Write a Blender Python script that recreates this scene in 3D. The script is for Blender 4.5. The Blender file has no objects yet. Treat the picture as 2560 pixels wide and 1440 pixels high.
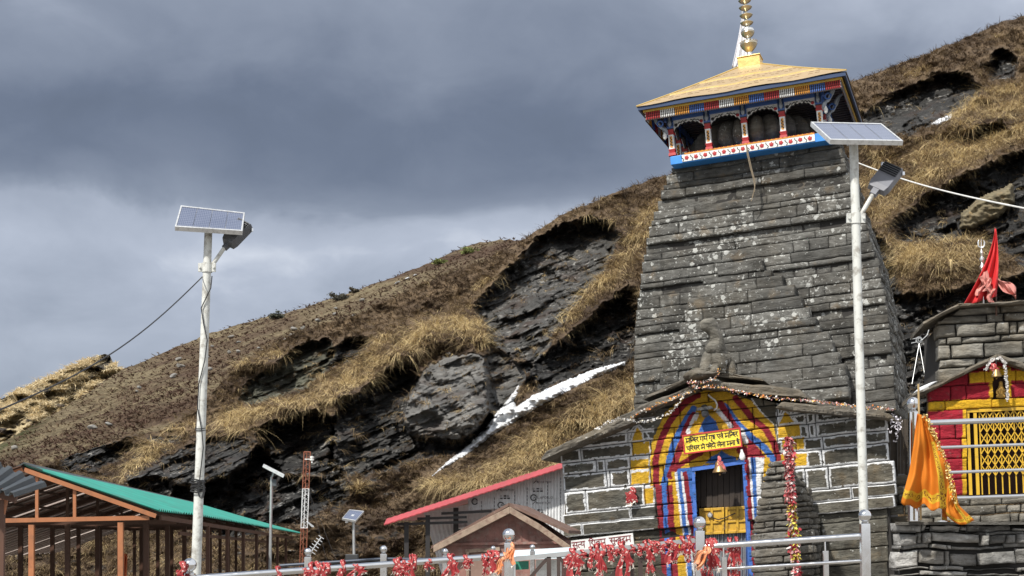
import bpy, math, random
import numpy as np
from mathutils import Vector, Matrix
R = math.radians
S = bpy.context.scene
COL = S.collection
# ---------------------------------------------------------------- camera
F, YH, EYE = 4000.0, 1340.0, 1.7          # focal length and horizon in photo pixels, eye height in metres
cam = bpy.data.cameras.new('camera')
cam.sensor_width = 36.0
cam.lens = F / 2560 * 36
cam.shift_y = (YH - 720) / 2560
cam.clip_start, cam.clip_end = 0.1, 3000
camo = bpy.data.objects.new('camera', cam)
camo.location = (0, 0, EYE)
camo.rotation_euler = (R(90), 0, 0)
COL.objects.link(camo)
S.camera = camo
# ---------------------------------------------------------------- sun, sky, exposure
SUN_EL, SUN_AZ = 50.0, -38.0              # azimuth: degrees left of straight behind the camera
sv = Vector((math.sin(R(SUN_AZ)) * math.cos(R(SUN_EL)), -math.cos(R(SUN_AZ)) * math.cos(R(SUN_EL)), math.sin(R(SUN_EL))))
sun = bpy.data.lights.new('sun', 'SUN')
sun.energy = 4.2
sun.angle = R(2.0)
sun.color = (1.0, 0.955, 0.88)
suno = bpy.data.objects.new('sun', sun)
suno.rotation_euler = sv.to_track_quat('Z', 'Y').to_euler()
COL.objects.link(suno)
S.view_settings.view_transform = 'Standard'
S.view_settings.look = 'None'
S.view_settings.exposure = 0.5
S.view_settings.gamma = 1.0
wd = bpy.data.worlds.new('World')
S.world = wd
wd.use_nodes = True
nt = wd.node_tree
nt.nodes.clear()
N = nt.nodes.new
L = nt.links.new
def mth(op, a, b=None, c=None, tree=None):
    n = (tree or nt).nodes.new('ShaderNodeMath')
    n.operation = op
    for i, v in enumerate((a, b, c)):
        if v is None: continue
        if isinstance(v, (int, float)): n.inputs[i].default_value = v
        else: (tree or nt).links.new(v, n.inputs[i])
    return n.outputs[0]
def ramp(fac, stops, tree=None, interp='LINEAR'):
    t = tree or nt
    n = t.nodes.new('ShaderNodeValToRGB')
    n.color_ramp.interpolation = interp
    e = n.color_ramp.elements
    while len(e) < len(stops): e.new(0.5)
    for i, (p, c) in enumerate(stops):
        e[i].position = p
        if isinstance(c, (int, float)): c = (c, c, c)
        e[i].color = (c[0], c[1], c[2], 1)
    if fac is not None: t.links.new(fac, n.inputs[0])
    return n.outputs[0]
tc = N('ShaderNodeTexCoord')
sep = N('ShaderNodeSeparateXYZ'); L(tc.outputs['Generated'], sep.inputs[0])
mp = N('ShaderNodeMapping'); mp.inputs['Scale'].default_value = (5.0, 2.5, 8.0); L(tc.outputs['Generated'], mp.inputs[0])
def wnoise(scale, det, vec, rough=0.55, dist=0.3):
    n = N('ShaderNodeTexNoise'); n.inputs['Scale'].default_value = scale; n.inputs['Detail'].default_value = det
    n.inputs['Roughness'].default_value = rough; n.inputs['Distortion'].default_value = dist
    L(vec, n.inputs['Vector']); return n.outputs['Fac']
n1 = wnoise(0.9, 6, mp.outputs[0]); n2 = wnoise(2.6, 5, mp.outputs[0], 0.52)
zz = mth('ADD', sep.outputs[2], mth('MULTIPLY', mth('SUBTRACT', n1, 0.5), 0.10))
zz = mth('ADD', zz, mth('MULTIPLY', mth('SUBTRACT', n2, 0.5), 0.022))
zz = mth('ADD', zz, mth('MULTIPLY', sep.outputs[0], -0.05))
band = ramp(mth('MULTIPLY_ADD', zz, 2.0, 0.1), [(0.10, 0.60), (0.375, 0.64), (0.465, 0.76), (0.505, 0.64), (0.53, 0.36), (0.56, 0.22), (0.62, 0.18), (0.68, 0.36), (0.76, 0.48), (1.0, 0.7)])
cv = mth('ADD', band, mth('MULTIPLY', mth('SUBTRACT', n2, 0.5), 0.42))
cv = mth('ADD', cv, mth('MULTIPLY', mth('MAXIMUM', mth('SUBTRACT', sep.outputs[0], 0.04), 0.0), 1.5))
cv = mth('ADD', cv, mth('MULTIPLY', mth('MAXIMUM', mth('MULTIPLY', sep.outputs[1], -1.0), 0.0), 0.9))
cloud = ramp(cv, [(0.0, (0.088, 0.107, 0.148)), (0.2, (0.112, 0.135, 0.187)), (0.5, (0.198, 0.227, 0.288)), (0.75, (0.34, 0.375, 0.45)), (1.0, (0.72, 0.75, 0.80))])
sky = N('ShaderNodeTexSky'); sky.sky_type = 'NISHITA'; sky.sun_disc = False
sky.sun_elevation = R(SUN_EL); sky.sun_rotation = R(180 + SUN_AZ)
b1 = N('ShaderNodeBackground'); b1.inputs[1].default_value = 0.08; L(sky.outputs[0], b1.inputs[0])
b2 = N('ShaderNodeBackground'); b2.inputs[1].default_value = 1.0; L(cloud, b2.inputs[0])
mx = N('ShaderNodeMixShader'); mx.inputs[0].default_value = 0.93
L(b1.outputs[0], mx.inputs[1]); L(b2.outputs[0], mx.inputs[2])
wo = N('ShaderNodeOutputWorld'); L(mx.outputs[0], wo.inputs[0])

# ---------------------------------------------------------------- helpers
def W(px, py, Y):
    return Vector(((px - 1280) / F * Y, Y, EYE + (YH - py) / F * Y))
def Wn(px, py, Y):
    px, py, Y = np.broadcast_arrays(np.asarray(px, float), np.asarray(py, float), np.asarray(Y, float))
    return np.stack([(px - 1280) / F * Y, Y, EYE + (YH - py) / F * Y], -1)
class Frame:
    """a tilted, turned local frame: x right, z up, d out towards the viewer"""
    def __init__(s, O, yaw, tilt):
        s.O = Vector(O)
        ex0 = Vector((math.cos(R(yaw)), -math.sin(R(yaw)), 0))
        s.ey = Vector((math.sin(R(yaw)), math.cos(R(yaw)), 0))
        t = R(tilt)
        s.ex = ex0 * math.cos(t) + Vector((0, 0, 1)) * math.sin(t)
        s.ez = -ex0 * math.sin(t) + Vector((0, 0, 1)) * math.cos(t)
    def P(s, x, z, d=0.0):
        if isinstance(x, np.ndarray) or isinstance(z, np.ndarray) or isinstance(d, np.ndarray):
            x, z, d = np.broadcast_arrays(x, z, d)
            return (np.array(s.O) + x[..., None] * np.array(s.ex) + z[..., None] * np.array(s.ez) - d[..., None] * np.array(s.ey))
        return s.O + s.ex * x + s.ez * z - s.ey * d
    def loc(s, px, py, d=0.0):
        r = Vector(((px - 1280) / F, 1, (YH - py) / F))
        c = Vector((0, 0, EYE))
        t = ((s.O - s.ey * d - c).dot(s.ey)) / r.dot(s.ey)
        q = c + r * t - s.O
        return q.dot(s.ex), q.dot(s.ez)
    def pix(s, x, z, d=0.0):
        p = s.P(x, z, d)
        if isinstance(p, np.ndarray):
            return 1280 + F * p[..., 0] / p[..., 1], YH - F * (p[..., 2] - EYE) / p[..., 1]
        return 1280 + F * p.x / p.y, YH - F * (p.z - EYE) / p.y

def _h(i, j, k, seed):
    h = (i.astype(np.uint32) * np.uint32(374761393) + j.astype(np.uint32) * np.uint32(668265263) + k.astype(np.uint32) * np.uint32(2147483647) + np.uint32(seed * 974711 % 4294967291))
    h = (h ^ (h >> np.uint32(13))) * np.uint32(1274126177)
    h = h ^ (h >> np.uint32(16))
    return (h & np.uint32(0xffff)).astype(np.float64) / 65535.0
def vnoise(x, y, seed=0):
    x = np.asarray(x, float); y = np.asarray(y, float)
    x, y = np.broadcast_arrays(x, y)
    i = np.floor(x); j = np.floor(y)
    fx = x - i; fy = y - j
    fx = fx * fx * fx * (fx * (fx * 6 - 15) + 10); fy = fy * fy * fy * (fy * (fy * 6 - 15) + 10)
    i = i.astype(np.int64); j = j.astype(np.int64); k = np.zeros_like(i)
    a = _h(i, j, k, seed); b = _h(i + 1, j, k, seed); c = _h(i, j + 1, k, seed); d = _h(i + 1, j + 1, k, seed)
    return (a * (1 - fx) + b * fx) * (1 - fy) + (c * (1 - fx) + d * fx) * fy
def fbm(x, y, seed=0, oct=4):
    s = 0; a = 0.5; t = 0
    for o in range(oct):
        s = s + a * (vnoise(x * 2 ** o + 17.3 * o, y * 2 ** o - 9.1 * o, seed + o) - 0.5) * 2; t += a; a *= 0.55
    return s / t
def sstep(a, b, x):
    t = np.clip((x - a) / (b - a), 0, 1)
    return t * t * (3 - 2 * t)
def sdpoly(px, py, poly):
    """signed distance to a polygon, positive inside"""
    px = np.asarray(px, float); py = np.asarray(py, float)
    d2 = np.full(px.shape, 1e18); ins = np.zeros(px.shape, bool)
    n = len(poly)
    for i in range(n):
        x0, y0 = poly[i]; x1, y1 = poly[(i + 1) % n]
        ex, ey = x1 - x0, y1 - y0
        t = np.clip(((px - x0) * ex + (py - y0) * ey) / (ex * ex + ey * ey + 1e-9), 0, 1)
        d2 = np.minimum(d2, (px - x0 - t * ex) ** 2 + (py - y0 - t * ey) ** 2)
        c = (y0 > py) != (y1 > py)
        ins ^= c & (px < (x1 - x0) * (py - y0) / (y1 - y0 + 1e-12) + x0)
    d = np.sqrt(d2)
    return np.where(ins, d, -d)
def dline(px, py, pts):
    """distance to a polyline"""
    d2 = np.full(np.shape(px), 1e18)
    for (x0, y0), (x1, y1) in zip(pts[:-1], pts[1:]):
        ex, ey = x1 - x0, y1 - y0
        t = np.clip(((px - x0) * ex + (py - y0) * ey) / (ex * ex + ey * ey + 1e-9), 0, 1)
        d2 = np.minimum(d2, (px - x0 - t * ex) ** 2 + (py - y0 - t * ey) ** 2)
    return np.sqrt(d2)

ROOT = {}
def tag(o, label=None, cat=None, group=None, kind=None):
    if label: o['label'] = label
    if cat: o['category'] = cat
    if group: o['group'] = group
    if kind: o['kind'] = kind
    return o
def thing(name, loc, label, cat, group=None):
    o = bpy.data.objects.new(name, None)
    o.empty_display_size = 0.2
    o.location = loc
    COL.objects.link(o)
    ROOT[o.name] = Vector(loc)
    return tag(o, label, cat, group)
def rootloc(p):
    return ROOT.get(p.name, Vector((0, 0, 0))) if p else Vector((0, 0, 0))
def link_mesh(name, me, mats, parent):
    for m in (mats if isinstance(mats, (list, tuple)) else [mats]): me.materials.append(m)
    o = bpy.data.objects.new(name, me)
    COL.objects.link(o)
    if parent:
        o.parent = parent
        ROOT[o.name] = rootloc(parent)
    return o
def mesh_np(name, V, faces, mats, parent=None, col=None, blk=None, smooth=False, mi=None):
    """faces: list of integer arrays (n,3) or (n,4)"""
    V = np.asarray(V, float) - np.array(rootloc(parent))
    me = bpy.data.meshes.new(name)
    faces = [np.asarray(f, np.int64) for f in faces if len(f)]
    nl = sum(f.size for f in faces); nf = sum(len(f) for f in faces)
    me.vertices.add(len(V)); me.vertices.foreach_set('co', V.ravel())
    me.loops.add(nl); me.loops.foreach_set('vertex_index', np.concatenate([f.ravel() for f in faces]))
    st = []; o = 0
    for f in faces:
        st.append(o + np.arange(len(f)) * f.shape[1]); o += f.size
    me.polygons.add(nf); me.polygons.foreach_set('loop_start', np.concatenate(st))
    if mi is not None: me.polygons.foreach_set('material_index', np.asarray(mi, np.int32))
    me.update(calc_edges=True)
    if smooth: me.polygons.foreach_set('use_smooth', np.ones(nf, bool))
    if col is not None:
        a = me.color_attributes.new('Col', 'FLOAT_COLOR', 'POINT'); a.data.foreach_set('color', np.asarray(col, np.float32).ravel())
    if blk is not None:
        a = me.attributes.new('blk', 'FLOAT', 'POINT'); a.data.foreach_set('value', np.asarray(blk, np.float32))
    me.validate()
    return link_mesh(name, me, mats, parent)
class MB:
    def __init__(s): s.v = []; s.f = []; s.m = []
    def add(s, vs, fs, m=0):
        o = len(s.v)
        s.v += [Vector(p) for p in vs]; s.f += [tuple(i + o for i in f) for f in fs]; s.m += [m] * len(fs)
        return s
    def hexa(s, q, m=0):
        """8 corners: bottom ring 4 then top ring 4"""
        return s.add(q, [(3, 2, 1, 0), (4, 5, 6, 7), (0, 1, 5, 4), (1, 2, 6, 5), (2, 3, 7, 6), (3, 0, 4, 7)], m)
    def box(s, c, sx, sy, sz, m=0, ax=None):
        ax = ax or (Vector((1, 0, 0)), Vector((0, 1, 0)), Vector((0, 0, 1)))
        c = Vector(c); X = ax[0] * sx / 2; Y = ax[1] * sy / 2; Z = ax[2] * sz / 2
        return s.hexa([c - X - Y - Z, c + X - Y - Z, c + X + Y - Z, c - X + Y - Z, c - X - Y + Z, c + X - Y + Z, c + X + Y + Z, c - X + Y + Z], m)
    def bar(s, a, b, w, t, m=0, up=(0, 0, 1)):
        """square bar from a to b; w across, t along up"""
        a = Vector(a); b = Vector(b); d = (b - a).normalized(); u = Vector(up)
        if abs(d.dot(u)) > 0.98: u = Vector((0, 1, 0))
        x = d.cross(u).normalized() * w / 2; z = x.cross(d).normalized() * t / 2
        return s.hexa([a - x - z, a + x - z, b + x - z, b - x - z, a - x + z, a + x + z, b + x + z, b - x + z], m)
    def tube(s, pts, r, seg=8, m=0, cap=True):
        pts = [Vector(p) for p in pts]; n = len(pts)
        rr = r if isinstance(r, (list, tuple)) else [r] * n
        ref = None; vs = []
        for i, p in enumerate(pts):
            d = (pts[min(i + 1, n - 1)] - pts[max(i - 1, 0)]).normalized()
            if ref is None:
                ref = Vector((0, 0, 1)) if abs(d.z) < 0.9 else Vector((1, 0, 0))
            x = (ref - d * ref.dot(d)).normalized(); ref = x; y = d.cross(x)
            for k in range(seg):
                a = 2 * math.pi * k / seg
                vs.append(p + (x * math.cos(a) + y * math.sin(a)) * rr[i])
        fs = []
        for i in range(n - 1):
            for k in range(seg):
                k2 = (k + 1) % seg
                fs.append((i * seg + k, i * seg + k2, (i + 1) * seg + k2, (i + 1) * seg + k))
        if cap: fs += [tuple(range(seg - 1, -1, -1)), tuple((n - 1) * seg + k for k in range(seg))]
        return s.add(vs, fs, m)
    def lathe(s, O, prof, seg=16, m=0, ax=None, lobes=0, amp=0.0):
        """prof: (radius, height) along ax z"""
        ax = ax or (Vector((1, 0, 0)), Vector((0, 1, 0)), Vector((0, 0, 1)))
        O = Vector(O); vs = []
        for r, h in prof:
            for k in range(seg):
                a = 2 * math.pi * k / seg
                q = r * (1 - amp + amp * abs(math.cos(a * lobes / 2)) * 2) if lobes else r
                vs.append(O + ax[0] * q * math.cos(a) + ax[1] * q * math.sin(a) + ax[2] * h)
        fs = []
        for i in range(len(prof) - 1):
            for k in range(seg):
                k2 = (k + 1) % seg
                fs.append((i * seg + k, i * seg + k2, (i + 1) * seg + k2, (i + 1) * seg + k))
        return s.add(vs, fs, m)
    def ball(s, c, r, seg=16, rings=10, m=0):
        return s.lathe(Vector(c), [(r * math.sin(math.pi * i / rings), -r * math.cos(math.pi * i / rings)) for i in range(rings + 1)], seg, m)
    def prism(s, poly, off, m=0):
        """poly: list of 3D points (front), extruded by off"""
        n = len(poly); off = Vector(off)
        vs = [Vector(p) for p in poly] + [Vector(p) + off for p in poly]
        fs = [tuple(range(n)), tuple(range(2 * n - 1, n - 1, -1))] + [(i, i + n, (i + 1) % n + n, (i + 1) % n) for i in range(n)]
        return s.add(vs, fs, m)
    def grid(s, pts, m=0):
        """pts[i][j] points"""
        a, b = len(pts), len(pts[0])
        vs = [p for row in pts for p in row]
        return s.add(vs, [(i * b + j, i * b + j + 1, (i + 1) * b + j + 1, (i + 1) * b + j) for i in range(a - 1) for j in range(b - 1)], m)
    def build(s, name, mats, parent=None, smooth=False, bevel=0, solid=0, fix=True):
        L0 = rootloc(parent)
        me = bpy.data.meshes.new(name)
        me.from_pydata([tuple(v - L0) for v in s.v], [], s.f)
        me.polygons.foreach_set('material_index', s.m)
        me.update()
        if fix:
            import bmesh
            b = bmesh.new(); b.from_mesh(me)
            bmesh.ops.recalc_face_normals(b, faces=b.faces)
            b.to_mesh(me); b.free()
        if smooth:
            me.polygons.foreach_set('use_smooth', [True] * len(me.polygons))
            try: me.set_sharp_from_angle(angle=R(38))
            except Exception: pass
        o = link_mesh(name, me, mats, parent)
        if solid:
            q = o.modifiers.new('solid', 'SOLIDIFY'); q.thickness = solid; q.offset = 0
        if bevel:
            q = o.modifiers.new('bevel', 'BEVEL'); q.width = bevel; q.segments = 2; q.limit_method = 'ANGLE'; q.angle_limit = R(40)
        return o
def copy_tree(o, parent=None):
    c = o.copy(); COL.objects.link(c)
    if parent: c.parent = parent
    for ch in list(o.children): copy_tree(ch, c)
    return c

# ---------------------------------------------------------------- materials
class MT:
    """small node helper for a material"""
    def __init__(s, name):
        s.m = bpy.data.materials.new(name); s.m.use_nodes = True
        s.t = s.m.node_tree; s.b = s.t.nodes['Principled BSDF']
        s.co = s.t.nodes.new('ShaderNodeTexCoord').outputs['Object']
    def n(s, typ, **kw):
        x = s.t.nodes.new(typ)
        for k, v in kw.items(): x.inputs[k].default_value = v
        return x
    def l(s, a, b): s.t.links.new(a, b)
    def map(s, scale=(1, 1, 1), rot=(0, 0, 0), vec=None):
        x = s.n('ShaderNodeMapping', Scale=scale, Rotation=rot); s.l(vec or s.co, x.inputs[0]); return x.outputs[0]
    def noise(s, scale, detail=4, rough=0.55, vec=None, dist=0.0, out='Fac'):
        x = s.n('ShaderNodeTexNoise', Scale=scale, Detail=detail, Roughness=rough, Distortion=dist); s.l(vec or s.co, x.inputs['Vector']); return x.outputs[out]
    def vor(s, scale, vec=None, out='Distance', rnd=1.0):
        x = s.n('ShaderNodeTexVoronoi', Scale=scale, Randomness=rnd); s.l(vec or s.co, x.inputs['Vector']); return x.outputs[out]
    def math(s, op, a, b=None, c=None): return mth(op, a, b, c, s.t)
    def ramp(s, f, stops, interp='LINEAR'): return ramp(f, stops, s.t, interp)
    def mix(s, f, a, b, mode='MIX'):
        x = s.t.nodes.new('ShaderNodeMix'); x.data_type = 'RGBA'; x.blend_type = mode
        for sock, v in ((x.inputs[0], f), (x.inputs[6], a), (x.inputs[7], b)):
            if isinstance(v, (int, float)): sock.default_value = v
            elif isinstance(v, (tuple, list)): sock.default_value = (v[0], v[1], v[2], 1)
            else: s.l(v, sock)
        return x.outputs[2]
    def attr(s, name, out='Color'):
        x = s.t.nodes.new('ShaderNodeAttribute'); x.attribute_name = name; return x.outputs[out]
    def bump(s, h, strength=0.5, dist=0.02):
        x = s.n('ShaderNodeBump', Strength=strength, Distance=dist); s.l(h, x.inputs['Height']); s.l(x.outputs[0], s.b.inputs['Normal'])
    def set(s, col=None, rough=None, metal=None, spec=None):
        for k, v in (('Base Color', col), ('Roughness', rough), ('Metallic', metal), ('Specular IOR Level', spec)):
            if v is None: continue
            if isinstance(v, (int, float)): s.b.inputs[k].default_value = v
            elif isinstance(v, (tuple, list)): s.b.inputs[k].default_value = (v[0], v[1], v[2], 1)
            else: s.l(v, s.b.inputs[k])
        return s.m
def plain(name, col, rough=0.6, metal=0.0, var=0.18, nscale=6.0, bump=0.0, dirt=0.0, dirtcol=(0.05, 0.04, 0.03), spec=0.5, bscale=40):
    t = MT(name)
    n = t.noise(nscale, 5)
    c = t.mix(1.0, col, t.ramp(n, [(0.25, 1 - var), (0.75, 1 + var)]), 'MULTIPLY')
    if dirt:
        d = t.ramp(t.noise(nscale * 2.3, 6, 0.65), [(0.5, 0.0), (0.66, dirt)])
        c = t.mix(d, c, dirtcol)
    if bump: t.bump(t.noise(bscale, 4), bump, 0.01)
    r = t.math('MULTIPLY_ADD', t.noise(nscale * 1.7, 3), 0.2, rough - 0.1)
    return t.set(c, r, metal, spec)
def stone(name, dark, light, lichen=0.5, paint=False, warm=0.3, strata=1.0, ochre=0.12):
    t = MT(name)
    blk = t.attr('blk', 'Fac')
    v = t.map((1, 1, 3.2 * strata))
    n = t.noise(5.0, 7, 0.62, v)
    c = t.ramp(n, [(0.28, dark), (0.5, tuple((a + b) / 2 for a, b in zip(dark, light))), (0.74, light)])
    c = t.mix(1.0, c, t.ramp(blk, [(0.0, 0.68), (0.5, 1.0), (1.0, 1.38)]), 'MULTIPLY')
    w = t.ramp(t.noise(1.6, 4), [(0.4, 0.0), (0.7, warm)])
    c = t.mix(w, c, (0.17, 0.135, 0.085))
    st = t.ramp(t.noise(2.2, 6, 0.7, t.map((1, 1, 0.35))), [(0.5, 0), (0.72, 0.75)])
    c = t.mix(st, c, tuple(a * 0.45 for a in dark))
    # lichen: pale crusts in patches of rosettes
    pm = t.math('ADD', t.noise(1.3, 3), t.math('MULTIPLY_ADD', blk, 0.16, -0.08))
    vd = t.math('ADD', t.vor(7.0), t.math('MULTIPLY_ADD', t.noise(26, 4), 0.5, -0.25))
    spot = t.math('LESS_THAN', vd, t.math('MULTIPLY', t.ramp(pm, [(0.42, 0.0), (0.62, 1.0)]), 0.30 * (0.4 + lichen)))
    fine = t.math('GREATER_THAN', t.noise(19, 5, 0.7), t.math('MULTIPLY_ADD', pm, -0.30, 0.812 - 0.08 * lichen))
    li = t.math('MULTIPLY', t.math('MAXIMUM', spot, t.math('MULTIPLY', fine, 0.8)), min(1.0, 0.55 + 0.4 * lichen))
    if lichen > 0: c = t.mix(li, c, t.mix(t.noise(40, 2), (0.24, 0.25, 0.235), (0.60, 0.60, 0.57)))
    oc = t.math('MULTIPLY', t.ramp(t.noise(3.1, 5), [(0.60, 0), (0.70, 1)]), ochre)
    c = t.mix(oc, c, (0.33, 0.20, 0.07))
    if paint:
        x = t.t.nodes.new('ShaderNodeAttribute'); x.attribute_name = 'Col'
        wear = t.ramp(t.noise(16, 5, 0.7), [(0.60, 1.0), (0.72, 0.30)])
        pc = t.mix(1.0, x.outputs['Color'], t.mix(1.0, t.ramp(t.noise(7, 4), [(0.3, 0.74), (0.7, 1.10)]), t.ramp(t.noise(38, 5, 0.7), [(0.3, 0.72), (0.6, 1.08)]), 'MULTIPLY'), 'MULTIPLY')
        c = t.mix(t.math('MULTIPLY', x.outputs['Alpha'], wear), c, pc)
    t.bump(t.math('ADD', t.noise(14, 8, 0.65, v), t.math('MULTIPLY', t.noise(60, 3), 0.3)), 0.75, 0.035)
    return t.set(c, 0.88, 0, 0.25)
# ================================================================ SETTING: ground, slopes, snow
def planefit(p):
    A = np.array([[1, x, y] for x, y, d in p], float); b = np.array([1 / d for x, y, d in p])
    return np.linalg.solve(A, b)
PB = planefit([(1300, 1150, 50), (1500, 500, 65), (500, 1100, 56)])
PA = planefit([(0, 1150, 78), (1260, 598, 118), (300, 925, 104)])
# rock faces of the near slope: outline, metres the face is set back (negative: bulges out), kind (0 dark, 1 pale, 2 greenish)
ROCKS = [
 ([(1300,650),(1345,600),(1400,570),(1440,553),(1480,548),(1530,565),(1545,590),(1520,640),(1505,680),(1460,730),(1420,780),(1375,830),(1370,860),(1340,900),(1290,900),(1235,860),(1215,800),(1190,770),(1215,730),(1250,700)], 2.6, .35),
 ([(1590,720),(1588,890),(1560,900),(1440,930),(1340,975),(1310,960),(1330,920),(1400,860),(1480,800),(1540,740)], 2.6, 0),
 ([(1040,965),(1075,915),(1120,895),(1180,885),(1212,900),(1222,950),(1215,1020),(1190,1070),(1150,1095),(1100,1095),(1050,1085),(1015,1060),(1010,1010)], -2.0, 1),
 ([(1215,850),(1290,905),(1330,910),(1300,965),(1250,1030),(1225,1040),(1222,950)], 1.2, .6),
 ([(905,980),(950,940),(1000,915),(1035,900),(1050,940),(1020,1000),(1005,1050),(1020,1085),(1060,1100),(1120,1110),(1180,1090),(1225,1040),(1210,1075),(1150,1130),(1060,1145),(960,1170),(860,1190),(830,1165),(830,1080),(850,1010)], 2.6, .15),
 ([(640,1075),(700,1050),(790,1030),(830,1050),(830,1150),(860,1195),(760,1185),(700,1180),(640,1190),(600,1250),(540,1330),(500,1330),(500,1240),(560,1230),(625,1160),(650,1110)], 2.4, 0),
 ([(505,1105),(560,1100),(615,1105),(618,1130),(600,1165),(570,1195),(500,1215),(380,1200),(320,1195),(400,1160)], -0.9, .1),
 ([(500,1215),(570,1200),(620,1160),(650,1115),(700,1180),(650,1300),(560,1340),(420,1280),(440,1215)], 2.2, 0),
 ([(600,1000),(625,955),(690,920),(740,870),(770,855),(820,855),(835,880),(800,930),(770,965),(700,985),(640,1005)], 1.5, 2),
 ([(830,880),(870,850),(925,845),(915,870),(860,905),(820,920)], 1.1, 0),
 ([(155,1150),(210,1120),(270,1115),(325,1100),(330,1120),(280,1150),(240,1175),(170,1170)], 1.2, 0),
 ([(330,1205),(400,1190),(440,1215),(410,1250),(340,1240)], .8, 0),
 ([(2150,290),(2250,235),(2330,195),(2420,190),(2445,225),(2420,260),(2350,300),(2270,335),(2190,330)], 2.0, .1),
 ([(2380,350),(2440,322),(2500,308),(2510,322),(2440,352)], 1.5, 0),
 ([(2225,565),(2280,520),(2340,480),(2420,440),(2480,410),(2560,380),(2700,350),(2700,640),(2560,660),(2480,600),(2400,590),(2320,600),(2240,600)], 2.6, 0),
 ([(2200,740),(2300,745),(2400,725),(2500,700),(2620,690),(2620,1200),(2250,1200),(2230,900)], 1.2, 0),
 ([(2460,165),(2500,130),(2540,150),(2530,190),(2480,200)], 1.2, 0),
 ([(2130,560),(2180,570),(2230,640),(2250,760),(2200,760)], 1.5, 0),
]
ROCKS += [([(560,1240),(640,1195),(700,1190),(860,1200),(872,1250),(800,1275),(740,1300),(640,1335),(560,1345)], .9, 0)]
MOUNDS = [(1110, 835, 100, 40, 2.2), (1500, 760, 60, 60, .8), (1000, 880, 60, 22, 1.2), (860, 985, 70, 25, 1.4), (720, 1015, 90, 22, 1.6), (650, 905, 60, 15, 1.0),
          (2330, 660, 120, 45, 1.8), (2430, 300, 120, 30, 1.2), (2350, 430, 120, 45, 1.4), (1450, 1080, 130, 70, 1.4), (1230, 1215, 130, 30, 1.8), (570, 1075, 70, 18, 1.0), (800, 1300, 50, 35, 1.2), (680, 1210, 30, 20, .8), (870, 1090, 30, 40, 1.0)]
def fields(px, py):
    """depth (m) and rock / pale / green masks of the near slope"""
    px = np.asarray(px, float); py = np.asarray(py, float)
    Y = 1 / (PB[0] + PB[1] * px + PB[2] * py)
    h = 1.5 * fbm(px / 230, py / 110, 3, 4) + 0.55 * fbm(px / 60, py / 34, 9, 3)
    for x, y, a, b, k in MOUNDS: h = h + k * np.exp(-((px - x) / a) ** 2 - ((py - y) / b) ** 2)
    wob = 9 * fbm(px / 34, py / 22, 21, 3) + 5 * fbm(px / 11, py / 9, 33, 2)
    rock = np.zeros(px.shape); pale = np.zeros(px.shape); green = np.zeros(px.shape)
    for poly, rec, kind in ROCKS:
        xs = [p[0] for p in poly]; ys = [p[1] for p in poly]
        sel = (px > min(xs) - 90) & (px < max(xs) + 90) & (py > min(ys) - 90) & (py < max(ys) + 90)
        if not sel.any(): continue
        sx, sy = px[sel], py[sel]
        s0 = sdpoly(sx, sy, poly); s1 = s0 + wob[sel] + 7
        ins = sstep(0, 9, s1)
        t = np.clip((sy - min(ys)) / (max(ys) - min(ys)), 0, 1)
        above = np.exp(-np.maximum(-s1, 0) / 22) * (1 - sstep(0.25, 0.75, t)) * (s1 <= 0)
        if rec > 0: dh = -rec * ins * (1 - 0.55 * t) + 0.8 * above
        else: dh = -rec * sstep(-14, 14, s1) * (0.6 + 0.4 * np.sqrt(np.clip(s1 / 60, 0, 1))) + 0.4 * above
        h[sel] += dh
        m = sstep(-2, 4, s1)
        rock[sel] = np.maximum(rock[sel], m)
        if kind == 2: green[sel] = np.maximum(green[sel], m)
        else: pale[sel] = np.where(m > 0.5, kind * 0.8, pale[sel])
    # bedded, blocky rock relief; beds rise to the right
    u = px * 0.9 - py * 0.45; v = py + 0.42 * px
    def blocks(su, sv, seed):
        uu = u + 10 * fbm(u / 40, v / 30, seed, 2); vv = v + 6 * fbm(u / 30, v / 20, seed + 1, 3)
        row = np.floor(vv / sv); cell = np.floor(uu / su + vnoise(row, row * 0, seed + 2) * 7)
        fu = uu / su + vnoise(row, row * 0, seed + 2) * 7 - cell; fv = vv / sv - row
        a = vnoise(cell + .0, row + .0, seed + 3); tx = vnoise(cell, row, seed + 4) - .5; ty = vnoise(cell, row, seed + 5) - .3
        return a - .5 + tx * (fu - .5) * .9 + ty * (fv - .5) * .9
    led = 0.55 * fbm(u / 120, v / 30, 5, 3) + 0.9 * blocks(120, 46, 291) + 0.6 * blocks(50, 20, 301) + 0.24 * blocks(24, 8, 311) + 0.10 * blocks(11, 4.2, 321) + 0.14 * fbm(u / 12, v / 4, 7, 3)
    h = h + rock * led * (0.85 - 0.45 * np.minimum(pale, 1)) + (1 - rock) * 0.22 * fbm(px / 14, py / 9, 13, 2)
    spots = sstep(0.30, 0.42, fbm(px / 26, py / 12, 61, 4) + 0.10 * (py < 1130)) * (px < 1000) * (py > 1090)
    rock = np.maximum(rock, spots * 0.9)
    return Y - h, rock, pale, green
RIDGE_B = [(-140,1240),(0,1195),(150,1150),(330,1085),(420,1075),(520,1000),(560,945),(620,900),(700,850),(760,825),(830,805),(900,785),(1000,735),(1100,690),(1200,655),(1260,628),(1310,600),(1330,585),(1400,540),(1480,505),(1560,475),(1620,450),(1665,440),(1800,380),(1950,290),(2125,205),(2200,180),(2300,140),(2400,100),(2480,65),(2560,38),(2720,-10),(3500,-180)]
RIDGE_A = [(-140,1160),(0,1110),(160,1020),(305,925),(400,885),(520,835),(650,795),(700,785),(820,750),(870,735),(960,700),(1050,668),(1130,630),(1200,607),(1260,598),(1320,600),(1420,615)]
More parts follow.
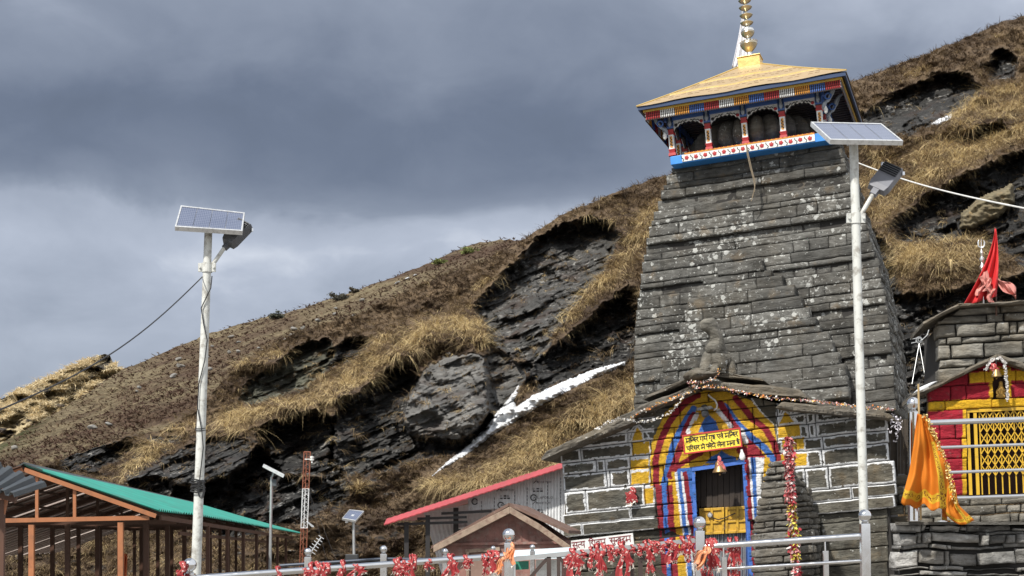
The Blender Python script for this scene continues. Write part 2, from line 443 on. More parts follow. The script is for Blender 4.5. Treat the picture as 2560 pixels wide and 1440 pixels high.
def sheet(name, fn, ridge, x0, x1, bottom, step, nv, mats, back=14, seed=0, namp=6, smooth=True):
    cols = np.arange(x0, x1 + 1, step)
    top = np.interp(cols, [p[0] for p in ridge], [p[1] for p in ridge]) + namp * fbm(cols / 23, cols * 0, seed + 3, 4)
    t = np.linspace(0, 1, nv)[:, None]
    PX = np.broadcast_to(cols[None, :], (nv, len(cols))).astype(float)
    bt = bottom(cols) if callable(bottom) else bottom + 0 * cols
    bt = np.maximum(bt, top + 6)
    PY = top[None, :] + (bt - top)[None, :] * t
    Y, rk, pl, gr = fn(PX, PY)
    V = Wn(PX, PY, Y)
    # the far side of the ridge falls away
    bk = []
    for i in range(1, 5):
        q = V[0].copy(); q[:, 1] += back * i; q[:, 2] -= back * 0.25 * i * i * 0.5 + 0.1
        q[:, 0] += (q[:, 0] / V[0][:, 1]) * back * i * 0.6
        bk.append(q)
    allv = np.concatenate([np.stack(bk[::-1]), V], 0)
    n, m = allv.shape[:2]
    idx = np.arange(n * m).reshape(n, m)
    fcs = np.stack([idx[:-1, :-1], idx[1:, :-1], idx[1:, 1:], idx[:-1, 1:]], -1).reshape(-1, 4)
    z = np.zeros((4, m))
    col = np.stack([np.concatenate([z, rk]), np.concatenate([z, pl]), np.concatenate([z, gr]), np.ones((n, m))], -1)
    return mesh_np(name, allv.reshape(-1, 3), [fcs], mats, col=col.reshape(-1, 4), smooth=smooth)
def terrain_mat(name, far=False):
    t = MT(name)
    x = t.t.nodes.new('ShaderNodeAttribute'); x.attribute_name = 'Col'
    s3 = t.t.nodes.new('ShaderNodeSeparateColor'); t.l(x.outputs['Color'], s3.inputs[0])
    rk, pl, gr = s3.outputs[0], s3.outputs[1], s3.outputs[2]
    if far:
        big = t.noise(0.055, 6, 0.62, t.map((1, 1, 2.6), (0, R(22), 0)))
        fine = t.noise(2.2, 8, 0.75)
        mid = t.noise(0.33, 6, 0.65)
        c = t.mix(t.ramp(big, [(0.42, 0), (0.56, 1)]), (0.115, 0.078, 0.054), (0.225, 0.182, 0.112))
        c = t.mix(t.ramp(mid, [(0.50, 0), (0.66, 0.8)]), c, (0.085, 0.052, 0.037))
        c = t.mix(1.0, c, t.ramp(fine, [(0.33, 0.40), (0.67, 1.55)]), 'MULTIPLY')
        g = t.math('MULTIPLY', gr, t.ramp(t.noise(0.8, 4), [(0.40, 0), (0.55, 0.8)]))
        c = t.mix(g, c, (0.045, 0.062, 0.02))
        c = t.mix(t.math('MULTIPLY', pl, t.ramp(t.noise(0.9, 5), [(0.35, 0.4), (0.6, 1)])), c, (0.62, 0.51, 0.31))
        rc = t.math('MULTIPLY', rk, t.ramp(t.noise(0.6, 5), [(0.35, 0.3), (0.55, 1)]))
        c = t.mix(rc, c, (0.075, 0.07, 0.065))
        t.bump(t.math('ADD', t.noise(0.8, 8, 0.7), t.math('MULTIPLY', fine, 0.7)), 1.0, 0.6)
        return t.set(c, 0.95, 0, 0.1)
    soil = t.mix(t.ramp(t.noise(0.35, 5), [(0.35, 0), (0.65, 1)]), (0.060, 0.040, 0.027), (0.150, 0.105, 0.062))
    soil = t.mix(1.0, soil, t.ramp(t.noise(2.6, 7, 0.72), [(0.3, 0.45), (0.7, 1.55)]), 'MULTIPLY')
    v = t.map((0.7, 0.7, 2.6), (0, R(25), 0))
    r0 = t.ramp(t.noise(1.1, 9, 0.7, v), [(0.30, (0.006, 0.0058, 0.0055)), (0.50, (0.017, 0.0165, 0.0158)), (0.72, (0.056, 0.054, 0.051))])
    r1 = t.ramp(t.noise(0.9, 8, 0.66, v), [(0.30, (0.04, 0.038, 0.036)), (0.52, (0.17, 0.165, 0.155)), (0.72, (0.30, 0.29, 0.27))])
    r2 = t.ramp(t.noise(0.9, 8, 0.66, v), [(0.30, (0.02, 0.02, 0.016)), (0.52, (0.085, 0.085, 0.062)), (0.72, (0.16, 0.16, 0.12))])
    rc = t.mix(pl, r0, r1); rc = t.mix(gr, rc, r2)
    li = t.ramp(t.noise(3.2, 9, 0.75, t.map((1, 1, 1.6), (0, R(25), 0))), [(0.555, 0.0), (0.60, 0.8)])
    rc = t.mix(t.math('MULTIPLY', li, t.ramp(t.noise(0.35, 3), [(0.38, 0.1), (0.6, 1)])), rc, (0.33, 0.32, 0.30))
    rc = t.mix(t.ramp(t.noise(0.6, 4), [(0.56, 0), (0.7, 0.6)]), rc, (0.05, 0.026, 0.016))
    c = t.mix(rk, soil, rc)
    t.bump(t.math('ADD', t.noise(1.6, 9, 0.7, v), t.math('MULTIPLY', t.noise(6, 6, 0.7), 0.35)), 0.9, 0.25)
    return t.set(c, t.math('MULTIPLY_ADD', rk, -0.22, 0.95), 0, 0.3)
mat_near = terrain_mat('near_slope'); mat_far = terrain_mat('far_slope', True)
tag(sheet('hillside', fields, RIDGE_B, -140, 3300, 1500, 2.8, 420, mat_near, seed=1, namp=5, smooth=False), kind='structure')
GOLD = [(-60, 1010), (60, 960), (240, 890), (275, 890), (300, 925), (230, 960), (150, 1000), (60, 1010), (-60, 1030)]
def far_fields(px, py):
    Y = 1 / (PA[0] + PA[1] * px + PA[2] * py)
    h = 3.0 * fbm(px / 260, py / 120, 43, 4) + 1.1 * fbm(px / 60, py / 30, 49, 3) + 0.45 * fbm(px / 14, py / 8, 53, 3)
    z = np.zeros(px.shape)
    gr = sstep(-30, 30, sdpoly(px, py, [(-60, 1090), (60, 1050), (125, 1045), (60, 1100), (0, 1150), (-60, 1160)]) + 12 * fbm(px / 30, py / 16, 5, 3))
    return Y - h, z, z, gr
tag(sheet('far_hill', far_fields, RIDGE_A, -140, 1420, lambda c: np.interp(c, [p[0] for p in RIDGE_B], [p[1] for p in RIDGE_B]) + 45, 4, 150, mat_far, seed=5, namp=4), kind='structure')
RIDGE_G = [(-160,1060),(0,998),(60,970),(120,945),(200,905),(240,893),(262,886),(275,889),(277,905),(300,920),(330,935),(420,1010)]
def gold_fields(px, py):
    Y = 135 - 0.06 * (py - 900)
    rid = 26 * np.abs(fbm(px / 90 + py / 60, py / 45 - px / 140, 71, 4))
    Y = Y + rid * 0.35 + 1.0 * fbm(px / 12, py / 9, 75, 3)
    rk = sstep(0.02, 0.09, fbm(px / 30, py / 20, 81, 4) - 0.13)
    rk = np.maximum(rk, sstep(-4, 3, sdpoly(px, py, [(255, 892), (276, 886), (278, 908), (262, 912)])))
    rk = np.maximum(rk, sstep(-4, 6, 8 * fbm(px / 15, py / 12, 85, 3) + np.maximum(sdpoly(px, py, [(210, 940), (245, 915), (262, 925), (230, 955)]), sdpoly(px, py, [(225, 985), (260, 945), (280, 940), (270, 965)]))))
    return Y, rk, 1 - rk, np.zeros(px.shape)
tag(sheet('golden_peak', gold_fields, RIDGE_G, -160, 420, 1140, 3, 80, mat_far, seed=9, namp=3), kind='structure')
# courtyard ground sheet
g = MB(); g.box((0, 500, -0.05), 3000, 3000, 0.1)
tag(g.build('ground', plain('courtyard_stone', (0.19, 0.175, 0.155), 0.9, nscale=0.8, var=0.3, bump=0.4, bscale=9)), kind='structure')

# snow left in the gully
SNOW = [(1563,903),(1562,913),(1480,946),(1400,986),(1330,1026),(1290,1052),(1230,1087),(1180,1127),(1100,1176),(1068,1199),(1110,1161),(1180,1105),(1212,1072),(1243,1032),(1278,988),(1298,962),(1297,976),(1284,1003),(1291,1018),(1330,990),(1400,957),(1480,924)]
def snow_patch(poly, name, step=1.6):
    xs = [p[0] for p in poly]; ys = [p[1] for p in poly]
    gx = np.arange(min(xs) - 6, max(xs) + 6, step); gy = np.arange(min(ys) - 6, max(ys) + 6, step)
    PX, PY = np.meshgrid(gx, gy)
    s = sdpoly(PX, PY, poly) + 2.5 * fbm(PX / 9, PY / 7, 91, 3)
    Y = fields(PX, PY)[0]
    Y = Y - 0.38 * sstep(-2, 9, s) + 0.2 * (s < -1)
    V = Wn(PX, PY, Y).reshape(-1, 3)
    n, m = PX.shape; idx = np.arange(n * m).reshape(n, m)
    keep = s > -1.2
    k = keep[:-1, :-1] & keep[1:, :-1] & keep[1:, 1:] & keep[:-1, 1:]
    fcs = np.stack([idx[:-1, :-1], idx[1:, :-1], idx[1:, 1:], idx[:-1, 1:]], -1)[k]
    u, inv = np.unique(fcs, return_inverse=True)
    return mesh_np(name, V[u], [inv.reshape(-1, 4)], mat_snow, smooth=True)
t = MT('old_snow')
c = t.mix(t.ramp(t.noise(2.2, 6, 0.7), [(0.47, 0), (0.66, 0.65)]), (0.60, 0.62, 0.65), (0.27, 0.25, 0.22))
t.bump(t.noise(3, 6), 0.5, 0.1); mat_snow = t.set(c, 0.7)
tag(snow_patch(SNOW, 'snow'), 'long strip of old white snow lying in the gully below the dark cliff', 'snow', kind='stuff')
tag(snow_patch([(2325,310),(2350,296),(2378,285),(2380,292),(2345,312)], 'snow_drift'), 'small remnant of snow at the foot of the upper right crag', 'snow', kind='stuff')

# dry grass: drooping blades in clumps over the unrocky ground
def grass(name, n, box, seed, size, bl, accept, depth, drop, colfn, width, szfn=None):
    r = np.random.default_rng(seed)
    px = r.uniform(box[0], box[1], n * 3); py = r.uniform(box[2], box[3], n * 3)
    ok = accept(px, py, r.uniform(0, 1, n * 3))
    px, py = px[ok][:n], py[ok][:n]
    n = len(px)
    Y = depth(px, py) + 0.05
    B = Wn(px, py, Y)
    sc = size * r.uniform(0.6, 1.35, n) * (szfn(px, py) if szfn else 1)
    # whole clump
    B = np.repeat(B, bl, 0); sc = np.repeat(sc, bl)
    cx, cy = np.repeat(px, bl), np.repeat(py, bl)
    a = r.uniform(0, 2 * np.pi, n * bl)
    out = np.stack([np.cos(a), np.sin(a) - 0.35, np.zeros(n * bl)], -1)
    out += np.repeat(r.normal(0, 0.75, (n, 3)), bl, 0) * [1, 0.4, 0.25]
    ln = sc * r.uniform(0.55, 1.1, n * bl)
    B = B + out * (0.10 * sc)[:, None]
    lift = r.uniform(0.35, 0.8, n * bl); dr = drop(cx, cy) * r.uniform(0.4, 1.3, n * bl) * np.repeat(r.uniform(0.5, 1.5, n), bl)
    side = np.stack([np.cos(a + 1.57), np.sin(a + 1.57) * 0.3, np.zeros(n * bl)], -1)
    w = width * r.uniform(0.6, 1.3, n * bl)
    pts = []
    for tt in (0.0, 0.4, 0.75, 1.0):
        p = B + out * (ln * tt * 0.75)[:, None]
        p[:, 2] += ln * (lift * tt - dr * tt * tt)
        pts.append(p)
    rows = []
    for p, ww in zip(pts[:3], (1.0, 0.9, 0.6)):
        rows += [p - side * (w * ww * 0.5)[:, None], p + side * (w * ww * 0.5)[:, None]]
    rows.append(pts[3])
    V = np.stack(rows, 1).reshape(-1, 3)
    o = np.arange(n * bl)[:, None] * 7
    q = np.concatenate([o + [0, 1, 3, 2], o + [2, 3, 5, 4]])
    tr = o + [4, 5, 6]
    c = colfn(cx, cy, np.repeat(r.uniform(0, 1, n), bl), r.uniform(0, 1, n * bl))
    c = np.repeat(c, 7, 0)
    return mesh_np(name, V, [q, tr], mat_grass, col=np.concatenate([c, np.ones((len(c), 1))], 1))
t = MT('dry_grass')
x = t.attr('Col')
mat_grass = t.set(x, 0.75, 0, 0.25)
tr = t.n('ShaderNodeBsdfTranslucent'); t.l(x, tr.inputs[0])
ms = t.n('ShaderNodeMixShader', Fac=0.22); t.l(t.b.outputs[0], ms.inputs[1]); t.l(tr.outputs[0], ms.inputs[2])
t.l(ms.outputs[0], t.t.nodes['Material Output'].inputs[0])
GOLDEN = [  # crests of bright straw-coloured grass: polyline, half width
 ([(560,1060),(640,1035),(720,1012),(800,1000),(850,985),(900,955),(960,905),(1000,880),(1080,830),(1130,800),(1200,820)], 26),
 ([(1370,840),(1430,775),(1500,710),(1560,660),(1610,590)], 26), ([(1560,650),(1600,570),(1640,520)], 24),
 ([(1060,830),(1130,810),(1200,850)], 36), ([(1200,720),(1250,690),(1290,665)], 16), ([(600,915),(660,895),(720,885)], 14), ([(860,960),(930,890),(960,850)], 20),
 ([(510,1080),(560,1070),(620,1075)], 14), ([(330,1180),(420,1090),(480,1060)], 26), ([(780,925),(820,960)], 18), ([(815,1130),(850,1090)], 16),
 ([(1300,1210),(1380,1190),(1480,1120),(1560,1050)], 40), ([(1330,1130),(1450,1060),(1580,985)], 55), ([(1200,1200),(1330,1130)], 30), ([(1070,1215),(1140,1200),(1250,1225)], 26), ([(2200,540),(2300,450),(2420,390),(2560,320)], 36), ([(2250,640),(2420,620)], 60), ([(2200,480),(2200,400)], 40),
 ([(2300,400),(2400,340),(2560,260)], 40), ([(2260,195),(2310,175)], 22), ([(2380,280),(2480,240),(2560,220)], 26), ([(2180,270),(2230,240)], 16), ([(2460,100),(2500,95)], 10), ([(1440,545),(1530,560)], 14), ([(690,1190),(670,1230)], 14), ([(900,1220),(800,1250)], 30)]
def goldness(px, py):
    g = np.zeros(np.shape(px))
    for l, w in GOLDEN: g = np.maximum(g, np.exp(-(dline(px, py, l) / (w * 0.72)) ** 2))
    return np.clip(g + 0.45 * fbm(px / 40, py / 25, 101, 3), 0, 1)
BROWN = [[(560,945),(760,825),(1000,735),(1200,655),(1310,600),(1330,640),(1200,705),(1050,785),(900,835),(760,865),(640,905)], [(700,1200),(900,1210),(1000,1180),(1200,1130),(1330,1040),(1570,930),(1575,955),(1400,1025),(1300,1090),(1200,1165),(1080,1210),(1050,1330),(960,1440),(700,1440)], [(2130,200),(2560,40),(2600,100),(2400,170),(2150,260)], [(1310,600),(1660,440),(1660,480),(1480,530),(1320,620)]]
def brownness(px, py):
    b = np.zeros(np.shape(px))
    for p in BROWN: b = np.maximum(b, sstep(-15, 15, sdpoly(px, py, p)))
    return np.clip(b + 0.3 * fbm(px / 50, py / 30, 111, 3), 0, 1)
SNB = [SNOW]
def acc(lo):
    def f(px, py, r):
        top = np.interp(px, [p[0] for p in RIDGE_B], [p[1] for p in RIDGE_B])
        rk = fields(px, py)[1]; rk2 = fields(px, py + 9)[1]; rk3 = fields(px, py + 18)[1]
        tuf = (fbm(px / 13, py / 9, 171, 2) > 0.30) & (r > 0.45)
        keep = (py > top - 1) & (tuf | ((r > rk * 0.99) & (r > rk2 * 0.72) & (r > rk3 * 0.5))) & (sdpoly(px, py, SNOW) < -9) & (sdpoly(px, py + 14, SNOW) < -2)
        keep &= (fbm(px / 16, py / 11, 141, 3) > -0.06 - 0.42 * goldness(px, py)) | (r > 0.86)
        left = (px < 560) & (py < 1080 + (560 - px) * 0.12)
        hid = (px > 1700) & (px < 2130) & (py > 500)
        return keep & ~hid & (r * 0.999 > lo * 0) & ~(left & (np.random.default_rng(5).uniform(0, 1, len(px)) < 0.55))
    return f
def gcol(px, py, c, b):
    g = goldness(px, py); br = brownness(px, py)
    t = np.clip(0.30 + 0.66 * g - 0.34 * br * (1 - g) + 0.75 * (c - 0.5) + 0.30 * (b - 0.5) + 0.35 * fbm(px / 18, py / 12, 151, 2), 0, 1)[:, None]
    dark, mid, straw_tone = np.array([.055, .036, .022]), np.array([.225, .158, .086]), np.array([.62, .485, .255])  # grass tones from dark brown to pale straw
    return np.where(t < 0.5, dark + (mid - dark) * t * 2, mid + (straw_tone - mid) * (t * 2 - 1))
def gdrop(px, py): return 0.50 + 0.45 * (1 - brownness(px, py)) 
def tcol(px, py, c, b):
    g = goldness(px, py)
    t = np.clip(0.10 + 0.30 * g + 0.45 * (c - 0.5) + 0.3 * (b - 0.5) + 0.5 * fbm(px / 30, py / 18, 161, 3) + 0.18 * (1 - brownness(px, py)), 0, 1)[:, None]
    return np.array([.050, .031, .021]) * (1 - t) + np.array([.29, .205, .105]) * t
def tacc(px, py, r):
    top = np.interp(px, [p[0] for p in RIDGE_B], [p[1] for p in RIDGE_B])
    rk = fields(px, py)[1]; rk2 = fields(px, py + 5)[1]
    return (py > top - 1) & (r > rk * 0.985) & (r > rk2 * 0.9) & (sdpoly(px, py, SNOW) < -3) & ~((px > 1700) & (px < 2130) & (py > 500))
tag(grass('short_turf', 42000, (-120, 2600, 20, 1470), 21, 0.30, 6, tacc, lambda x, y: fields(x, y)[0], lambda x, y: 0.55 + 0 * x, tcol, 0.022), 'short brown and tan turf covering the soil between the rocks', 'turf', kind='stuff')
def gsize(px, py):
    left = sstep(0, 120, 1080 + (560 - px) * 0.12 - py) * sstep(0, 120, 560 - px)
    return (0.50 + 0.50 * goldness(px, py)) * (1 - 0.35 * brownness(px, py)) * (1 - 0.55 * left)
tag(grass('dry_grass', 48000, (-120, 2640, 20, 1470), 1, 0.60, 14, acc(0), lambda x, y: fields(x, y)[0], gdrop, gcol, 0.0145, gsize), 'dry golden and brown mountain grass hanging over the rocky slope', 'grass', kind='stuff')
# low heather and turf on the far hill
def acc_far(px, py, r):
    top = np.interp(px, [p[0] for p in RIDGE_A], [p[1] for p in RIDGE_A]); tb = np.interp(px, [p[0] for p in RIDGE_B], [p[1] for p in RIDGE_B])
    return (py > top - 2) & (py < tb + 15) & (r < 0.06 + 0.9 * sstep(-0.1, 0.35, fbm(px / 130 + py / 60, py / 26 + px / 60, 121, 4)))
def hcol(px, py, c, b):
    t = np.clip(c * 0.7 + 0.3 * b, 0, 1)[:, None]
    m = sstep(-0.15, 0.25, fbm(px / 130 + py / 60, py / 26 + px / 60, 121, 4))[:, None]
    return (np.array([.21, .16, .09]) * (1 - m) + np.array([.085, .050, .035]) * m) * (0.6 + 0.8 * t)
tag(grass('heather', 16000, (-120, 1420, 590, 1200), 2, 0.24, 6, acc_far, lambda x, y: far_fields(x, y)[0], lambda x, y: 0.5 + 0 * x, hcol, 0.06), 'low brown heather and turf on the smooth far hill', 'heather', kind='stuff')
def ghcol(px, py, c, b): return np.array([.72, .60, .38]) * (0.55 + 0.6 * (c * .6 + b * .4))[:, None]
def acc_g(px, py, r):
    top = np.interp(px, [p[0] for p in RIDGE_G], [p[1] for p in RIDGE_G])
    return (py > top - 1) & (r > gold_fields(px, py)[1]) & (r < 0.8)
tag(grass('straw', 6500, (-60, 330, 880, 1050), 3, 0.5, 8, acc_g, lambda x, y: gold_fields(x, y)[0], lambda x, y: 0.6 + 0 * x, ghcol, 0.06), 'pale straw grass on the sunlit peak at the left edge', 'grass', kind='stuff')

# loose pale stones on the far hill
mat_pale = stone('pale_boulder', (0.17, 0.165, 0.155), (0.42, 0.41, 0.385), 0.3, ochre=0.05)
def rock_mesh(name, c, rx, ry, rz, seed, m, parent=None, sub=3, rot=0.0):
    import bmesh
    b = bmesh.new(); bmesh.ops.create_icosphere(b, subdivisions=sub, radius=1)
    co = np.array([v.co[:] for v in b.verts])
    for k in range(7):   # chip flat facets
        rr = np.random.default_rng(seed * 31 + k); d = rr.normal(0, 1, 3); d /= np.linalg.norm(d); o = rr.uniform(0.55, 0.9)
        s = co @ d; co -= np.maximum(s - o, 0)[:, None] * d
    co *= (1 + 0.10 * fbm(co[:, 0] * 2.5 + seed, co[:, 1] * 2.5 + co[:, 2] * 3, seed, 3))[:, None]
    co *= [rx, ry, rz]
    ca, sa = math.cos(rot), math.sin(rot)
    x = co[:, 0] * ca - co[:, 2] * sa; z = co[:, 0] * sa + co[:, 2] * ca
    V = np.stack([x, co[:, 1], z], -1) + np.array(c)
    f = np.array([[v.index for v in fc.verts] for fc in b.faces]); b.free()
    return mesh_np(name, V, [f], m, parent)
STN = [(447,897,9,5,'grey boulder'),(452,915,12,6,'long pale boulder'),(435,940,11,6,'flat grey boulder half sunk in turf'),(348,968,6,4,'small stone'),(342,978,4,3,'tiny stone'),(578,842,9,5,'grey boulder'),(597,855,6,3,'small stone'),(573,880,5,5,'pointed white stone'),(595,879,6,5,'pointed white stone'),(648,870,6,3,'small flat stone'),(660,876,10,3,'flat pale slab'),(524,922,7,5,'pale stone'),(530,865,5,3,'small stone'),(795,801,9,4,'pale boulder'),(735,822,9,5,'pale boulder at the top of a scree'),(757,820,8,5,'pale boulder'),(730,838,9,4,'grey slab in the scree'),(745,847,8,4,'grey slab'),(715,850,8,4,'grey slab'),(700,858,8,3,'flat slab'),(838,784,8,3,'small pale slab'),(840,770,6,3,'small stone'),(885,788,6,3,'small stone'),(1010,745,14,4,'long white slab'),(905,750,9,4,'pale stone below the shrubs'),(942,772,6,3,'small stone'),(940,782,6,3,'small stone'),(520,893,4,3,'tiny white stone'),(272,1060,10,5,'grey outcrop stone'),(232,1068,14,6,'grey outcrop stone'),(36,1120,10,7,'grey boulder near the green turf')]
k = 0
for (px, py, a, b, d) in STN:
    Yd = float(far_fields(np.array([px]), np.array([py]))[0][0]) - 1.2
    p = W(px, py, Yd); a *= 1.25; b *= 1.3; q = Yd / F
    o = rock_mesh('boulder', p, a * q * 0.8, a * q * 0.7, b * q * 0.85, k + 3, mat_pale, None, 3, rot=random.Random(k).uniform(-.3, .3))
    where = 'just right of the left lamp pole' if 515 < px < 670 else ('left of the left lamp pole' if px < 490 else 'on the far hill')
    ordn = ('topmost', 'second', 'third', 'fourth', 'fifth', 'sixth', 'seventh', 'eighth', 'ninth', 'tenth', 'eleventh', 'twelfth', 'thirteenth', 'fourteenth', 'fifteenth', 'sixteenth', 'seventeenth', 'eighteenth')
    same = sorted([s for s in STN if ('just right of the left lamp pole' if 515 < s[0] < 670 else ('left of the left lamp pole' if s[0] < 490 else 'on the far hill')) == where], key=lambda s: s[1])
    i = same.index((px, py, a / 1.25, b / 1.3, d)) if False else [s[:2] for s in same].index((px, py))
    tag(o, d.replace(' at the top of a scree', '') + ' ' + where + ', ' + (ordn[i] + ' one' if i == 0 else ordn[i] + ' from top'), 'boulder', 'pale stones scattered on the far hill'); k += 1
# snow scraps near the ridge
for i, (px, py, a, lab) in enumerate([(993, 707, 9, 'lower'), (1018, 696, 7, 'middle'), (1038, 688, 6, 'upper')]):
    Yd = float(far_fields(np.array([px]), np.array([py]))[0][0]) - 0.6
    o = rock_mesh('snow_scrap', W(px, py, Yd), a * Yd / F, .3, 2.2 * Yd / F, 50 + i, mat_snow, None, 2, rot=0.45)
    tag(o, lab + ' of three small white snow scraps just under the far ridge line', 'snow patch', 'snow scraps under the ridge')
# pale slab in the right cliff
slab = [(2400,572),(2404,535),(2440,503),(2490,478),(2530,460),(2537,505),(2495,545),(2450,562),(2430,574)]
Yd = float(fields(np.array([2470.]), np.array([560.]))[0][0])
mat_slab = stone('ochre_slab', (0.10, 0.085, 0.055), (0.33, 0.28, 0.17), 0.3, ochre=0.5, warm=0.6, strata=1.0)
def slabmesh(name, poly, Y, th, m, nz=0.15, seed=2):
    xs = [p[0] for p in poly]; ys = [p[1] for p in poly]
    PX, PY = np.meshgrid(np.arange(min(xs) - 4, max(xs) + 5, 3.0), np.arange(min(ys) - 4, max(ys) + 5, 3.0))
    s = sdpoly(PX, PY, poly) + 3 * fbm(PX / 10, PY / 8, seed, 3)
    YY = Y - th * np.sqrt(np.clip(s / 9, 0, 1)) + nz * fbm(PX / 14, PY / 6, seed + 4, 3) + 0.9 * (s < 0) * np.clip(-s / 4, 0, 1)
    n, mm = PX.shape; idx = np.arange(n * mm).reshape(n, mm)
    kq = (s > -4); kk = kq[:-1, :-1] & kq[1:, :-1] & kq[1:, 1:] & kq[:-1, 1:]
    fcs = np.stack([idx[:-1, :-1], idx[1:, :-1], idx[1:, 1:], idx[:-1, 1:]], -1)[kk]
    u, inv = np.unique(fcs, return_inverse=True)
    return mesh_np(name, Wn(PX, PY, YY).reshape(-1, 3)[u], [inv.reshape(-1, 4)], m, smooth=True)
tag(slabmesh('rock_slab', slab, Yd - 0.2, 0.9, mat_slab), 'tilted ochre and grey rock slab jutting from the dark cliff at right', 'rock slab')

# ridge shrubs
def shrub(name, px, py, w, h, Y, col, seed, label, n=900):
    root = thing(name, W(px, py + h, Y), label, 'shrub', 'shrubs on the ridge line')
    r = np.random.default_rng(seed); q = Y / F
    mb = MB(); rr = random.Random(seed)
    for i in range(9):
        a = W(px + rr.uniform(-.3, .3) * w, py + h, Y); b = W(px + rr.uniform(-.8, .8) * w, py + rr.uniform(-.5, .5) * h, Y + rr.uniform(-.5, .5))
        mb.tube([a, (a + b) / 2 + Vector((0, 0, .05)), b], [.04, .03, .012], 5)
    mb.build('branches', plain('shrub_wood', (0.09, 0.065, 0.045), 0.9), root)
    cl = r.normal(0, 1, (14, 3)); cl *= [w * q * .45, .5, h * q * .35]
    ce = cl[r.integers(0, 14, n)] + r.normal(0, 1, (n, 3)) * [w * q * .16, .2, h * q * .22]
    ce[:, 2] = np.abs(ce[:, 2] + .1) ; P0 = np.array(W(px, py + h * .6, Y)) + ce
    s = r.uniform(.04, .10, (n, 1)); a = r.normal(0, 1, (n, 3)); a /= np.linalg.norm(a, axis=1, keepdims=True); b = np.cross(a, r.normal(0, 1, (n, 3))); b /= np.linalg.norm(b, axis=1, keepdims=True)
    V = np.stack([P0 - a * s, P0 + b * s * .6, P0 + a * s, P0 - b * s * .6], 1).reshape(-1, 3)
    c = np.array(col) * r.uniform(.5, 1.5, (n, 1)); c = np.repeat(c, 4, 0)
    mesh_np('leaves', V, [np.arange(n * 4).reshape(-1, 4)], mat_grass, root, col=np.concatenate([c, np.ones((len(c), 1))], 1))
for i, (px, py, w, h, col, lab) in enumerate([(848, 742, 26, 12, (.075, .072, .055), 'grey-brown twiggy shrub on the far ridge, largest of the ridge shrubs'), (885, 728, 9, 6, (.085, .075, .055), 'small round shrub beside the largest ridge shrub'), (693, 790, 21, 9, (.07, .075, .055), 'low dark shrub on the ridge nearest the left lamp'), (1100, 655, 18, 8, (.15, .17, .055), 'yellow-green bush on the ridge below the dark cloud'), (1172, 628, 22, 8, (.14, .16, .05), 'yellow-green bush highest on the far ridge')]):
    shrub('shrub', px, py, w, h, float(far_fields(np.array([px]), np.array([py + h]))[0][0]) + 1, col, 60 + i, lab)
# ================================================================ masonry
def masonry(name, P, courses, mats, parent, seed, zj=0.0, cell=0.028, gap=0.006, proud=0.022, rough=0.010, rnd=0.022, depth=0.12, paint=None, keep=None, wob=0.006):
    """courses: (z0, z1, [joint x...], extra_proud, info); every stone is a bossed, slightly uneven block"""
    r = np.random.default_rng(seed)
    Vs, Qs, Cs, Bs = [], [], [], []; off = 0
    for z0_, z1_, js, ep, info in courses:
        for xa, xb in zip(js[:-1], js[1:]):
            z0, z1 = (z0_ + r.uniform(-zj, zj), z1_ + r.uniform(-zj, zj)) if zj else (z0_, z1_)
            w = xb - xa; hgt = z1 - z0
            if w < 0.03: continue
            nx = max(3, int(math.ceil(w / cell)) + 1); nz = max(3, int(math.ceil(hgt / cell)) + 1)
            pr = ep + r.uniform(-proud, proud); tl = r.normal(0, 0.006, 2); bk = r.uniform(0, 1)
            g = gap * r.uniform(0.5, 1.8)
            xs = np.linspace(xa + g, xb - g, nx); zs = np.linspace(z0 + g, z1 - g, nz)
            X, Z = np.meshgrid(xs, zs)
            E = np.minimum(np.minimum(X - xa - g, xb - g - X), np.minimum(Z - z0 - g, z1 - g - Z))
            D = pr - rnd * (1 - np.minimum(E / rnd, 1)) ** 2 + rough * fbm(X * 5 + seed, Z * 11, seed, 4) * 1.6
            D += tl[0] * (X - xa - w / 2) / max(w, .1) * 2 + tl[1] * (Z - z0 - hgt / 2) / hgt * 2
            XX = X + wob * fbm(X * 9, Z * 9, seed + 5, 2) * 1.5; ZZ = Z + wob * fbm(X * 4 + 7, Z * 4, seed + 6, 3) * 2
            if callable(paint): C = paint(XX, ZZ, E, info)
            else: C = np.zeros(X.shape + (4,))
            n = nx * nz
            idx = np.arange(n).reshape(nz, nx)
            q = np.stack([idx[:-1, :-1], idx[:-1, 1:], idx[1:, 1:], idx[1:, :-1]], -1).reshape(-1, 4)
            ring = np.concatenate([idx[0, :], idx[1:, -1], idx[-1, -2::-1], idx[-2:0:-1, 0]])
            sk = n + np.arange(len(ring))
            rn = np.roll(ring, -1); sn = np.roll(sk, -1)
            xf, zf, df_, cf = XX.ravel(), ZZ.ravel(), D.ravel(), C.reshape(-1, 4)
            xv = np.concatenate([xf, xf[ring]]); zv = np.concatenate([zf, zf[ring]]); dv = np.concatenate([df_, df_[ring] - depth])
            cc = np.concatenate([cf, cf[ring] * [1, 1, 1, 0.0]])
            qq = np.concatenate([q, np.stack([rn, ring, sk, sn], -1)])
            if keep is not None:
                kf = keep(xv, zv)
                qq = qq[kf[qq].all(1)]
            Vs.append(P(xv, zv, dv)); Qs.append(qq + off); Cs.append(cc); Bs.append(np.full(len(xv), bk)); off += len(xv)
    return mesh_np(name, np.concatenate(Vs), [np.concatenate(Qs)], mats, parent, col=np.concatenate(Cs), blk=np.concatenate(Bs), smooth=False)
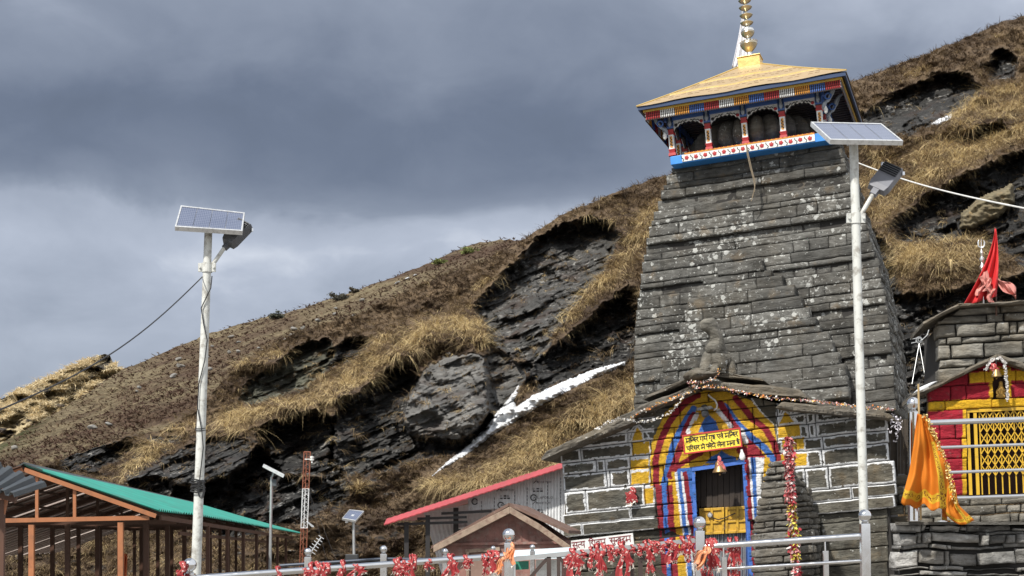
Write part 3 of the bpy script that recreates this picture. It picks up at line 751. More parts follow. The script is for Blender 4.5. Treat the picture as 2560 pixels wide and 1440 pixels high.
def joints(r, x0, x1, lo, hi):
    out = [x0]
    while out[-1] < x1:
        out.append(out[-1] + r.uniform(lo, hi) if r.uniform() < .75 else out[-1] + r.uniform(lo * .5, lo))
    out[-1] = x1
    if len(out) > 2 and out[-1] - out[-2] < lo * .5: out.pop(-2)
    return out
# ================================================================ TEMPLE
T = Frame(W(1800, 1330, 25.0), 17.0, 5.0)
def Z1(x, y): return 1560 + x * .3055, y * .3055
def Z2(x, y): return 1560 + x * .416667, 380 + y * .416667
def Z3(x, y): return 1340 + x * .375, 900 + y * .375
def TL(p, d=0.0): return T.loc(p[0], p[1], d)
def TP(p, d=0.0): x, z = T.loc(p[0], p[1], d); return T.P(x, z, d)
zfloor = TL((1800, 1560))[1]
temple = thing('temple', T.P(0, zfloor, 0), 'leaning grey stone temple with painted doorway, tapering tower and gold canopy roof', 'temple')
mat_tower = stone('tower_stone', (0.032, 0.031, 0.028), (0.140, 0.138, 0.128), 0.6, warm=0.15)
mat_porch = stone('porch_stone', (0.028, 0.027, 0.023), (0.130, 0.125, 0.105), 0.12, paint=True, warm=0.35)
mat_core = plain('dark_mortar', (0.022, 0.020, 0.018), 0.95)  # dark mortar core behind the facing stones
# ---- tower
dT0, dT1 = -2.4, -3.15
zb = TL((1590, 990), dT0)[1]; zt = TL((1690, 420), dT1)[1]
def dfz(z): return dT0 + (dT1 - dT0) * np.clip((z - zb) / (zt - zb), -0.6, 1.2)
def edge(pts):
    out = []
    for p in pts:
        d = dT0
        for _ in range(6): x, z = T.loc(p[0], p[1], d); d = float(dfz(z))
        out.append((z, x))
    return sorted(out)
Lp = edge([(1690, 420), (1672, 435), (1652, 490), (1634, 545), (1618, 600), (1603, 690), (1592, 770), (1586, 840), (1584, 920), (1585, 1000), (1586, 1060)])
Rp = edge([(2102, 362), (2118, 422), (2150, 517), (2181, 613), (2200, 690), (2218, 767), (2228, 860), (2236, 942), (2240, 1010), (2242, 1080)])
def xl(z): return np.interp(z, [a for a, b in Lp], [b for a, b in Lp])
def xr(z): return np.interp(z, [a for a, b in Rp], [b for a, b in Rp])
def Ptow(x, z, d): return T.P(x, z, dfz(z) + d)
rng = np.random.default_rng(4)
zlo = zb - 0.75
zs = [zlo]
while zs[-1] < zt - 0.06: zs.append(zs[-1] + rng.choice([.095, .13, .16, .185, .21]))
zs[-1] = zt
crs = []; ledge = 0.0
for i, (a, b) in enumerate(zip(zs[:-1], zs[1:])):
    m = (a + b) / 2
    if i % 5 == 0: ledge = rng.uniform(0.01, 0.06)
    elif i % 5 == 4: ledge = -0.05
    crs.append((a, b, joints(rng, float(xl(m)), float(xr(m)), .5, 1.5), ledge, None))
masonry('tower', Ptow, crs, [mat_tower], temple, 11, gap=.004, rough=.010, proud=.009, rnd=.012, wob=.007)
# right flank of the tower, seen edge on
def Pflank(a, z, d): return T.P(xr(z) + 0.02 + d, z, dfz(z) - a)
crs = [(a, b, joints(rng, 0.03, 4.0, .4, 1.1), 0, None) for a, b in zip(zs[:-1], zs[1:])]
masonry('tower_flank', Pflank, crs, [mat_tower], temple, 12, cell=.05, gap=.008)
mb = MB(); rows = []
for z in np.linspace(zlo - 1.5, zt, 24):
    xa, xb, d = float(xl(z)) + .05, float(xr(z)) - .04, float(dfz(z)) - .06
    rows.append([T.P(xa, z, d), T.P(xb, z, d), T.P(xb - .1, z, d - 4.0), T.P(xa + .1, z, d - 4.0), T.P(xa, z, d)])
mb.grid(rows); mb.add([rows[-1][k] for k in range(4)], [(0, 1, 2, 3)])
mb.build('tower_core', mat_core, temple)
# stepped stone gable standing out from the tower front
gl = edge([Z2(*p) for p in [(620, 660), (560, 740), (420, 830), (395, 950), (375, 1040), (330, 1110), (280, 1230), (240, 1400), (230, 1500)]])
gr_ = edge([Z2(*p) for p in [(815, 655), (900, 740), (1025, 822), (1075, 900), (1165, 1030), (1200, 1080), (1245, 1110), (1290, 1230), (1345, 1310), (1365, 1420), (1370, 1500)]])
gz = [zb - .5]
gtop = gr_[-1][0]
while gz[-1] < gtop: gz.append(gz[-1] + rng.choice([.13, .17, .21]))
crs = []
for i, (a, b) in enumerate(zip(gz[:-1], gz[1:])):
    m = (a + b) / 2; f = (gtop - m) / (gtop - zb)
    xa = np.interp(m, [p[0] for p in gl], [p[1] for p in gl]); xb = np.interp(m, [p[0] for p in gr_], [p[1] for p in gr_])
    crs.append((a, b, joints(rng, float(xa), float(xb), .55, 1.4), 0.16 + 0.34 * f + (.05 if i % 3 == 1 else 0), None))
masonry('stepped_gable', Ptow, crs, [mat_tower], temple, 17, depth=.42, gap=.004, rough=.010, proud=.009, rnd=.012, wob=.007)

# ---- porch front
def zc(Y3): return TL(Z3(180, Y3))[1]
def xc(X3, Y3): return TL(Z3(X3, Y3))[0]
YEL, RED, BLU, WHT = (.56, .335, .028), (.225, .020, .030), (.048, .135, .40), (.66, .67, .68)
def poly_in(X, Y, p): return sdpoly(X, Y, p)
STR_L = [(RED, [(800, 835), (800, 650), (835, 530), (885, 420), (950, 330), (1000, 280), (1080, 235)], 22), (BLU, [(852, 835), (880, 715), (905, 600), (940, 510), (1000, 400), (1050, 325)], 21),
         (RED, [(895, 775), (925, 690), (965, 570), (1000, 460), (1050, 365)], 22), (WHT, [(1015, 480), (1070, 365)], 15)]
STR_R = [(RED, [(1330, 255), (1380, 310), (1440, 390), (1530, 460), (1590, 560), (1615, 660)], 22), (BLU, [(1255, 305), (1340, 420), (1440, 520), (1530, 590), (1580, 660)], 22),
         (RED, [(1230, 290), (1305, 415), (1385, 520), (1470, 605), (1540, 700)], 23), (WHT, [(1215, 340), (1300, 440)], 14), (WHT, [(1370, 470), (1400, 545)], 16)]
JAMB_L = [(RED, 788, 832, 822, 858), (BLU, 834, 866, 858, 888), (RED, 866, 905, 888, 932), (YEL, 905, 925, 932, 978), (WHT, 925, 945, 978, 988), (BLU, 942, 968, 988, 1018), (WHT, 965, 985, 1018, 1034), (RED, 980, 1012, 1034, 1070), (BLU, 1010, 1062, 1066, 1092)]
JAMB_R = [(BLU, 1360, 1396, 1405, 1432), (RED, 1396, 1424, 1430, 1458), (WHT, 1424, 1440, 1456, 1470), (BLU, 1438, 1470, 1468, 1484), (WHT, 1468, 1515, 1482, 1494), (YEL, 1515, 1548, 1492, 1502)]
ARCH = [(760, 840), (765, 560), (800, 480), (860, 350), (930, 285), (1060, 225), (1200, 180), (1330, 235), (1430, 265), (1500, 350), (1585, 430), (1610, 560), (1620, 680), (1560, 720), (1550, 840)]
YELS = [[(640, 560), (650, 500), (675, 440), (705, 490), (720, 560)], [(640, 552), (755, 540), (757, 622), (640, 632)], [(628, 668), (750, 660), (750, 722), (626, 735)], [(632, 752), (752, 742), (752, 822), (632, 832)], [(716, 858), (780, 848), (782, 955), (722, 962)],
        [(1622, 428), (1662, 335), (1722, 412)], [(1612, 440), (1760, 425), (1762, 512), (1616, 520)], [(1640, 528), (1788, 515), (1788, 592), (1640, 602)], [(1600, 632), (1805, 620), (1808, 702), (1602, 714)]]
OUTL = [[(608, 552), (628, 480), (675, 420), (728, 470), (765, 530)], [(636, 552), (646, 500), (676, 436), (712, 490), (722, 552)], [(1606, 430), (1640, 325), (1680, 325), (1740, 410)], [(1616, 425), (1660, 330), (1728, 412)],
        [(365, 540), (500, 505), (500, 485), (620, 462)], [(1690, 335), (1780, 360), (1910, 355), (1915, 380), (2030, 355), (2030, 370)], [(1440, 262), (1500, 345), (1580, 425)]]
def paint(x, z, E, info):
    px, py = T.pix(x, z, 0.0)
    X = (px - 1340) / .375; Y = (py - 900) / .375
    jx = 3.0 * fbm(X / 14, Y / 14, 7, 2); X = X + jx; Y = Y + 3 * fbm(X / 14 + 5, Y / 14, 8, 2)
    C = np.zeros(X.shape + (4,))
    def put(m, c):
        C[m] = (c[0], c[1], c[2], 1)
    # outlined stones left and right of the arch
    if info:
        out = (E < info * (0.85 + 0.5 * fbm(X / 30, Y / 30, 17, 3)) + 0.006) & ((X < 790) | (X > 1600)) & (fbm(X / 50, Y / 40, 19, 3) > -0.60)
        put(out, WHT)
    for p in YELS: put(sdpoly(X, Y, p) > 0, YEL)
    for p in YELS[1:5] + YELS[6:]:
        s = sdpoly(X, Y, p); put((s < 0) & (s > -11), WHT)
    for p in OUTL: put(dline(X, Y, p) < 6, WHT)
    up = sdpoly(X, Y, ARCH) > 0
    put(up & (Y < 850), YEL)
    for l in STR_L + STR_R:
        put((dline(X, Y, l[1]) < l[2]) & (Y < 850), l[0])
    # sweeping red and blue band above the lintel
    put((dline(X, Y, [(905, 765), (960, 700), (1040, 650), (1100, 620)]) < 17) & (Y < 850), RED)
    put((dline(X, Y, [(1370, 600), (1450, 640), (1520, 700)]) < 34), RED)
    put(sdpoly(X, Y, [(1085, 480), (1110, 410), (1150, 360), (1200, 410), (1225, 480)]) > 0, BLU)
    put(sdpoly(X, Y, [(1130, 690), (1160, 650), (1215, 625), (1240, 600), (1265, 625), (1330, 650), (1350, 690)]) > 0, BLU)
    put(sdpoly(X, Y, [(905, 790), (950, 725), (1060, 712), (1360, 665), (1445, 650), (1445, 690), (1060, 752), (960, 760), (925, 810)]) > 0, BLU)
    put(sdpoly(X, Y, [(1020, 475), (1060, 400), (1095, 470)]) > 0, YEL)
    for tab, yt, in ((JAMB_L, 735), (JAMB_R, 690)):
        for c, a0, b0, a1, b1 in tab:
            tt = (Y - 760) / 440.0
            xa = a0 + (a1 - a0) * tt; xb = b0 + (b1 - b0) * tt
            top = 835 if tab is JAMB_L else 650
            top = np.where((X > 905) & (tab is JAMB_L), 745, top)
            put((X >= xa) & (X < xb) & (Y > top), c)
    return C
DOOR = [(1062, 742), (1372, 690), (1412, 1150), (1420, 1460), (1085, 1460), (1080, 1100)]
def keepdoor(x, z):
    px, py = T.pix(x, z, 0.0)
    X = (px - 1340) / .375; Y = (py - 900) / .375
    inside = sdpoly(X, Y, DOOR) > 0
    # trim to the gable: nothing above the underside of the roof slabs
    top = np.interp(X, [0, 40, 490, 1130, 1620, 2390, 2500], [680, 655, 445, 185, 300, 395, 420])
    return (~inside) & (Y > top - 12)
rows = [140, 205, 265, 325, 390, 455, 530, 600, 690, 770, 885, 1030, 1105, 1185, 1245, 1330, 1420, 1520, 1640]
JL = {530: [165, 300, 612], 600: [162, 297, 640, 765], 690: [172, 400, 460, 625, 755], 770: [178, 472, 492, 625, 760], 885: [190, 332, 720, 785], 1030: [182, 630, 800], 1105: [180, 310, 820]}
JR = {390: [1600, 1800, 1915, 2120], 455: [1605, 1765, 1985, 2260], 530: [1605, 1800, 1860, 2090, 2330], 600: [1605, 1815, 1865, 2150, 2340], 690: [1590, 1735, 1910, 2155, 2345], 770: [1600, 1905, 2160, 2345], 885: [1600, 1790, 1945, 2390], 1030: [1600, 1800, 2100, 2400], 1105: [1600, 1830, 2390]}
crs = []
for a, b in zip(rows[:-1], rows[1:]):
    z1_, z0_ = zc(a), zc(b)
    def at(X3): return TL(Z3(X3, a - (X3 - 180) * 0.113 + 40))[0]
    jl = JL.get(a); jr = JR.get(a)
    left = [at(x) for x in jl] if jl else [at(175)] + ([at(420 + 90 * math.sin(a))] if a > 400 else [])
    right = [at(x) for x in jr] if jr else [at(1600), at(1830 + 80 * math.sin(a)), at(2340)]
    mid = [at(x) for x in (900 + 60 * math.sin(a * 3), 1240 + 90 * math.sin(a), 1480 + 40 * math.cos(a))]
    js = sorted(left + mid + right)
    info = 0.034 if 500 <= a <= 890 else (0.016 if a in (1030, 1105) else (0.022 if 385 <= a < 500 else 0))
    ep = 0.03 if a in (1105,) else (-0.05 if a in (1185,) else 0.0)
    crs.append((z0_, z1_, js, ep, info))
masonry('porch_wall', T.P, crs, [mat_porch], temple, 23, cell=.0135, gap=.005, proud=.014, rough=.011, rnd=.018, depth=.25, paint=paint, keep=keepdoor, wob=.006)
# solid behind the facing, with the door passage left open
xa0, xa1 = TL(Z3(190, 900))[0], TL(Z3(2335, 700))[0]
da, db = TL(Z3(1072, 900))[0], TL(Z3(1392, 900))[0]; zdo = TL(Z3(1215, 715))[1]
mb = MB()
def tb(x0, x1, z0, z1, d0, d1, m=0):
    mb.hexa([T.P(x0, z0, d1), T.P(x1, z0, d1), T.P(x1, z0, d0), T.P(x0, z0, d0), T.P(x0, z1, d1), T.P(x1, z1, d1), T.P(x1, z1, d0), T.P(x0, z1, d0)], m)
ze0 = TL(Z3(190, 600))[1]
tb(xa0 + .03, da - .05, zfloor, ze0, -2.3, -.06)
tb(db + .06, xa1 - .03, zfloor, ze0 - .02, -2.3, -.06)
apex = TL(Z3(1130, 195)); el = TL(Z3(170, 600)); er = TL(Z3(2340, 385))
pp = [T.P(xa0 + .03, ze0 + .001, -.06), T.P(da - .05, ze0 + .001, -.06), T.P(da - .05, zdo + .05, -.06), T.P(db + .06, zdo + .05, -.06), T.P(db + .06, ze0 + .001, -.06), T.P(xa1 - .03, ze0 + .001, -.06), T.P(xa1 - .03, er[1] - .03, -.06), T.P(apex[0], apex[1] - .03, -.06)]
mb.prism(pp, (T.P(0, 0, -2.3) - T.P(0, 0, -.06)))
mb.build('porch_core', mat_core, temple)
# door: dark boards above, yellow panelled leaves, corrugated sheet below
mat_dark = plain('dark_boards', (0.030, 0.021, 0.015), 0.8, nscale=3, var=.4)
mat_yel = plain('yellow_door_paint', (0.50, 0.29, 0.02), 0.55, nscale=9, var=.2, dirt=.7, dirtcol=(.16, .08, .02))
mat_zinc = plain('zinc_sheet', (0.30, 0.31, 0.33), 0.5, 0.6, nscale=7, var=.25, dirt=.4)
def door_pt(X3, Y3, d): return TP(Z3(X3, Y3), d)
mb = MB()
for i in range(9):
    a, b = 1062 + i * 38, 1062 + (i + 1) * 38 - 3
    mb.hexa([door_pt(a, 985, -.30 - .01 * (i % 2)), door_pt(b, 975, -.30 - .01 * (i % 2)), door_pt(b, 975, -.36), door_pt(a, 985, -.36), door_pt(a, 700, -.30 - .01 * (i % 2)), door_pt(b, 690, -.30 - .01 * (i % 2)), door_pt(b, 690, -.36), door_pt(a, 700, -.36)])
mb.build('transom_boards', mat_dark, temple)
for s, (xa_, xb_) in enumerate(((1088, 1255), (1262, 1425))):
    mb = MB()
    def dq(x0, y0, x1, y1, d0, d1, m=0):
        sl = lambda x: -(x - 1088) * .055
        mb.hexa([door_pt(x0, y1 + sl(x0), d1), door_pt(x1, y1 + sl(x1), d1), door_pt(x1, y1 + sl(x1), d0), door_pt(x0, y1 + sl(x0), d0), door_pt(x0, y0 + sl(x0), d1), door_pt(x1, y0 + sl(x1), d1), door_pt(x1, y0 + sl(x1), d0), door_pt(x0, y0 + sl(x0), d0)], m)
    dq(xa_, 990, xb_, 1168, -.31, -.27)
    w = (xb_ - xa_)
    for fx0, fx1 in ((0, .1), (.45, .55), (.9, 1)): dq(xa_ + w * fx0, 990, xa_ + w * fx1, 1168, -.27, -.245)
    for y0, y1 in ((990, 1010), (1080, 1096), (1150, 1168)):
        dq(xa_ + w * .1, y0, xa_ + w * .45, y1, -.27, -.247); dq(xa_ + w * .55, y0, xa_ + w * .9, y1, -.27, -.247)
    o = mb.build('door_leaf', mat_yel, temple, bevel=.006)
    if s == 0:
        m2 = MB(); m2.lathe(door_pt(1160, 1035, -.225), [(0, .02), (.03, .018), (.045, 0), (0.0, -.01)], 14, 0, (T.ex, T.ez, -T.ey)); m2.build('padlock', plain('steel', (.55, .55, .55), .35, .8), o)
        m2 = MB(); m2.tube([door_pt(1165, 1045, -.22), door_pt(1215, 1065, -.215), door_pt(1265, 1050, -.22), door_pt(1330, 1020, -.215)], .009, 6); m2.build('chain', plain('iron', (.06, .05, .045), .5, .7), o)
mb = MB(); ptsr = []
for Y3 in (1150, 1480):
    ptsr.append([door_pt(1080 + i * 4.3, Y3, -.33 + .018 * math.sin(i * 1.05)) for i in range(82)])
mb.grid(ptsr); mb.build('corrugated_sheet', mat_zinc, temple, solid=.004)
# blue reveals of the doorway
mb = MB()
mb.hexa([door_pt(1045, 1460, -.36), door_pt(1090, 1460, -.36), door_pt(1090, 1460, .0), door_pt(1062, 1460, .0), door_pt(1030, 735, -.36), door_pt(1062, 735, -.36), door_pt(1058, 742, .0), door_pt(1040, 742, .0)])
mb.hexa([door_pt(1412, 1460, -.36), door_pt(1450, 1460, -.36), door_pt(1450, 1460, .0), door_pt(1424, 1460, .0), door_pt(1370, 680, -.36), door_pt(1410, 680, -.36), door_pt(1400, 690, .0), door_pt(1375, 690, .0)])
mb.hexa([door_pt(1040, 742, -.36), door_pt(1400, 690, -.36), door_pt(1400, 690, .012), door_pt(1040, 742, .012), door_pt(1040, 715, -.36), door_pt(1400, 665, -.36), door_pt(1400, 668, .012), door_pt(1040, 718, .012)])
mb.build('door_frame', plain('blue_masonry_paint', (.04, .12, .42), .6, nscale=8, var=.25, bump=.6, bscale=30), temple)
# porch roof: long weathered slabs in two overlapping slopes
mat_slab2 = stone('roof_slab', (0.055, 0.050, 0.042), (0.30, 0.275, 0.235), 0.35, warm=.5, strata=1.6)
def roofslab(a, b, th, d0, d1, seed, lift=0.0):
    """slab whose front bottom edge runs a->b (zoom pixels), thickness th in metres"""
    n, q = 42, 12
    xa_, za_ = TL(Z3(*a), d0); xb_, zb_ = TL(Z3(*b), d0)
    V = []; ring = [(0, 0), (.15, -.06), (.5, -.10), (.85, -.06), (1, 0)]
    sec = [(d0, 0), (d0 + .0, .25), (d0 + .0, .5), (d0 - .0, .78), (d0 - .03, 1.0), ((d0 + d1) / 2, 1.02), (d1, 1.0), (d1, 0), ((d0 + d1) / 2, -.02)]
    for i in range(n):
        t = i / (n - 1)
        endr = min(1, min(t, 1 - t) * 14 + .25)
        for k, (dd, hh) in enumerate(sec):
            x = xa_ + (xb_ - xa_) * t; z = za_ + (zb_ - za_) * t
            nz = .028 * fbm(np.array([x * 2.2 + seed]), np.array([hh * 2.0 + dd]), seed, 4)[0]
            nd = .05 * fbm(np.array([x * 2.6]), np.array([hh * 3 + seed]), seed + 9, 4)[0]
            tk = th * (.8 + .35 * fbm(np.array([x * 1.2 + 3 * seed]), np.array([dd]), seed + 2, 3)[0]) * endr
            V.append(T.P(x, z + hh * tk + nz + lift, dd + nd * (1 if k < 5 else 0)))
    m = len(sec)
    fs = [(i * m + k, i * m + (k + 1) % m, (i + 1) * m + (k + 1) % m, (i + 1) * m + k) for i in range(n - 1) for k in range(m)]
    fs += [tuple(range(m)), tuple((n - 1) * m + k for k in range(m - 1, -1, -1))]
    mb = MB(); mb.add(V, fs); return mb
for k, (a, b, th, d0, d1, lf) in enumerate([((38, 668), (660, 408), .135, .42, -1.6, 0), ((500, 440), (1075, 200), .15, .34, -2.2, .0), ((1085, 180), (1800, 255), .15, .36, -2.3, 0), ((1600, 318), (2395, 398), .13, .42, -2.0, -.005), ((720, 318), (1085, 168), .07, .30, -2.3, .13), ((1180, 158), (1520, 190), .07, .2, -2.3, .12)]):
    roofslab(a, b, th, d0, d1, 31 + k, lf).build('roof_slab', mat_slab2, temple)
mb = MB()   # lump of the ridge stone
o = rock_mesh('ridge_stone', TP(Z3(1110, 95), .32), .30, .30, .115, 77, mat_slab2, temple, 4, rot=.1)
# back roof behind the front slabs
mb = MB()
for a, b in (((180, 600), (1130, 165)), ((1130, 165), (2330, 370))):
    xa_, za_ = TL(Z3(*a), 0); xb_, zb_ = TL(Z3(*b), 0)
    mb.hexa([T.P(xa_, za_ - .02, .2), T.P(xb_, zb_ - .02, .2), T.P(xb_, zb_ - .02, -2.5), T.P(xa_, za_ - .02, -2.5), T.P(xa_, za_ + .06, .2), T.P(xb_, zb_ + .06, .2), T.P(xb_, zb_ + .06, -2.5), T.P(xa_, za_ + .06, -2.5)])
mb.build('roof_deck', mat_slab2, temple)
# dark timber and rubble at the right end of the porch
mb = MB()
for i in range(7):
    a = 2345 + i * 22
    mb.hexa([TP(Z3(a, 760), -.5 - .02 * (i % 3)), TP(Z3(a + 20, 758), -.5 - .02 * (i % 3)), TP(Z3(a + 20, 758), -.6), TP(Z3(a, 760), -.6), TP(Z3(a - 4, 395), -.5 - .02 * (i % 3)), TP(Z3(a + 16, 395), -.5 - .02 * (i % 3)), TP(Z3(a + 16, 395), -.6), TP(Z3(a - 4, 395), -.6)])
mb.build('side_boards', plain('weathered_boards', (.055, .042, .030), .85, nscale=4, var=.45), temple)
rs = [770, 840, 905, 965, 1040, 1100, 1160, 1230, 1300, 1380, 1470, 1600]
def Pbase(x, z, d): return T.P(x, z, d - .35)
crs = []
for a, b in zip(rs[:-1], rs[1:]):
    crs.append((TL(Z3(2400, b), -.35)[1], TL(Z3(2400, a), -.35)[1], joints(rng, TL(Z3(2340, a), -.35)[0], TL(Z3(2700, a), -.35)[0], .25, .7), 0, 0))
masonry('plinth', Pbase, crs, [mat_porch], temple, 29, gap=.010, proud=.03, rough=.02)

# ================================================================ canopy on the tower
GOLD_ = plain('gold_sheet', (0.35, 0.255, 0.14), 0.5, 0.1, nscale=2.2, var=.10, bump=.25, bscale=5)
GOLD2 = plain('gold_seam', (0.60, 0.44, 0.16), 0.38, 0.4, nscale=9, var=.15, bump=.5, bscale=18)
BLUED = plain('dark_blue_paint', (.012, .034, .095), .5, nscale=6, var=.25)
BLUEL = plain('bright_blue_paint', (.035, .22, .62), .5, nscale=6, var=.2)
BLUEM = plain('mid_blue_paint', (.05, .12, .36), .5, nscale=6, var=.2)
WHITE = plain('white_paint', (.68, .68, .66), .55, nscale=9, var=.15, dirt=.25)
REDP = plain('red_paint', (.36, .022, .025), .5, nscale=8, var=.2)
ORNG = plain('ochre_paint', (.60, .26, .03), .5, nscale=8, var=.2)
BLKP = plain('black_paint', (.015, .013, .012), .5)
GREYP = plain('grey_carving', (.24, .27, .31), .6, nscale=9, var=.3)
TIMB = plain('dark_timber', (.035, .024, .022), .8, nscale=5, var=.3)
dE = -2.35                                   # eave front plane
ea = TL((1594, 262), dE); eb = TL((2114, 186), dE)
ex0, ex1 = ea[0], eb[0]; ez = (ea[1] + eb[1]) / 2; sE = ex1 - ex0; exm = (ex0 + ex1) / 2; dC = dE - sE / 2
dP = dE - .48                                # pillar line
canopy_parent = temple
bb0 = TL((1676, 402), dP + .06); bb1 = TL((2064, 344), dP + .06)
bx0, bx1 = bb0[0], bb1[0] + .12; bz = (bb0[1] + bb1[1]) / 2; sB = bx1 - bx0
mb = MB()
def tbox(mb, x0, x1, z0, z1, d0, d1, m=0):
    mb.hexa([T.P(x0, z0, d1), T.P(x1, z0, d1), T.P(x1, z0, d0), T.P(x0, z0, d0), T.P(x0, z1, d1), T.P(x1, z1, d1), T.P(x1, z1, d0), T.P(x0, z1, d0)], m)
th = .085
for d0, d1 in ((dP - .10, dP + .06), (dP - sB - .06, dP - sB + .10)): tbox(mb, bx0, bx1, bz - .062, bz + th, d0, d1)
for x0, x1 in ((bx0, bx0 + .16), (bx1 - .16, bx1)): tbox(mb, x0, x1, bz - .062, bz + th, dP - sB + .101, dP - .101)
tbox(mb, bx0 + .161, bx1 - .161, bz - .06, bz - .02, dP - sB + .101, dP - .101)
can = mb.build('canopy', BLUEL, temple, bevel=.008)
# flowered board
mb = MB(); fx0, fx1 = bx0 + .21, bx1 - .30; fd = dP + .063
tbox(mb, fx0, fx1, bz - .042, bz + .075, dP + .061, fd + .012, 0)
tbox(mb, fx0 + .05, fx1, bz + .078, bz + .10, dP + .02, fd + .016, 2)
nfl = 14; fw = (fx1 - fx0) / nfl
axT = (T.ex, T.ez, -T.ey)
for i in range(nfl):
    c = T.P(fx0 + (i + .5) * fw, bz + .018 - .006 * (i % 2), fd + .0125)
    mb.lathe(c, [(.034, 0), (.034, .006), (0, .010)], 10, 1, axT)
    for k in range(5):
        a = k * 1.2566 + i
        mb.lathe(T.P(fx0 + (i + .5) * fw + .03 * math.cos(a), bz + .018 + .03 * math.sin(a), fd + .0125), [(.012, 0), (.010, .006), (0, .007)], 6, 1, axT)
    p = [T.P(fx0 + i * fw + .008 + .02 * math.sin(q * .8), bz - .035 + .013 * q, fd + .016) for q in range(8)]
    mb.tube(p, .006, 4, 3)
for i in range(60):
    mb.box(T.P(fx0 + .06 + (fx1 - fx0 - .07) * i / 59, bz + .101, fd + .004), .02, .03, .012, 1 if i % 2 else 2, (T.ex, T.ey, T.ez))
mb.build('flower_board', [WHITE, REDP, ORNG, BLKP], can)
# pillars
pz0 = bz + .10; ptop = TL((1856, 262), dP)[1]; ph = ptop - pz0
def pillar(x, d, name='pillar'):
    mb = MB(); w = .062
    def seg(z0, z1, w0, w1, m): 
        mb.hexa([T.P(x - w0, pz0 + z0, d + w0), T.P(x + w0, pz0 + z0, d + w0), T.P(x + w0, pz0 + z0, d - w0), T.P(x - w0, pz0 + z0, d - w0), T.P(x - w1, pz0 + z1, d + w1), T.P(x + w1, pz0 + z1, d + w1), T.P(x + w1, pz0 + z1, d - w1), T.P(x - w1, pz0 + z1, d - w1)], m)
    seg(0, .05, .066, .060, 1); seg(.0505, .10, .046, .056, 1); seg(.1005, .115, .060, .060, 1)
    s0, s1 = .1155, ph * .53
    seg(s0, s1, .046, .046, 0)
    tbox(mb, x - .022, x + .022, pz0 + s0 + .03, pz0 + s1 - .03, d + .0465, d + .050, 2)
    for q in range(6):
        zq = pz0 + s0 + .06 + (s1 - s0 - .12) * q / 5
        mb.lathe(T.P(x + .010 * (-1) ** q, zq, d + .0505), [(.014, 0), (.010, .004), (0, .005)], 6, 3, axT)
    seg(s1 + .0005, s1 + .03, .050, .058, 1); seg(s1 + .0305, s1 + .09, .042, .054, 1); seg(s1 + .0905, s1 + .11, .057, .057, 3)
    seg(s1 + .1105, ph + .12, .056, .056, 4)
    for q in (-1, 1): tbox(mb, x + q * .040 - .010, x + q * .040 + .010, pz0 + s1 + .14, pz0 + ph + .10, d + .0565, d + .070, 5)
    mb.lathe(T.P(x, pz0 + s1 + .16, d + .068), [(0, -.04), (.030, 0), (.036, .03), (.018, .10), (.022, .16), (.030, .20), (.02, .24)], 8, 6, (T.ex, T.ey, T.ez))
    return mb.build(name, [WHITE, REDP, ORNG, BLKP, BLUEM, BLUED, GREYP], can)
pcols = []
for p in ((1682, 385), (1774, 371), (1865, 358), (1960, 345), (2053, 331)): pcols.append(TL(p, dP)[0])
for x in pcols: pillar(x, dP)
sideS = pcols[-1] - pcols[0]
for k in (1, 2, 3, 4):
    for x in (pcols[0], pcols[-1]): pillar(x, dP - sideS * k / 4)
for x in pcols[1:-1]: pillar(x, dP - sideS)
# foliated arches
def arch(P, x0, x1):
    """P(x,z,d) maps; white cusped panel with scrollwork"""
    mb = MB(); zt_ = pz0 + ph * .885; w = x1 - x0; zs_ = pz0 + ph * .62
    n = 40; top = []; bot = []
    for i in range(n + 1):
        t = i / n; x = x0 + w * t
        u = abs(2 * t - 1)
        zb_ = zs_ + (zt_ - .065 - zs_) * (1 - u ** 2.6) + .022 * abs(math.sin(t * math.pi * 7))
        if u > .95: zb_ = zs_
        top.append(x); bot.append(min(zb_, zt_ - .04))
    for d0, m, dz in ((.0, 0, 0.0), (-.012, 1, -.014)):
        for i in range(n):
            mb.hexa([P(top[i], bot[i] + dz, d0 + .01), P(top[i + 1], bot[i + 1] + dz, d0 + .01), P(top[i + 1], bot[i + 1] + dz, d0 - .03), P(top[i], bot[i] + dz, d0 - .03), P(top[i], zt_, d0 + .01), P(top[i + 1], zt_, d0 + .01), P(top[i + 1], zt_, d0 - .03), P(top[i], zt_, d0 - .03)], m)
    for sgn in (-1, 1):
        c = (x0 + x1) / 2
        pts = [P(c + sgn * w * (.06 + .36 * q / 14), zt_ - .035 + .012 * math.sin(q * 1.5) - .04 * (q / 14) ** 2, .016) for q in range(15)]
        mb.tube(pts, .007, 4, 1)
        mb.lathe(P(c + sgn * w * .42, zt_ - .085, .011), [(.030, 0), (.030, .006), (.018, .007), (.018, .012), (0, .012)], 8, 1 if sgn < 0 else 2, axT)
    return mb.build('arch_panel', [WHITE, BLKP, REDP], can)
for a, b in zip(pcols[:-1], pcols[1:]): arch(lambda x, z, d: T.P(x, z, dP + d), a + .058, b - .058)
for k in range(4):
    a, b = sideS * k / 4 + .058, sideS * (k + 1) / 4 - .058
    arch(lambda x, z, d: T.P(pcols[-1] + d, z, dP - x), a, b)
    arch(lambda x, z, d: T.P(pcols[0] - d, z, dP - x), a, b)
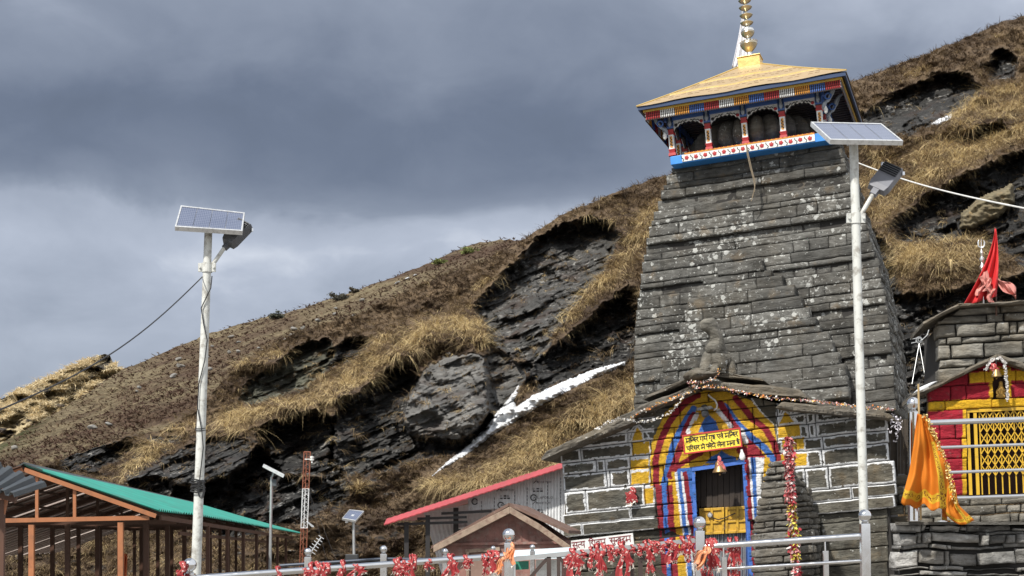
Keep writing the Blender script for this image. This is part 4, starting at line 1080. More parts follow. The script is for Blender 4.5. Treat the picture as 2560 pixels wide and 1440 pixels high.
# beams above the arches, then the hanging fringe, fascia and eave
mb = MB(); zB0 = pz0 + ph * .885 + .002
for d in (dP, dP - sideS): tbox(mb, pcols[0] - .1, pcols[-1] + .1, zB0, zB0 + .20, d - .06, d + .05)
for x in (pcols[0], pcols[-1]): tbox(mb, x - .06, x + .06, zB0 + .002, zB0 + .198, dP - sideS + .051, dP - .061)
mb.build('beam', BLUEM, can)
mb = MB()
ezz = ez
fr0, fr1 = ex0 + .10, ex1 - .10; dF = dE - .10; fz1 = ezz - .062; fz0 = fz1 - .158
nr = 104
def rod(P, m):
    mb.lathe(P, [(.006, 0), (.0105, .02), (.0105, .035), (.005, .045), (.0105, .058), (.0105, .09), (.005, .10), (.0105, .112), (.0105, .14), (.007, .158)], 6, m, (T.ex, T.ey, T.ez))
for i in range(nr):
    rod(T.P(fr0 + (fr1 - fr0) * (i + .5) / nr, fz0, dF), (i // 8) % 4)
for i in range(nr):
    dd = dF - (fr1 - fr0) * (i + .5) / nr
    rod(T.P(fr1, fz0, dd), (i // 8 + 1) % 4); rod(T.P(fr0, fz0, dd), (i // 8 + 1) % 4)
mb.build('fringe', [REDP, WHITE, ORNG, BLUEM], can)
mb = MB()
def ringbox(mb, x0, x1, dfr, z0, z1, t, m):
    w = x1 - x0
    tbox(mb, x0, x1, z0, z1, dfr - t, dfr, m); tbox(mb, x0, x1, z0, z1, dfr - w, dfr - w + t, m)
    tbox(mb, x0, x0 + t, z0, z1, dfr - w + t + .001, dfr - t - .001, m); tbox(mb, x1 - t, x1, z0, z1, dfr - w + t + .001, dfr - t - .001, m)
ringbox(mb, ex0, ex1, dE, ezz - .058, ezz + .005, .035, 0)
ringbox(mb, ex0 + .07, ex1 - .07, dE - .07, ezz - .088, ezz - .045, .03, 1)
ringbox(mb, fr0 - .012, fr1 + .012, dF - .02 + .012 - .0, fz0 - .012, fz1 + .002, .012, 3)
tbox(mb, ex0 + .10, ex1 - .10, ezz - .05, ezz - .028, dE - sE + .10, dE - .10, 2)
for i in range(22):
    dd = dE - .15 - (sE - .3) * i / 21
    tbox(mb, ex0 + .11, ex1 - .11, ezz - .085, ezz - .051, dd - .02, dd + .02, 2)
mb.build('eaves', [BLUED, plain('ochre_fascia', (.52, .33, .05), .5, nscale=6), plain('eave_timber', (.06, .05, .055), .8), TIMB], can)
# carved corner brackets
rr = random.Random(3)
for x, sg in ((pcols[0] - .13, -1), (pcols[-1] + .16, 1)):
    for d in (dP + .1, dP - .6):
        mb = MB()
        for k_, (wv, rad) in enumerate(((0.0, .030), (.05, .022))):
            mb.tube([T.P(x - sg * .08 + sg * (.30 * t_ ** 1.3), zB0 - .26 + .42 * t_ + .03 * math.sin(t_ * 9 + k_), d + wv + .015 * math.sin(t_ * 12)) for t_ in np.linspace(0, 1, 12)], [rad * (.7 + .5 * abs(math.sin(i * 1.1))) for i in range(12)], 8, 0)
        mb.lathe(T.P(x - sg * .04, zB0 - .30, d + .03), [(0, -.05), (.03, -.02), (.036, .03), (.016, .08), (0, .10)], 8, 2, (T.ex, T.ey, T.ez))
        mb.tube([T.P(x + sg * (.02 + .05 * math.cos(t_)), zB0 - .06 + .05 * math.sin(t_), d + .06) for t_ in np.linspace(0, 7, 14)], [.022 - .001 * i for i in range(14)], 6, 1)
        mb.build('carved_bracket', [GREYP, BLUEM, WHITE], can, smooth=True)
# roof: four slightly hollow gold slopes with seams
ztop = TL((1885, 163), dC + .22)[1]
def roofP(side, u, v):
    """u -1..1 along the eave, v 0 eave .. 1 apex"""
    half = (sE / 2 + .02) * (1 - v) + .20 * v
    z = ezz + .012 + (ztop - ezz) * (v * .93 + .07 * v * v)
    z += .012 * math.sin(u * 9 + side) * (1 - v)
    a, b = u * half, half
    x, d = ((a, b), (b, -a), (-a, -b), (-b, a))[side]
    return T.P(exm + x, z, dC + d)
mb = MB()
for s in range(4): mb.grid([[roofP(s, -1 + 2 * i / 16, v / 12) for i in range(17)] for v in range(13)])
mb.add([roofP(s, 1, 1) for s in range(4)], [(0, 1, 2, 3)])
rf = mb.build('roof', GOLD_, can)
mb = MB()
up = T.ez * .012
for s in range(4):
    for v, wv in ((.30, .035), (.60, .035)):
        for i in range(16):
            u0, u1 = -.98 + 1.96 * i / 16, -.98 + 1.96 * (i + 1) / 16
            a, b, c, d = roofP(s, u0, v), roofP(s, u1, v), roofP(s, u1, v + wv), roofP(s, u0, v + wv)
            mb.hexa([a, b, c, d, a + up, b + up, c + up, d + up])
    for i in range(12): mb.tube([roofP(s, 1, i / 12) + up * .6, roofP(s, 1, (i + 1) / 12) + up * .6], .014, 5)
mb.build('seam', GOLD2, rf)
seamd = MB()
for v in (.14, .22, .45, .52, .76):
    for i in range(26):
        if (i * 7 + int(v * 100)) % 3 == 0: continue
        u0 = -.95 + 1.9 * i / 26; u1 = u0 + .05
        a, b, c, d = roofP(0, u0, v), roofP(0, u1, v), roofP(0, u1, v + .006), roofP(0, u0, v + .006)
        seamd.hexa([a, b, c, d, a + up * .4, b + up * .4, c + up * .4, d + up * .4])
seamd.build('rivet_line', plain('brown_joint', (.14, .08, .035), .7), rf)
mb = MB()
bw = .20
tbox(mb, exm - bw, exm + bw, ztop - .03, ztop + .185, dC - bw, dC + bw)
tbox(mb, exm - bw - .015, exm + bw + .015, ztop + .186, ztop + .205, dC - bw - .015, dC + bw + .015)
mb.build('apex_box', plain('hammered_gold', (.70, .49, .17), .4, .45, nscale=6, var=.2, bump=1.0, bscale=9), can, bevel=.008)
# finial
def zat(py): return TL((1879, py), dC)[1]
SIL = plain('silver_finial', (.72, .70, .66), .22, .9, nscale=20, var=.08)
BRS = plain('brass_finial', (.50, .44, .32), .28, .9, nscale=20, var=.12)
mb = MB(); axv = (T.ex, T.ey, T.ez); q = .0075
def fin(prof, m): mb.lathe(T.P(exm, 0, dC), [(r * q, zat(py)) for r, py in prof], 22, m, axv)
fin([(8, 139), (6, 134), (5, 128)], 0)
fin([(5, 130), (10, 126), (17, 118), (21, 110), (20, 106), (17, 104)], 1)
fin([(17, 106), (15, 101), (9, 98), (4, 97), (4, 90)], 0)
fin([(5, 94), (13, 88), (16.5, 81), (15, 75)], 1); fin([(16.5, 78), (14, 71), (8, 67.5), (4, 67), (4, 60)], 0)
for py in (58, 39, 19, 1, -16):
    fin([(3.5, py + 7), (6, py + 5), (13, py + 1), (16, py - 3), (15.5, py - 4), (8, py - 5), (3.5, py - 7), (3.5, py - 12)], 1 if py > 0 else 0)
fin([(3.5, -16), (5, -30), (1, -44)], 0)
for k in range(16):
    a = k * math.pi / 8
    r1, r2 = 17 * q, 24 * q
    c = T.P(exm, zat(105), dC)
    v = T.ex * math.cos(a) + T.ey * math.sin(a); s_ = T.ex * -math.sin(a) + T.ey * math.cos(a)
    mb.add([c + v * r1 - s_ * .02, c + v * r1 + s_ * .02, c + v * r2 + T.ez * .02, c + v * r1 * .9 - T.ez * .03], [(0, 1, 2), (0, 2, 3), (1, 3, 2), (0, 3, 1)], 1)
mb.build('finial', [SIL, BRS], can, smooth=True)
# ribbed stone under the canopy
mb = MB(); ac = T.P(exm, bz + .02, dC + .15)
mb.lathe(ac, [(1.14, -.08), (1.16, -.02), (1.08, .04), (.8, .06), (.8, .08)], 48, 0, axv)
mb.lathe(ac, [(.8, .081), (.98, .14), (1.10, .26), (1.08, .42), (.96, .58), (.66, .70), (.3, .76), (0, .77)], 132, 0, axv, 22, .09)
o = mb.build('ribbed_stone', stone('amalaka_stone', (.06, .055, .05), (.20, .19, .17), .25), temple, smooth=True)
# white pennant behind the roof
fl = thing('pennant', T.P(exm - .35, ztop - .2, dC - 1.4), 'limp white pennant on a thin pole behind the gold canopy roof', 'flag')
dq_ = dC - 1.2
mb = MB(); mb.tube([TP((1853, 172), dq_), TP((1855, 28), dq_)], .012, 6); mb.build('pole', SIL, fl)
mb = MB(); pts = []
for i in range(16):
    t = i / 15; y = 38 + 132 * t
    xa_ = 1854 - 22 * t ** 1.3 - 3 * t; xb_ = 1858 + 12 * min(1, t * 1.6)
    if t > .8: xb_ = 1858 + 12 - 14 * (t - .8) / .2
    pts.append([TP((xa_ + (xb_ - xa_) * k / 10, y + (6 * t if k > 6 else 0)), dq_ + .02 * math.sin(k * 1.9 + t * 3) * (.3 + t)) for k in range(11)])
mb.grid(pts); mb.build('cloth', plain('white_cloth', (.66, .66, .70), .8, nscale=5, var=.08), fl, smooth=True, solid=.004)

# ================================================================ lettering (Devanagari strokes, unit cell 0..1)
GL = {
 'ma': (.74, [[(.64, 1), (.64, 0)], [(.16, 1), (.16, .42), (.06, .34), (.06, .22), (.18, .18), (.26, .28), (.24, .38), (.64, .38)]]),
 'na': (.60, [[(.50, 1), (.50, 0)], [(.50, .56), (.2, .56), (.08, .52), (.05, .38), (.16, .32), (.24, .42), (.2, .54)]]),
 'nh': (.34, [[(.40, .56), (.18, .56), (.07, .52), (.04, .38), (.14, .32), (.22, .42), (.18, .54)]]),
 'da': (.52, [[(.34, 1), (.34, .78), (.14, .76), (.06, .60), (.10, .44), (.26, .38), (.42, .46), (.44, .56), (.30, .58), (.24, .44), (.38, .22), (.50, .04)]]),
 'i': (.24, [[(.14, 1), (.14, 0)], [(.14, 1.0), (.10, 1.18), (.26, 1.34), (.48, 1.26), (.60, 1.02)]]),
 'ra': (.46, [[(.26, 1), (.36, .86), (.30, .68), (.10, .60), (.08, .50), (.20, .46), (.42, .04)]]),
 'ga': (.60, [[(.14, 1), (.14, .52), (.20, .40), (.12, .34), (.06, .42)], [(.48, 1), (.48, 0)]]),
 'bha': (.74, [[(.04, .98), (.20, 1), (.24, .82), (.10, .70), (.24, .56), (.24, .42)], [(.08, .38), (.64, .38)], [(.64, 1), (.64, 0)]]),
 'reph': (0, [[(-.12, 1.02), (-.18, 1.22), (-.04, 1.34), (.10, 1.22)]]),
 'ri': (0, [[(-.14, -.02), (-.28, -.14), (-.22, -.30), (-.06, -.34)]]),
 'ha': (.54, [[(.32, 1), (.32, .82), (.12, .78), (.10, .62), (.28, .60), (.44, .62), (.46, .48), (.28, .42), (.14, .28), (.24, .16), (.40, .22), (.46, .06)]]),
 'e': (.58, [[(.12, 1), (.12, .62), (.24, .42), (.42, .46), (.46, .64), (.46, 1)], [(.26, .42), (.52, .02)]]),
 'va': (.58, [[(.48, 1), (.48, 0)], [(.48, .64), (.28, .70), (.10, .58), (.10, .40), (.26, .30), (.48, .46)]]),
 'dot': (0, [[(-.28, 1.22), (-.22, 1.22)]]),
 'pa': (.60, [[(.50, 1), (.50, 0)], [(.12, 1), (.12, .56), (.22, .42), (.50, .46)]]),
 'sa': (.72, [[(.62, 1), (.62, 0)], [(.22, 1), (.30, .84), (.24, .66), (.08, .58), (.16, .48), (.34, .06)], [(.16, .48), (.62, .48)]]),
 'ee': (0, [[(-.10, 1.0), (-.22, 1.22), (-.40, 1.30)]]),
 'pha': (.78, [[(.44, 1), (.44, 0)], [(.10, 1), (.10, .56), (.20, .42), (.44, .46)], [(.44, .62), (.62, .70), (.74, .56), (.68, .36), (.60, .40)]]),
 'o': (.24, [[(.12, 1), (.12, 0)], [(.12, 1), (-.02, 1.22), (-.20, 1.30)]]),
 'ta_': (.52, [[(.30, 1), (.30, .84), (.10, .72), (.06, .46), (.20, .24), (.40, .26), (.48, .40)]]),
 'la': (.74, [[(.64, 1), (.64, 0)], [(.64, .60), (.48, .66), (.38, .50), (.38, .36)], [(.38, .52), (.24, .66), (.08, .52), (.10, .32), (.22, .24)]]),
 'aa': (.24, [[(.12, 1), (.12, 0)]]),
 'ai': (0, [[(-.20, 1.0), (-.30, 1.22), (-.46, 1.28)], [(-.20, 1.0), (-.20, 1.26), (-.34, 1.42)]]),
 'th': (.36, [[(.42, .58), (.20, .58), (.06, .44), (.10, .20), (.22, .06)]]),
 'sha': (.64, [[(.08, .92), (.20, 1.0), (.28, .86), (.14, .66), (.08, .56), (.18, .50), (.38, .08)], [(.54, 1), (.54, 0)]]),
 'ya': (.62, [[(.52, 1), (.52, 0)], [(.12, 1), (.26, .84), (.12, .66), (.14, .48), (.30, .40), (.52, .48)]]),
 'u': (0, [[(-.20, -.02), (-.36, -.16), (-.28, -.30), (-.10, -.26), (-.06, -.14)]]),
}
def ribbon(mb, P, pts, w, m=0, d=0.0, th=.002):
    pts = [Vector((p[0], p[1])) for p in pts]
    L_, R_ = [], []
    for i, p in enumerate(pts):
        t = (pts[min(i + 1, len(pts) - 1)] - pts[max(i - 1, 0)]).normalized(); n = Vector((-t.y, t.x)) * w / 2
        e = t * w / 2 * (-1 if i == 0 else (1 if i == len(pts) - 1 else 0))
        L_.append(p + n + e); R_.append(p - n + e)
    for i in range(len(pts) - 1):
        q = [R_[i], R_[i + 1], L_[i + 1], L_[i]]
        mb.add([P(v.x, v.y, d + th) for v in q], [(0, 1, 2, 3)], m)
def smoothpts(p, k=4):
    if len(p) < 3: return p
    out = []
    for i in range(len(p) - 1):
        p0, p1, p2, p3 = p[max(i - 1, 0)], p[i], p[i + 1], p[min(i + 2, len(p) - 1)]
        for j in range(k):
            t = j / k
            out.append(tuple(.5 * (2 * p1[a] + (p2[a] - p0[a]) * t + (2 * p0[a] - 5 * p1[a] + 4 * p2[a] - p3[a]) * t * t + (3 * p1[a] - p0[a] - 3 * p2[a] + p3[a]) * t ** 3) for a in (0, 1)))
    return out + [p[-1]]
def devanagari(mb, P, words, width, size, weight, m=0, d=0.0, sp=.30):
    """words: lists of glyph names; drawn from x=0 to width on baseline z=0"""
    tot = sum(sum(GL[g][0] for g in w) for w in words) + sp * (len(words) - 1)
    kx = width / tot; x = 0.0
    for w in words:
        x0 = x
        for g in w:
            wd_, st = GL[g]
            for s_ in st:
                p = smoothpts(s_)
                ribbon(mb, P, [(x + a * kx, b * size) for a, b in p], weight, m, d + .0004 * (hash(g) % 3 if False else len(g) % 3))
            x += wd_ * kx
        ribbon(mb, P, [(x0 - .02 * kx, size), (x + .02 * kx, size)], weight, m, d + .0016)
        x += sp * kx
# yellow notice board
def sheet_frame(p0, p1, d):
    """local frame on the porch plane along p0->p1"""
    a = TL(p0, d); b = TL(p1, d); ux, uz = b[0] - a[0], b[1] - a[1]; ln = math.hypot(ux, uz); ux /= ln; uz /= ln
    return (lambda x, z, dd=0.0: T.P(a[0] + ux * x - uz * z, a[1] + uz * x + ux * z, d + dd)), ln
SP, sw = sheet_frame(Z3(988, 630), Z3(1376, 578), .16)
shh = math.dist(TL(Z3(988, 630), .16), TL(Z3(967, 503), .16))
sign = thing('notice_board', SP(sw / 2, 0), 'yellow notice board with red border and two lines of black Hindi lettering above the door', 'sign')
def pbox(mb, P, x0, x1, z0, z1, d0, d1, m=0):
    mb.hexa([P(x0, z0, d1), P(x1, z0, d1), P(x1, z0, d0), P(x0, z0, d0), P(x0, z1, d1), P(x1, z1, d1), P(x1, z1, d0), P(x0, z1, d0)], m)
mb = MB(); pbox(mb, SP, .02, sw - .02, .02, shh - .02, -.03, .0)
mb.build('board', plain('yellow_sign_paint', (.80, .60, .05), .45, nscale=3, var=.08), sign)
mb = MB(); fr = .022
for x0, x1, z0, z1 in ((0, sw, 0, fr), (0, sw, shh - fr, shh), (0, fr, fr + .0005, shh - fr - .0005), (sw - fr, sw, fr + .0005, shh - fr - .0005)): pbox(mb, SP, x0, x1, z0, z1, -.04, .012)
mb.build('border', plain('sign_red', (.42, .035, .03), .5), sign)
mb = MB()
l1 = [['ma', 'i', 'nh', 'da', 'ra'], ['ga', 'bha', 'reph'], ['ga', 'ri', 'ha'], ['e', 'va', 'dot'], ['ma', 'i', 'nh', 'da', 'ra']]
l2 = [['pa', 'i', 'ra', 'sa', 'ra'], ['ma', 'ee', 'dot'], ['pha', 'o', 'ta_', 'o'], ['la', 'ee', 'na', 'aa'], ['ma', 'na', 'aa'], ['ha', 'ai']]
devanagari(mb, lambda x, z, d: SP(x + .05, z + shh * .565, d), l1, sw - .10, shh * .235, .012, 0, .002)
devanagari(mb, lambda x, z, d: SP(x + .05, z + shh * .15, d), l2, sw - .085, shh * .225, .012, 0, .002)
mb.build('lettering', BLKP, sign, fix=False)
# white painted plaque low on the wall
SP2, sw2 = sheet_frame(Z3(232, 1295), Z3(655, 1243), .055)
plq = thing('wall_plaque', SP2(sw2 / 2, 0), 'white plaque with dark red Hindi words low on the left porch wall', 'sign')
mb = MB(); pbox(mb, SP2, 0, sw2, 0, .215, -.05, 0); mb.build('board', WHITE, plq)
mb = MB(); devanagari(mb, lambda x, z, d: SP2(x + .04, z + .085, d), [['sa', 'th', 'ya'], ['i', 'sha', 'va', 'ma'], ['sa', 'u', 'nh', 'da', 'ra', 'ma']], sw2 - .08, .095, .013, 0, .002, sp=.55)
mb.build('lettering', plain('maroon_letters', (.16, .012, .02), .6), plq, fix=False)
# ================================================================ OTHER THINGS
STEEL = plain('polished_steel', (.68, .68, .68), .10, 1.0, nscale=14, var=.05)
POLEW = plain('white_pole_paint', (.54, .55, .52), .5, nscale=5, var=.06, dirt=.75, dirtcol=(.20, .18, .15))
GALV = plain('galvanised', (.42, .43, .43), .45, .6, nscale=9, var=.15)
LAMPG = plain('lamp_grey', (.085, .09, .10), .5, nscale=5, var=.12)
ALU = plain('aluminium_frame', (.62, .63, .63), .4, .5, nscale=12, var=.1, dirt=.3)
CABLE = plain('black_cable', (.015, .015, .016), .5)
t = MT('solar_cells')
uvx = t.attr('Col'); s3 = t.t.nodes.new('ShaderNodeSeparateColor'); t.l(uvx, s3.inputs[0])
def gridline(f, n, w): return t.math('LESS_THAN', t.math('ABSOLUTE', t.math('SUBTRACT', t.math('FRACT', t.math('MULTIPLY', f, n)), 0.5)), w)
lines = t.math('MAXIMUM', gridline(s3.outputs[0], 36, .07), gridline(s3.outputs[1], 12, .07))
mat_cell = t.set(t.mix(t.math('MULTIPLY', lines, .3), t.mix(t.noise(3, 4), (.06, .075, .125), (.11, .13, .19)), (.40, .43, .50)), .18, 0, .6)
class Quad:
    def __init__(s, tl, tr, br, bl): s.c = [Vector(p) for p in (tl, tr, br, bl)]; s.n = (s.c[1] - s.c[0]).cross(s.c[0] - s.c[3]).normalized()
    def P(s, u, v, o=0.0):
        a = s.c[0] * (1 - u) + s.c[1] * u; b = s.c[3] * (1 - u) + s.c[2] * u
        return a * (1 - v) + b * v + s.n * o
def solar_panel(q, root, th, sections=4, name='solar_panel'):
    if q.n.y > 0: q.n = -q.n
    mb = MB()
    def bx(u0, u1, v0, v1, o0, o1, m=0): mb.hexa([q.P(u0, v1, o0), q.P(u1, v1, o0), q.P(u1, v0, o0), q.P(u0, v0, o0), q.P(u0, v1, o1), q.P(u1, v1, o1), q.P(u1, v0, o1), q.P(u0, v0, o1)], m)
    f, g = .022, .05
    bx(0, 1, 0, g, -th, .004); bx(0, 1, 1 - g, 1, -th, .004); bx(0, f, g + .001, 1 - g - .001, -th, .004); bx(1 - f, 1, g + .001, 1 - g - .001, -th, .004)
    bx(f, 1 - f, g, 1 - g, -th * .5, -.006)
    o = mb.build(name, ALU, root)
    V, C, Fq = [], [], []
    for s in range(sections):
        u0 = f + (1 - 2 * f) * s / sections + (.004 if s else 0); u1 = f + (1 - 2 * f) * (s + 1) / sections - (.004 if s < sections - 1 else 0)
        k = len(V)
        for u, v in ((u0, g), (u1, g), (u1, 1 - g), (u0, 1 - g)): V.append(q.P(u, v, -.002)); C.append((u, v, 0, 1))
        Fq.append((k, k + 3, k + 2, k + 1))
    mesh_np('cells', [tuple(v) for v in V], [np.array(Fq)], [mat_cell], o, col=np.array(C))
    return o
def lamp_head(root, a, b, up, w, th, mat):
    """street-lamp head from neck a to tip b; up = back of the lamp"""
    a = Vector(a); b = Vector(b); d = (b - a).normalized(); up = (Vector(up) - d * Vector(up).dot(d)).normalized(); x = d.cross(up)
    L_ = (b - a).length; mb = MB()
    def sec(t, ww, t0, t1): p = a + d * L_ * t; return [p - x * ww + up * t0, p + x * ww + up * t0, p + x * ww * .86 + up * t1, p - x * ww * .86 + up * t1]
    st = [sec(0, w * .16, -.02, .03), sec(.16, w * .17, -.025, .035), sec(.17, w * .42, -.03, th * .8), sec(.30, w * .5, -.03, th), sec(.95, w * .5, -.03, th * .9), sec(1.0, w * .46, -.03, th * .5)]
    vs = [p for s in st for p in s]; fs = [(i * 4 + k, i * 4 + (k + 1) % 4, (i + 1) * 4 + (k + 1) % 4, (i + 1) * 4 + k) for i in range(len(st) - 1) for k in range(4)]
    fs += [(3, 2, 1, 0), tuple(len(vs) - 4 + k for k in range(4))]
    mb.add(vs, fs)
    o = mb.build('lamp_head', mat, root, bevel=.008)
    mb = MB()
    for k in range(5):
        p = a + d * L_ * (.66 + .06 * k) + up * (th + .006); mb.bar(p - x * w * .40, p + x * w * .40, .012, .022, 0, up)
    mb.build('cooling_fins', plain('fin_dark', (.03, .032, .036), .5), o)
    mb = MB(); mb.bar(a + d * L_ * .3 - up * .034, a + d * L_ * .92 - up * .034, w * .8, .006, 0, up); mb.build('lens', plain('lamp_lens', (.55, .56, .56), .25), o)
    for s in (-1, 1):
        mb = MB(); mb.lathe(a + d * L_ * .93 + x * s * w * .52, [(0, -.02), (.014, -.016), (.014, .016), (0, .02)], 8); mb.build('latch', STEEL, o)
    return o
def pole_mesh(root, a, b, r0, r1, mat, name='pole'):
    mb = MB(); mb.tube([Vector(a).lerp(Vector(b), i / 8) for i in range(9)], [r0 + (r1 - r0) * i / 8 for i in range(9)], 18); return mb.build(name, mat, root, smooth=True)
def clamp(root, p, r):
    mb = MB(); mb.lathe(p, [(r, -.05), (r + .008, -.05), (r + .008, .05), (r, .05)], 18)
    for s in (-1, 1):
        mb.box(Vector(p) + Vector((s * (r + .025), -.01, 0)), .04, .03, .09); mb.lathe(Vector(p) + Vector((s * (r + .026), -.032, 0)), [(0, 0), (.012, 0), (.012, .012), (0, .012)], 8, 0, (Vector((1, 0, 0)), Vector((0, 0, 1)), Vector((0, -1, 0))))
    return mb.build('clamp', POLEW, root)
# left lamp
Y = 17.0
lamp = thing('solar_lamp', W(486, 1700, Y), 'white painted solar lamp post standing alone at left with black cable wrapped round it', 'street lamp', 'solar street lamps')
pl = pole_mesh(lamp, W(480, 1700, Y), W(521, 578, Y), .058, .042, POLEW)
q = Quad(W(452, 514, Y + .22), W(612, 532, Y + .22), W(606, 578, Y - .22), W(437, 567, Y - .22)); solar_panel(q, lamp, .045)
mb = MB(); mb.box(W(521, 572, Y), .10, .2, .02); mb.bar(W(505, 565, Y + .1), W(565, 571, Y + .1), .03, .03); mb.build('bracket', GALV, lamp)
clamp(lamp, W(518, 669, Y), .047)
mb = MB(); mb.tube([W(530, 664, Y), W(562, 618, Y - .02)], .022, 10); mb.build('arm', POLEW, lamp, smooth=True)
lamp_head(lamp, W(560, 622, Y - .02), W(618, 562, Y + .14), (-.35, -.8, -.1), .17, .09, LAMPG)
mb = MB()
mb.tube([W(530, 690, Y - .06), W(527, 720, Y - .06), W(503, 770, Y - .06), W(509, 810, Y - .06), W(518, 850, Y - .06), W(512, 900, Y - .06), W(497, 960, Y - .06), W(494, 1020, Y - .06), W(505, 1080, Y - .065), W(508, 1120, Y - .065), W(499, 1200, Y - .065)], .006, 6)
for k in range(9):
    c = W(494.6, 1200 + k * 3.6, Y); rr_ = .062 + .007 * (k % 3)
    mb.tube([c + Vector((rr_ * math.cos(a), rr_ * math.sin(a), .008 * math.sin(a * 2 + k))) for a in np.linspace(0, 2 * math.pi, 17)], .0075, 5)
for k in range(4):
    c = W(497 + k, 1222 + k, Y - .07); mb.tube([c + Vector((.03 * math.cos(a) + .02, -.01, .09 * math.sin(a))) for a in np.linspace(0, 2 * math.pi, 15)], .005, 5)
for k in range(2):
    c = W(501, 1070 + k * 5, Y); mb.tube([c + Vector((.056 * math.cos(a), .056 * math.sin(a), .01 * math.sin(a))) for a in np.linspace(0, 2 * math.pi, 15)], .004, 5)
mb.build('cable_coil', CABLE, lamp)
# right lamp
Y = 15.0
lamp = thing('solar_lamp', W(2170, 1700, Y), 'tall white solar lamp post in front of the temple tower', 'street lamp', 'solar street lamps')
pole_mesh(lamp, W(2171, 1700, Y), W(2134, 362, Y), .043, .041, POLEW)
q = Quad(W(2027, 305, Y + .24), W(2203, 309, Y + .24), W(2258, 353, Y - .24), W(2076, 350, Y - .24)); solar_panel(q, lamp, .04)
mb = MB(); mb.box(W(2136, 356, Y), .10, .2, .02); mb.bar(W(2070, 345, Y + .08), W(2215, 349, Y + .08), .03, .03); mb.build('bracket', GALV, lamp)
clamp(lamp, W(2139, 546, Y), .042)
mb = MB(); mb.tube([W(2146, 548, Y), W(2182, 486, Y - .03)], .021, 10); mb.build('arm', POLEW, lamp, smooth=True)
lamp_head(lamp, W(2181, 488, Y - .03), W(2236, 417, Y + .10), (-.25, -.9, .25), .215, .05, plain('lamp_mid_grey', (.15, .155, .175), .5))
# wires
mb = MB(); a, b = W(506, 692, 17), W(-60, 1050, 10)
mb.tube([a.lerp(b, i / 20) - Vector((0, 0, .16 * math.sin(math.pi * i / 20))) for i in range(21)], .0065, 6)
tag(mb.build('wire', CABLE), 'thin black wire running from the left lamp post down across the far hill', 'wire')
mb = MB(); a, b = W(2098, 388, 28.6), W(2640, 536, 17)
mb.tube([a.lerp(b, i / 20) - Vector((0, 0, .10 * math.sin(math.pi * i / 20))) for i in range(21)], .010, 6)
tag(mb.build('rope', plain('white_rope', (.62, .62, .60), .8)), 'white rope stretched from the tower canopy to the right edge of the view', 'rope')
mb = MB(); dR = dP + .14
mb.tube([TP(p, dR) for p in ((1866, 362), (1868, 385), (1876, 420), (1883, 445), (1887, 468), (1882, 490), (1878, 503))], .009, 6); mb.tube([TP(p, dR + .02) for p in ((1866, 362), (1872, 390), (1880, 425), (1888, 455), (1886, 480))], .008, 6)
tag(mb.build('rope', plain('hemp_rope', (.20, .16, .11), .9)), 'frayed brown rope hanging from the flowered board down the tower front', 'rope')
# small lamps farther off
Y = 32.0
lamp = thing('solar_lamp', W(675, 1480, Y), 'distant galvanised solar lamp seen edge on beside the green roofed shed', 'street lamp', 'solar street lamps')
pole_mesh(lamp, W(674, 1480, Y), W(679, 1192, Y), .034, .026, GALV)
q = Quad(W(657, 1167, Y + .3), W(661, 1165, Y - .5), W(709, 1191, Y - .5), W(705, 1194, Y + .3)); q.n = Vector((.45, 0, .9)).normalized(); mbp = MB()
solar_panel(Quad(W(656, 1166, Y + .35), W(658, 1168, Y - .35), W(708, 1194, Y - .35), W(707, 1192, Y + .35)), lamp, .06, 2)
mb = MB(); mb.bar(W(679, 1196, Y), W(684, 1182, Y), .03, .03); mb.build('bracket', GALV, lamp)
mb = MB(); mb.box(W(687, 1207, Y - .1), .09, .12, .14); mb.build('lamp_head', LAMPG, lamp, bevel=.01)
Y = 24.0
lamp = thing('solar_lamp', W(885, 1480, Y), 'small solar panel on thin steel post with black battery box below it', 'street lamp', 'solar street lamps')
pole_mesh(lamp, W(886, 1480, Y), W(884, 1296, Y), .024, .02, GALV)
solar_panel(Quad(W(874, 1274, Y + .12), W(910, 1278, Y + .12), W(889, 1302, Y - .12), W(855, 1296, Y - .12)), lamp, .03, 1)
mb = MB(); mb.box(W(880, 1396, Y - .06), .19, .12, .125); mb.build('battery_box', plain('black_box', (.03, .032, .034), .5), lamp, bevel=.01)
mb = MB(); mb.box(W(867, 1303, Y), .04, .04, .05); mb.build('lamp_head', ALU, lamp)
# lattice mast
Y = 36.0
mast = thing('lattice_mast', W(756, 1480, Y), 'slender orange and white triangular lattice mast below the dark cliff', 'mast')
MO, MW = plain('mast_orange', (.26, .085, .045), .6, nscale=4, var=.25), plain('mast_white', (.66, .66, .66), .55, nscale=4)
def mastleg(t, k):
    px = (760 - 12 * t, 776 - 12 * t, 767 - 12 * t)[k]
    return W(px, 1130 + 310 * t, Y + (.0, .0, .12)[k])
for name, t0, t1, m in (('top_section', 0, .295, MO), ('middle_section', .2955, .615, MW), ('bottom_section', .6155, 1.1, MO)):
    mb = MB()
    for k in range(3): mb.tube([mastleg(t0, k), mastleg(t1, k)], .010, 6)
    n = 5
    for i in range(n):
        a, b = t0 + (t1 - t0) * i / n, t0 + (t1 - t0) * (i + 1) / n
        for k in range(3):
            k2 = (k + 1) % 3
            mb.tube([mastleg(a, k), mastleg((a + b) / 2, k2), mastleg(b, k)], .0045, 5)
    for e in (t0, t1): mb.tube([mastleg(e, 0), mastleg(e, 1), mastleg(e, 2), mastleg(e, 0)], .012, 5)
    mb.build(name, m, mast)
